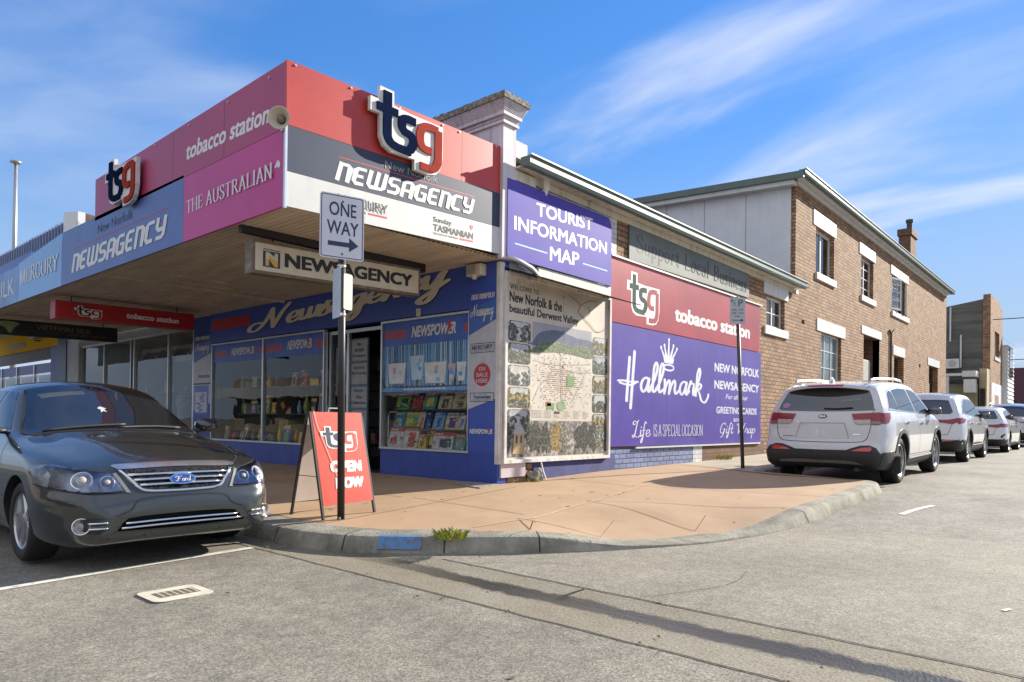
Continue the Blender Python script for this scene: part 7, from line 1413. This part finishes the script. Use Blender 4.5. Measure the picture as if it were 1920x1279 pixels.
# ---- white SUV parked by the kerb
suv = dict(cat='SUV', paint=P_white, w=.945, r=.37, rim=.68, arch=.435, axles=(-1.39, 1.39), belt=1.12, clad=.40, crown=.04, edge=.09,
  top=[(-2.46, .50), (-2.452, .57), (-2.44, .63), (-2.40, .68), (-2.375, .74), (-2.352, .92), (-2.31, 1.06), (-2.255, 1.17), (-2.14, 1.36), (-2.06, 1.50), (-2.0, 1.575), (-1.9, 1.61), (-1.5, 1.652), (-.8, 1.685), (-.1, 1.69), (.30, 1.665), (.55, 1.60), (.95, 1.38), (1.30, 1.16), (1.42, 1.10), (1.75, 1.06), (2.05, .99), (2.22, .90), (2.30, .76), (2.33, .58)],
  bot=[(-2.46, .45), (-2.43, .33), (-2.30, .27), (-1.9, .24), (-1, .23), (1, .23), (2.0, .24), (2.25, .28), (2.33, .45)],
  prof=[(.2, .90), (.34, .955), (.5, .985), (.7, 1.0), (.9, .995), (1.04, .97), (1.12, .935), (1.25, .885), (1.45, .80), (1.6, .725), (1.7, .66)], round_rear=(.55, .16, .30, .10), round_front=(.75, .42, .5, .14))
K = Car('parked_car', 'white SUV seen from behind, parked hard by the kerb at the corner', (3.02, 6.61, zr(6.6)-.005), R(90), .020, suv)
K.t['label'] = 'nearest white SUV with dark rear glass, parked behind the pavement bulge'
K.patch('rear_window', 'rear', smooth_pts([(-.66, 1.165), (0, 1.15), (.66, 1.165), (.715, 1.20), (.665, 1.36), (.60, 1.485), (.5, 1.515), (0, 1.535), (-.5, 1.515), (-.60, 1.485), (-.665, 1.36), (-.715, 1.20), (-.66, 1.165)], 3)[:-1], M_cglass, .004)
sp = MB(); n_ = 13; vs = []
for i in range(n_):
    y = -.60+1.2*i/(n_-1); bend = .12*(abs(y)/.6)**2.2
    for dx, dz in ((-2.215+bend, 1.525), (-2.225+bend, 1.545), (-2.12+bend, 1.585), (-1.9, 1.628), (-1.9, 1.60), (-2.05+bend, 1.535)): vs.append((dx, y, dz-.055*(abs(y)/.6)**2.4))
sp.add(vs, [(i*6+j, (i+1)*6+j, (i+1)*6+(j+1) % 6, i*6+(j+1) % 6) for i in range(n_-1) for j in range(6)]+[(5, 4, 3, 2, 1, 0), tuple(range((n_-1)*6, n_*6))]); spo = sp.build('roof_spoiler', P_white, K.t, local=True, smooth=True)
mb = MB(); mb.add([(-2.228+.12*(abs(y)/.6)**2.2, y, 1.543) for y in (-.27, -.13, 0, .13, .27)]+[(-2.185+.12*(abs(y)/.6)**2.2, y, 1.572) for y in (-.27, -.13, 0, .13, .27)], [(i, 5+i, 6+i, i+1) for i in range(4)]); mb.build('brake_light', M_refl, spo, local=True)
mb = MB(); mb.lathe([(.055, 0), (.05, .02), (.025, .07), (.0, .09)], (-1.85, 0, 1.625), (-.35, 0, 1), 4); mb.add([(-1.98, 0, 1.63), (-1.80, .03, 1.64), (-1.80, -.03, 1.64), (-1.93, 0, 1.71)], [(0, 1, 3), (0, 3, 2), (1, 2, 3)]); mb.build('roof_fin', P_white, K.t, local=True)
for sy in (1, -1): mb = MB(); mb.tube([(-1.92, sy*.57, 1.60), (-1.80, sy*.575, 1.655), (-1.4, sy*.58, 1.68), (-.4, sy*.58, 1.705), (.1, sy*.575, 1.69), (.25, sy*.57, 1.64)], [.012, .02, .02, .02, .02, .012], 8); mb.build('roof_rail', M_alloy, K.t, local=True, smooth=True)
# lamps: red upper, clear lower, wrapping round the corner
for sg in (1, -1):
    q = lambda P: [(sg*a, b) for a, b in P][::sg]
    l1 = K.patch('tail_light', 'rear', q([(.42, 1.115), (.70, 1.128), (.70, 1.00), (.475, .985)]), M_tail, .018, .03, skirt=.02); K.patch('clear_lens', 'rear', q([(.455, 1.02), (.695, 1.025), (.695, .965), (.505, .955)]), M_tailc, .022, .03, l1, skirt=.022)
    l2 = K.patch('tail_light', 'rear', q([(.707, 1.128), (.80, 1.135), (.872, 1.12), (.90, 1.06), (.885, .985), (.82, .95), (.707, .955)]), M_tail, .02, .025, skirt=.025)
    K.patch('clear_lens', 'rear', q([(.712, 1.005), (.80, 1.0), (.868, .99), (.82, .958), (.712, .962)]), pm('smoky lens', (.20, .12, .11), .12, coat=1.0), .0235, .025, l2)
    K.patch('tail_light', 'left' if sg < 0 else 'right', [(-2.28, 1.12), (-2.12, 1.13), (-1.98, 1.125), (-2.06, 1.03), (-2.14, .975), (-2.26, .96)], M_tail, .012, .03, skirt=.02)
    K.patch('reflector', 'rear', q([(.46, .545), (.72, .548), (.745, .575), (.73, .615), (.60, .60), (.50, .57)]), M_refl, .020, .03, skirt=.02)
K.patch('bumper_corner', 'left', [(-2.40, .27), (-1.83, .27), (-1.86, .50), (-2.0, .535), (-2.36, .53)], M_plast, .012, .04, mirror=True, skirt=.02)
K.patch('rear_bumper', 'rear', [(-.84, .27), (.84, .27), (.86, .40), (.86, .50), (.80, .60), (.70, .638), (.58, .632), (.47, .595), (.38, .56), (0, .555), (-.38, .56), (-.47, .595), (-.58, .632), (-.70, .638), (-.80, .60), (-.86, .50), (-.86, .40)], M_plast, .008, .04, skirt=.02)
K.patch('skid_plate', 'rear', smooth_pts([(-.62, .355), (-.6, .385), (-.3, .40), (0, .395), (.3, .40), (.5, .385), (.64, .33), (.5, .345), (0, .352), (-.55, .345), (-.62, .355)], 3)[:-1], pm('satin silver trim', (.22, .22, .23), .35, metal=.8), .02, .04, skirt=.02)
K.patch('plate_recess', 'rear', [(-.40, .735), (.40, .735), (.33, .965), (-.33, .965)], carpaint('plate recess paint', (.53, .525, .54)), .003, .05, skirt=.0); K.line('recess_edge', 'rear', [(-.40, .735), (-.33, .968), (.33, .968), (.40, .735)], .012, pm('soft crease', (.34, .33, .34), .4), .0055)
K.line('tailgate_seam', 'rear', [(-.705, .955), (-.69, .84), (-.655, .735), (-.60, .69), (-.5, .68), (0, .672), (.5, .68), (.60, .69), (.655, .735), (.69, .84), (.705, .955)], .008, M_seam, .004); K.line('tailgate_seam', 'rear', [(-.705, 1.13), (-.74, 1.19)], .007, M_seam, .004); K.line('tailgate_seam', 'rear', [(.705, 1.13), (.74, 1.19)], .007, M_seam, .004)
K.patch('chrome_strip', 'rear', [(-.42, 1.0), (-.34, .992), (-.34, .985), (-.44, .99)], M_chrome, .006, .05, skirt=.0)
bd = K.patch('badge', 'rear', ell(0, 1.075, .062, .030), M_navy2, .012, .02, skirt=.014)
def cartext(car, parent, view, body, u0, u1, v0, v1, mat, off, **k):
    vs, fs, dz = fit(tmesh(body, **k), u0, u1, v0, v1); d = car.VIEW[view][0]; p = [car.hit(view, a, off+z) for a, z in zip(vs, dz)]; mb = MB()
    mb.add(p, [f if (p[f[1]]-p[f[0]]).cross(p[f[2]]-p[f[0]]).dot(d) < 0 else f[::-1] for f in fs]); return mb.build('lettering', mat, parent, local=True)
cartext(K, bd, 'rear', 'KIA', -.042, .042, 1.060, 1.090, M_chrome, .0145, bold=.03); [K.patch('name_badge', 'rear', [(a, .753), (a+.018, .753), (a+.018, .767), (a, .767)], M_chromed, .006, .02, skirt=0) for a in (-.60, -.575, -.55, -.525, -.50, -.475, -.45)]; K.patch('name_badge', 'rear', [(.46, .792), (.56, .792), (.56, .806), (.46, .806)], M_chrome, .006, .02, skirt=0)
K.bar('wiper', 'rear', [(-.0, 1.20), (.2, 1.195), (.42, 1.21)], .009, M_plast, .02); K.patch('sticker', 'rear', ell(-.60, 1.245, .062, .045), pm('pink sticker', (.42, .26, .40), .5, col2=(.30, .13, .30), scale=20), .0075, .02, skirt=.0)
K.patch('window_label', 'rear', [(.24, 1.30), (.52, 1.32), (.53, 1.36), (.24, 1.335)], pm('dim paper', (.20, .21, .19), .5), .0075, .05, skirt=0)
mb = MB()
for y in (-.52,): mb.cyl((-2.43, y, .265), (-2.2, y, .265), .035, n=12)
mb.build('exhaust', M_plast, K.t, local=True)
K.patch('side_window', 'left', [(-1.90, 1.20), (-1.30, 1.175), (-1.36, 1.45), (-1.46, 1.49), (-1.66, 1.44)], M_cglass, .004, mirror=True); K.patch('side_window', 'left', [(-1.26, 1.173), (-.24, 1.14), (-.30, 1.53), (-.8, 1.535), (-1.32, 1.495), (-1.30, 1.44)], M_cglass, .004, mirror=True); K.patch('side_window', 'left', [(-.16, 1.138), (.94, 1.115), (.62, 1.33), (.34, 1.48), (.1, 1.52), (-.22, 1.53)], M_cglass, .004, mirror=True); K.patch('windscreen', 'top', [(.66, -.55), (.63, 0), (.66, .55), (1.28, .67), (1.36, .4), (1.38, 0), (1.36, -.4), (1.28, -.67)], M_cglass, .004)
K.line('window_trim', 'left', [(-1.98, 1.18), (-1.3, 1.16), (-.2, 1.125), (1.0, 1.10), (.66, 1.34), (.36, 1.505), (.1, 1.545), (-.3, 1.555), (-.8, 1.555), (-1.4, 1.52), (-1.7, 1.46), (-1.98, 1.18)], .016, M_chrome, .006, mirror=True)
for P in ([(-.18, 1.10), (-.16, .6), (-.18, .44)], [(1.02, 1.08), (1.0, .7), (.96, .46)], [(-1.32, 1.15), (-1.30, 1.0), (-1.1, .86), (-.98, .7), (-.94, .5)], [(-1.32, .46), (.98, .44)][:0] or [(-.9, .44), (.95, .43)]): K.line('door_seam', 'left', P, .008, M_seam, .0035, True, mirror=True)
K.line('sill_strip', 'left', [(-.85, .385), (.88, .385)], .03, M_chrome, .012, mirror=True)
for ax in (-1.39, 1.39): K.patch('wheel_arch_trim', 'left', arch_poly(ax, .432, .495, .375, .24), M_plast, .010, .05, mirror=True, skirt=.03)
K.handle(-.98, .985); K.handle(.06, .965); K.mirror(.86, 1.16, 0, M_chromed, M_plast, .86); K.wheels((.018, .014), M_alloy, 5, .245, (-.30, 0.0, .30), M_alloyd)
K.patch('headlight', 'left', [(1.82, .90), (2.14, .86), (2.2, .76), (1.9, .80)], M_tailc, .006, .05, mirror=True)
for sy in (1, -1): mb = MB(); mb.box(-1.87, -1.85, sy*.90-.11, sy*.90+.02 if sy < 0 else .93, .19, .46); mb.build('mud_flap', M_plast, K.t, local=True)
# ---- second white SUV
suv2 = dict(suv); suv2.update(paint=P_white2, w=.92, r=.36, arch=.415, axles=(-1.35, 1.35), belt=1.08, clad=.42, top=[(-2.28, .55), (-2.26, .70), (-2.22, .86), (-2.18, .98), (-2.08, 1.10), (-1.86, 1.35), (-1.72, 1.50), (-1.58, 1.575), (-1.2, 1.63), (-.5, 1.675), (.0, 1.675), (.4, 1.61), (.8, 1.40), (1.2, 1.14), (1.34, 1.07), (1.75, 1.01), (2.05, .92), (2.2, .80), (2.27, .60)],
  bot=[(-2.28, .48), (-2.22, .34), (-2.0, .26), (-1, .22), (1, .22), (1.9, .24), (2.2, .28), (2.27, .48)], prof=[(.2, .90), (.4, .97), (.6, 1.0), (.85, .99), (1.0, .96), (1.08, .925), (1.2, .875), (1.4, .79), (1.55, .72), (1.68, .64)], round_rear=(.6, .24, .4, .16))
Q = Car('parked_car', 'second white SUV with slim red tail lights parked ahead of the nearest one', (2.98, 13.60, zr(13.6)-.005), R(90), .008, suv2)
Q.patch('rear_window', 'rear', [(-.62, 1.13), (.62, 1.13), (.66, 1.18), (.52, 1.48), (.4, 1.51), (-.4, 1.51), (-.52, 1.48), (-.66, 1.18)], M_cglass, .005); Q.patch('roof_spoiler', 'top', [(-1.74, -.55), (-1.76, 0), (-1.74, .55), (-1.45, .56), (-1.45, -.56)], P_white2, .03, .08, skirt=.05)
for sg in (1, -1):
    q = lambda P: [(sg*a, b) for a, b in P][::sg]
    Q.patch('tail_light', 'rear', q([(.40, 1.0), (.60, 1.0), (.84, 1.05), (.86, .98), (.70, .90), (.42, .94)]), M_tail, .014, .03, skirt=.02); Q.patch('rear_reflector', 'rear', q([(.50, .50), (.74, .52), (.74, .55), (.50, .53)]), M_refl, .016, .04)
    Q.patch('tail_light', 'left' if sg < 0 else 'right', [(-2.12, 1.04), (-1.72, 1.02), (-1.86, .94), (-2.14, .90)], M_tail, .012, .04, skirt=.02)
Q.patch('rear_bumper', 'rear', [(-.90, .30), (.90, .30), (.92, .48), (.6, .46), (0, .48), (-.6, .46), (-.92, .48)], M_plast, .008, .05, skirt=.02); Q.line('tailgate_seam', 'rear', [(-.68, .90), (-.6, .66), (0, .63), (.6, .66), (.68, .90)], .008, M_seam, .004); Q.patch('plate_recess', 'rear', [(-.3, .70), (.3, .70), (.26, .85), (-.26, .85)], M_whited, .004, .05)
for P in ([(-1.72, 1.17), (-1.32, 1.135), (-1.28, 1.36), (-1.44, 1.34)], [(-1.27, 1.13), (-.24, 1.10), (-.28, 1.50), (-.8, 1.49), (-1.22, 1.40)], [(-.17, 1.10), (.80, 1.08), (.5, 1.30), (.24, 1.46), (-.2, 1.505)]): Q.patch('side_window', 'left', P, M_cglass, .004, mirror=True)
Q.line('window_trim', 'left', [(-1.80, 1.15), (-.2, 1.085), (.86, 1.065), (.52, 1.32), (.26, 1.48), (-.2, 1.525), (-.8, 1.51), (-1.3, 1.42), (-1.80, 1.15)], .014, M_chrome, .006, mirror=True); Q.patch('windscreen', 'top', [(.5, -.52), (.48, 0), (.5, .52), (1.14, .64), (1.26, 0), (1.14, -.64)], M_cglass, .004)
for P in ([(-.2, 1.06), (-.18, .45)], [(.92, 1.04), (.88, .46)], [(-1.3, 1.1), (-1.1, .86), (-.96, .5)]): Q.line('door_seam', 'left', P, .008, M_seam, .0035, True, mirror=True)
for ax in (-1.35, 1.35): Q.patch('wheel_arch_trim', 'left', arch_poly(ax, .412, .475, .365, .24), M_plast, .010, .05, mirror=True, skirt=.03)
Q.line('sill_strip', 'left', [(-.85, .40), (.85, .40)], .02, M_chrome, .012, mirror=True); Q.handle(-1.0, .94); Q.handle(.0, .93); Q.mirror(.72, 1.12, 0, M_chromed, M_plast, .83); Q.wheels((.016, .012), M_alloy, 5, .23, (-.18, .18))
Q.patch('headlight', 'left', [(1.82, .86), (2.1, .82), (2.14, .76), (1.85, .80)], M_tailc, .006, .05, mirror=True)
# ---- white wagon, then two more far up the kerb
wag = dict(suv2); wag.update(cat='station wagon', w=.90, r=.325, arch=.365, axles=(-1.42, 1.42), belt=.98, clad=.30, top=[(-2.36, .50), (-2.34, .66), (-2.30, .82), (-2.24, .93), (-2.14, 1.02), (-1.96, 1.22), (-1.82, 1.35), (-1.6, 1.40), (-1, 1.44), (-.3, 1.46), (.2, 1.43), (.7, 1.22), (1.1, 1.02), (1.25, .97), (1.8, .90), (2.15, .80), (2.3, .64), (2.34, .50)],
  bot=[(-2.36, .42), (-2.3, .28), (-2, .22), (-1, .18), (1, .18), (2, .2), (2.3, .26), (2.34, .42)], prof=[(.18, .92), (.35, .98), (.6, 1.0), (.8, .985), (.92, .95), (.98, .925), (1.1, .865), (1.25, .77), (1.38, .68), (1.46, .62)])
def low_car(car, refl=True, lamp=((.42, .86), (.62, .87), (.84, .90), (.86, .83), (.66, .77), (.44, .80)), dz=0.0, g=1.0, paint=P_white):
    car.patch('rear_window', 'rear', [(-.60, 1.03+dz), (.60, 1.03+dz), (.64, 1.07+dz), (.52, 1.28*g+dz), (-.52, 1.28*g+dz), (-.64, 1.07+dz)], M_cglass, .005)
    for sg in (1, -1):
        q = lambda P: [(sg*a, b+dz) for a, b in P][::sg]
        car.patch('tail_light', 'rear', q(lamp), M_tail, .014, .03, skirt=.02); car.patch('tail_light', 'left' if sg < 0 else 'right', [(-2.22, .90+dz), (-1.84, .88+dz), (-1.95, .80+dz), (-2.24, .78+dz)], M_tail, .012, .04, skirt=.02)
    car.patch('rear_diffuser', 'rear', [(-.75, .24), (.75, .24), (.82, .40), (.5, .36), (-.5, .36), (-.82, .40)], M_plast, .008, .05); car.line('tailgate_seam', 'rear', [(-.62, .78+dz), (-.56, .56+dz), (0, .54+dz), (.56, .56+dz), (.62, .78+dz)], .008, M_seam, .004)
    t = car.S['top']; zt = max(p[1] for p in t)
    for P in ([(-1.80, 1.06), (-1.30, 1.03), (-1.26, 1.26), (-1.5, 1.24)], [(-1.24, 1.03), (-.24, 1.0), (-.28, 1.34), (-1.20, 1.28)], [(-.17, 1.0), (.82, .99), (.5, 1.18), (.2, 1.33), (-.2, 1.345)]): car.patch('side_window', 'left', [(a, (b-1.0)*g+1.0+dz) for a, b in P], M_cglass, .004, mirror=True)
    for P in ([(-.2, .98), (-.18, .35)], [(.92, .96), (.88, .36)], [(-1.28, 1.0), (-1.08, .7), (-.98, .4)]): car.line('door_seam', 'left', [(a, b+dz*.8) for a, b in P], .008, M_seam, .0035, True, mirror=True)
    car.patch('windscreen', 'top', [(.4, -.5), (.38, 0), (.4, .5), (1.04, .62), (1.16, 0), (1.04, -.62)], M_cglass, .004)
    car.handle(-1.0, .86+dz); car.handle(.0, .85+dz); car.mirror(.74, 1.02+dz, 0, paint, M_plast, .82); car.wheels((.022, .016), M_alloy, 7, .215)
Wg = Car('parked_car', 'low white station wagon parked third along the side street kerb', (3.10, 20.6, zr(20.6)-.005), R(90), .007, wag); low_car(Wg)
for sg in (1, -1): Wg.patch('air_slot', 'rear', [(sg*a, b) for a, b in [(.74, .52), (.84, .60), (.84, .56), (.76, .44)]][::sg], M_plast, .008, .04)
s4 = dict(suv2); s4.update(paint=P_silver); V4 = Car('parked_car', 'silver SUV with roof rails showing above and beyond the white wagon', (3.25, 27.2, zr(27.2)), R(90), .007, s4); low_car(V4, dz=.12, g=1.25, paint=P_silver)
for sy in (1, -1): mb = MB(); mb.tube([(-1.6, sy*.56, 1.57), (-1.4, sy*.57, 1.66), (-.2, sy*.57, 1.72), (.1, sy*.56, 1.66)], .018, 6); mb.build('roof_rail', M_alloy, V4.t, local=True, smooth=True)
w5 = dict(wag); w5.update(paint=P_silver); V5 = Car('parked_car', 'last silver car in the row, only its roof and side showing at the right edge', (3.5, 33.8, zr(33.8)), R(90), .007, w5); low_car(V5, paint=P_silver)
# ---------------------------------------------------------------- dark grey sedan at the front kerb
def ford_shape(v):
    x, y, z = v
    # bonnet: raised centre between two creases that run forward to the grille
    if x > .85 and z > .62:
        t = min(1, (x-.85)/.15); h = .40+.20*(2.25-x)/1.4; a = abs(y); k = 1/(1+math.exp((a-h)/.018)); z += .016*t*k*min(1, max(0, (z-.62)/.1))
    return (x, y, z)
ford = dict(cat='car', paint=P_grey, w=.925, r=.325, rim=.70, arch=.375, axles=(-1.415, 1.36), belt=1.02, clad=-1, crown=.05, edge=.08, shape=ford_shape, steer=R(0),
  top=[(-2.60, .60), (-2.58, .85), (-2.52, 1.0), (-2.40, 1.05), (-1.9, 1.09), (-1.5, 1.25), (-1.1, 1.42), (-.8, 1.50), (-.45, 1.545), (-.15, 1.54), (.08, 1.495), (.35, 1.36), (.68, 1.17), (.90, 1.065), (1.0, 1.04), (1.4, .985), (1.8, .905), (2.05, .845), (2.17, .80), (2.225, .76), (2.265, .68), (2.30, .60), (2.328, .54), (2.338, .46), (2.34, .36)],
  bot=[(-2.60, .45), (-2.5, .28), (-2, .22), (-1, .19), (1, .19), (1.8, .19), (2.15, .195), (2.27, .21), (2.325, .25), (2.34, .31)],
  prof=[(.18, .93), (.32, .97), (.5, 1.0), (.7, .995), (.85, .975), (.96, .93), (1.03, .895), (1.15, .84), (1.3, .76), (1.42, .69), (1.55, .61)], round_rear=(.5, .25, .5, .15), round_front=(.62, .36, .6, .16))
FX = -1.49
D = Car('sedan', 'dark grey sedan with chrome-edged grille parked at the front kerb', (FX, -4.715, zr(-4.75)), R(-.4), 0.0, ford)
D.t['category'] = 'car'
M_headbk = pm('headlamp inner', (.30, .32, .37), .22, metal=.85, col2=(.10, .11, .14), scale=11); M_lens = glassmat('lamp lens', (.92, .95, 1.0), 1.0, 1.5)
ws = D.patch('windscreen', 'top', [(.10, -.56), (.07, -.3), (.06, 0), (.07, .3), (.10, .56), (.50, .66), (.86, .735), (.93, .4), (.955, 0), (.93, -.4), (.86, -.735), (.50, -.66)], M_cglass, .004)
D.line('windscreen_rubber', 'top', [(.10, -.56), (.50, -.665), (.87, -.74), (.94, -.4), (.965, 0), (.94, .4), (.87, .74), (.50, .665), (.10, .56)], .022, M_rubber, .006, True)
D.patch('sun_visor', 'top', [(.24, -.50), (.22, -.10), (.29, -.10), (.32, -.48)], pm('pale visor', (.05, .06, .075), .5), .0055, .05, ws, skirt=0)
cut = MB(); p = D.hit('top', (.42, .02), .006)
slab_ = [(.0, .0), (.02, .05), (.03, .02), (.055, .04), (.045, .0), (.06, -.03), (.03, -.02), (.02, -.05), (.005, -.03)]
D.patch('hanging_ornament', 'top', [(.50+a*1.6, -.03+b*.8) for a, b in slab_], pm('white ornament', (.5, .52, .55), .5), .006, .03, ws, skirt=0)
D.bar('wiper', 'top', [(.90, -.62), (.86, -.2), (.83, .08)], .012, M_plast, .018); D.bar('wiper', 'top', [(.93, -.02), (.86, .3), (.82, .6)], .012, M_plast, .018)
D.patch('cowl_panel', 'top', [(.90, -.70), (.97, 0), (.90, .70), (.96, .72), (1.03, 0), (.96, -.72)], M_plast, .003, .05, skirt=0)
for P in ([(-.08, 1.42), (-.05, 1.08), (.62, 1.065), (.36, 1.24), (.10, 1.40)], [(-.16, 1.42), (-.14, 1.08), (-.95, 1.10), (-.9, 1.36), (-.5, 1.43)], [(-1.0, 1.10), (-1.5, 1.13), (-1.2, 1.28), (-.95, 1.35)]): D.patch('side_window', 'left', P, M_cglass, .004, mirror=True)
D.patch('rear_window', 'rear', [(-.58, 1.12), (.58, 1.12), (.5, 1.40), (-.5, 1.40)], M_cglass, .004)
for P in ([(-.12, 1.05), (-.10, .35), (-.1, .25)], [(.85, 1.02), (.82, .6), (.80, .28)], [(-1.05, 1.06), (-1.0, .7), (-1.05, .5)]): D.line('door_seam', 'left', P, .008, M_seam, .0035, True, mirror=True)
D.line('bonnet_seam', 'top', [(.92, .74), (1.3, .735), (1.7, .69), (2.0, .60), (2.14, .50), (2.20, .42)], .010, M_seam, .004, True, mirror=True)
D.line('wing_seam', 'left', [(1.80, .66), (1.92, .655), (2.05, .645)], .009, M_seam, .004, mirror=True)
# grille
gp = [(-.43, .765), (0, .775), (.43, .765), (.36, .68), (.29, .62), (0, .605), (-.29, .62), (-.36, .68)]
g = D.patch('grille', 'front', gp, pm('grille mesh', (.03, .03, .032), .8, col2=(.004, .004, .004), scale=60, lo=.45, hi=.55, detail=1, spec=.1), .004, .03, skirt=.01)
D.patch('grille_lip', 'front', smooth_pts([(-.455, .775), (0, .787), (.455, .775), (.45, .81), (0, .825), (-.45, .81), (-.455, .775)], 4)[:-1], pm('bright bonnet lip', (.62, .62, .66), .22, metal=.85), .010, .04, skirt=.02)
D.bar('grille_surround', 'front', [(-.445, .768), (-.37, .68), (-.295, .612), (-.1, .599), (.1, .599), (.295, .612), (.37, .68), (.445, .768)], .013, M_chrome, .008)
for z, w in ((.735, .405), (.695, .365), (.655, .325)): D.bar('grille_bar', 'front', [(-w, z-.003), (0, z), (w, z-.003)], .0105, M_chrome, .016, g)
bd = D.patch('badge', 'front', ell(0, .688, .105, .043, 30), M_chrome, .034, .02, skirt=.03); b2 = D.patch('badge_field', 'front', ell(0, .688, .094, .034, 30), pm('badge blue', (.02, .05, .22), .25, coat=1.0), .037, .02, bd, skirt=.003)
gg = fit(glyphs('Ford', {'F': (.9, [('c', [(.0, .75), (.15, 1.0), (.5, .9), (.95, 1.0)]), ('c', [(.5, .9), (.4, .4), (.2, 0), (.0, .1)]), ('c', [(.2, .5), (.45, .55), (.7, .5)])]), 'o': (.4, [('c', [(.2, .5), (.05, .3), (.1, .05), (.3, .05), (.38, .3), (.2, .5)])]), 'r': (.35, [('c', [(.05, .5), (.1, .3), (.05, 0)]), ('c', [(.1, .3), (.2, .5), (.33, .45)])]), 'd': (.5, [('c', [(.35, .45), (.1, .4), (.05, .1), (.25, .02), (.4, .3), (.5, 1.0)]), ('c', [(.5, 1.0), (.38, .3), (.5, .05)])])}, .10, .05, gap=.02), -.062, .062, .668, .710)
p_ = [D.hit('front', a, .0405) for a in gg[0]]; mb = MB(); mb.add(p_, [f if (p_[f[1]]-p_[f[0]]).cross(p_[f[2]]-p_[f[0]]).x > 0 else f[::-1] for f in gg[1]]); mb.build('lettering', M_ltext, b2, local=True)
# lower intake, plate panel, fog lamps
lo_ = D.patch('lower_intake', 'front', smooth_pts([(-.50, .315), (-.48, .34), (-.42, .405), (-.2, .418), (0, .42), (.2, .418), (.42, .405), (.48, .34), (.50, .315), (.2, .308), (0, .306), (-.2, .308), (-.50, .315)], 2)[:-1], pm('dark intake', (.004, .004, .004), 1.0, spec=.0), .006, .04, skirt=.006)
for z, w in ((.375, .445), (.340, .475)): D.bar('intake_bar', 'front', [(-w, z-.004), (-.2, z), (.2, z), (w, z-.004)], .0085, M_chrome, .012, lo_)
D.line('bumper_crease', 'front', [(-.50, .43), (-.40, .47), (-.32, .545), (0, .56), (.32, .545), (.40, .47), (.50, .43)], .012, pm('crease shade', (.030, .033, .033), .3, metal=.5), .0025, True)
for sg in (1, -1):
    q = lambda P: [(sg*a, b) for a, b in P][::sg]
    fp = D.patch('fog_pocket', 'front', q([(.51, .42), (.60, .425), (.715, .42), (.715, .31), (.62, .30), (.555, .335)]), pm('pocket grey', (.026, .028, .028), .6, spec=.3), .003, .03, skirt=.004)
    for z in (.385, .345): D.bar('fog_bar', 'front', [(sg*.57, z), (sg*.62, z), (sg*.69, z)], .007, M_chrome, .008, fp)
    c, ax = D.hitn((sg*.725, .365)); c = c+ax*.001; ax = (ax+Vector((.6, 0, 0))).normalized(); fl_ = MB(); fl_.lathe([(.061, .0), (.062, .012), (.057, .014), (.053, .004)], c, ax, 28, mi=0); fl_.lathe([(.052, .005), (.035, -.006), (.018, .004), (.0, .006)], c, ax, 28, mi=1); fl_.build('fog_light', [M_chrome, pm('fog lens', (.30, .30, .28), .15, coat=1.0, col2=(.14, .14, .13), scale=30)], D.t, local=True, smooth=True)
    # headlamp: dark bowl, two round reflectors, clear cover
    hp_ = [(.43, .612), (.50, .735), (.60, .765), (.74, .79), (.86, .80), (.895, .745), (.885, .665), (.80, .632), (.66, .612), (.52, .606)]
    hl = D.patch('headlight', 'front', q(smooth_pts(hp_+hp_[:1], 2)[:-1]), M_headbk, .004, .025, skirt=.01)
    D.patch('headlight_side', 'left' if sg > 0 else 'right', [(2.0, .80), (1.90, .815), (1.76, .80), (1.74, .72), (1.84, .665), (2.0, .645)], M_headbk, .006, .03, hl, skirt=.01)
    for u, z, r_, nm in ((.705, .700, .074, 'main'), (.545, .680, .052, 'inner')):
        c, ax = D.hitn((sg*u, z)); c = c-ax*.004; ax = (ax+Vector((.25, 0, 0))).normalized(); lp = MB(); lp.lathe([(r_, .004), (r_*1.02, .010), (r_*.94, .011), (r_*.80, -.004), (r_*.5, -.012), (r_*.42, .006)] if nm == 'inner' else [(r_, .002), (r_*.9, .0075), (r_*.7, .0), (r_*.45, .009), (r_*.30, .006)], c, ax, 26, mis=None if nm == 'inner' else [0, 2, 2, 0]); lp.lathe([(r_*.42, .006), (r_*.40, .016), (r_*.2, .022), (0, .024)], c, ax, 20, mi=1); lp.build('reflector', [M_chrome, M_tailc, M_headbk], hl, local=True, smooth=True)
    D.patch('headlight_trim', 'front', q([(.395, .60), (.425, .60), (.50, .742), (.475, .752)]), pm('warm grey trim', (.30, .28, .25), .3, metal=.6), .008, .04, skirt=.01)
    D.line('headlight_edge', 'front', [(sg*a, b) for a, b in smooth_pts(hp_+hp_[:1], 2)], .012, M_seam, .0055)
    D.patch('lens', 'front', q(smooth_pts(hp_+hp_[:1], 2)[:-1]), M_lens, .014, .03, hl, skirt=.008)
D.line('bumper_seam', 'front', [(-.40, .60), (-.60, .598), (-.80, .62), (-.90, .65)], .009, M_seam, .004, True); D.line('bumper_seam', 'front', [(.40, .60), (.60, .598), (.80, .62), (.90, .65)], .009, M_seam, .004, True)
for u in (-.56, -.3, .3, .56): D.patch('bumper_plug', 'front', ell(u, .262, .012, .007, 10), M_black, .004, .02, skirt=0)
D.mirror(.60, 1.10, 0, P_grey, M_plast, .86); D.handle(-.30, .88, mat=P_grey); D.handle(-1.2, .90, mat=P_grey)
D.wheels((.030, .045), M_alloy, 5, .225)
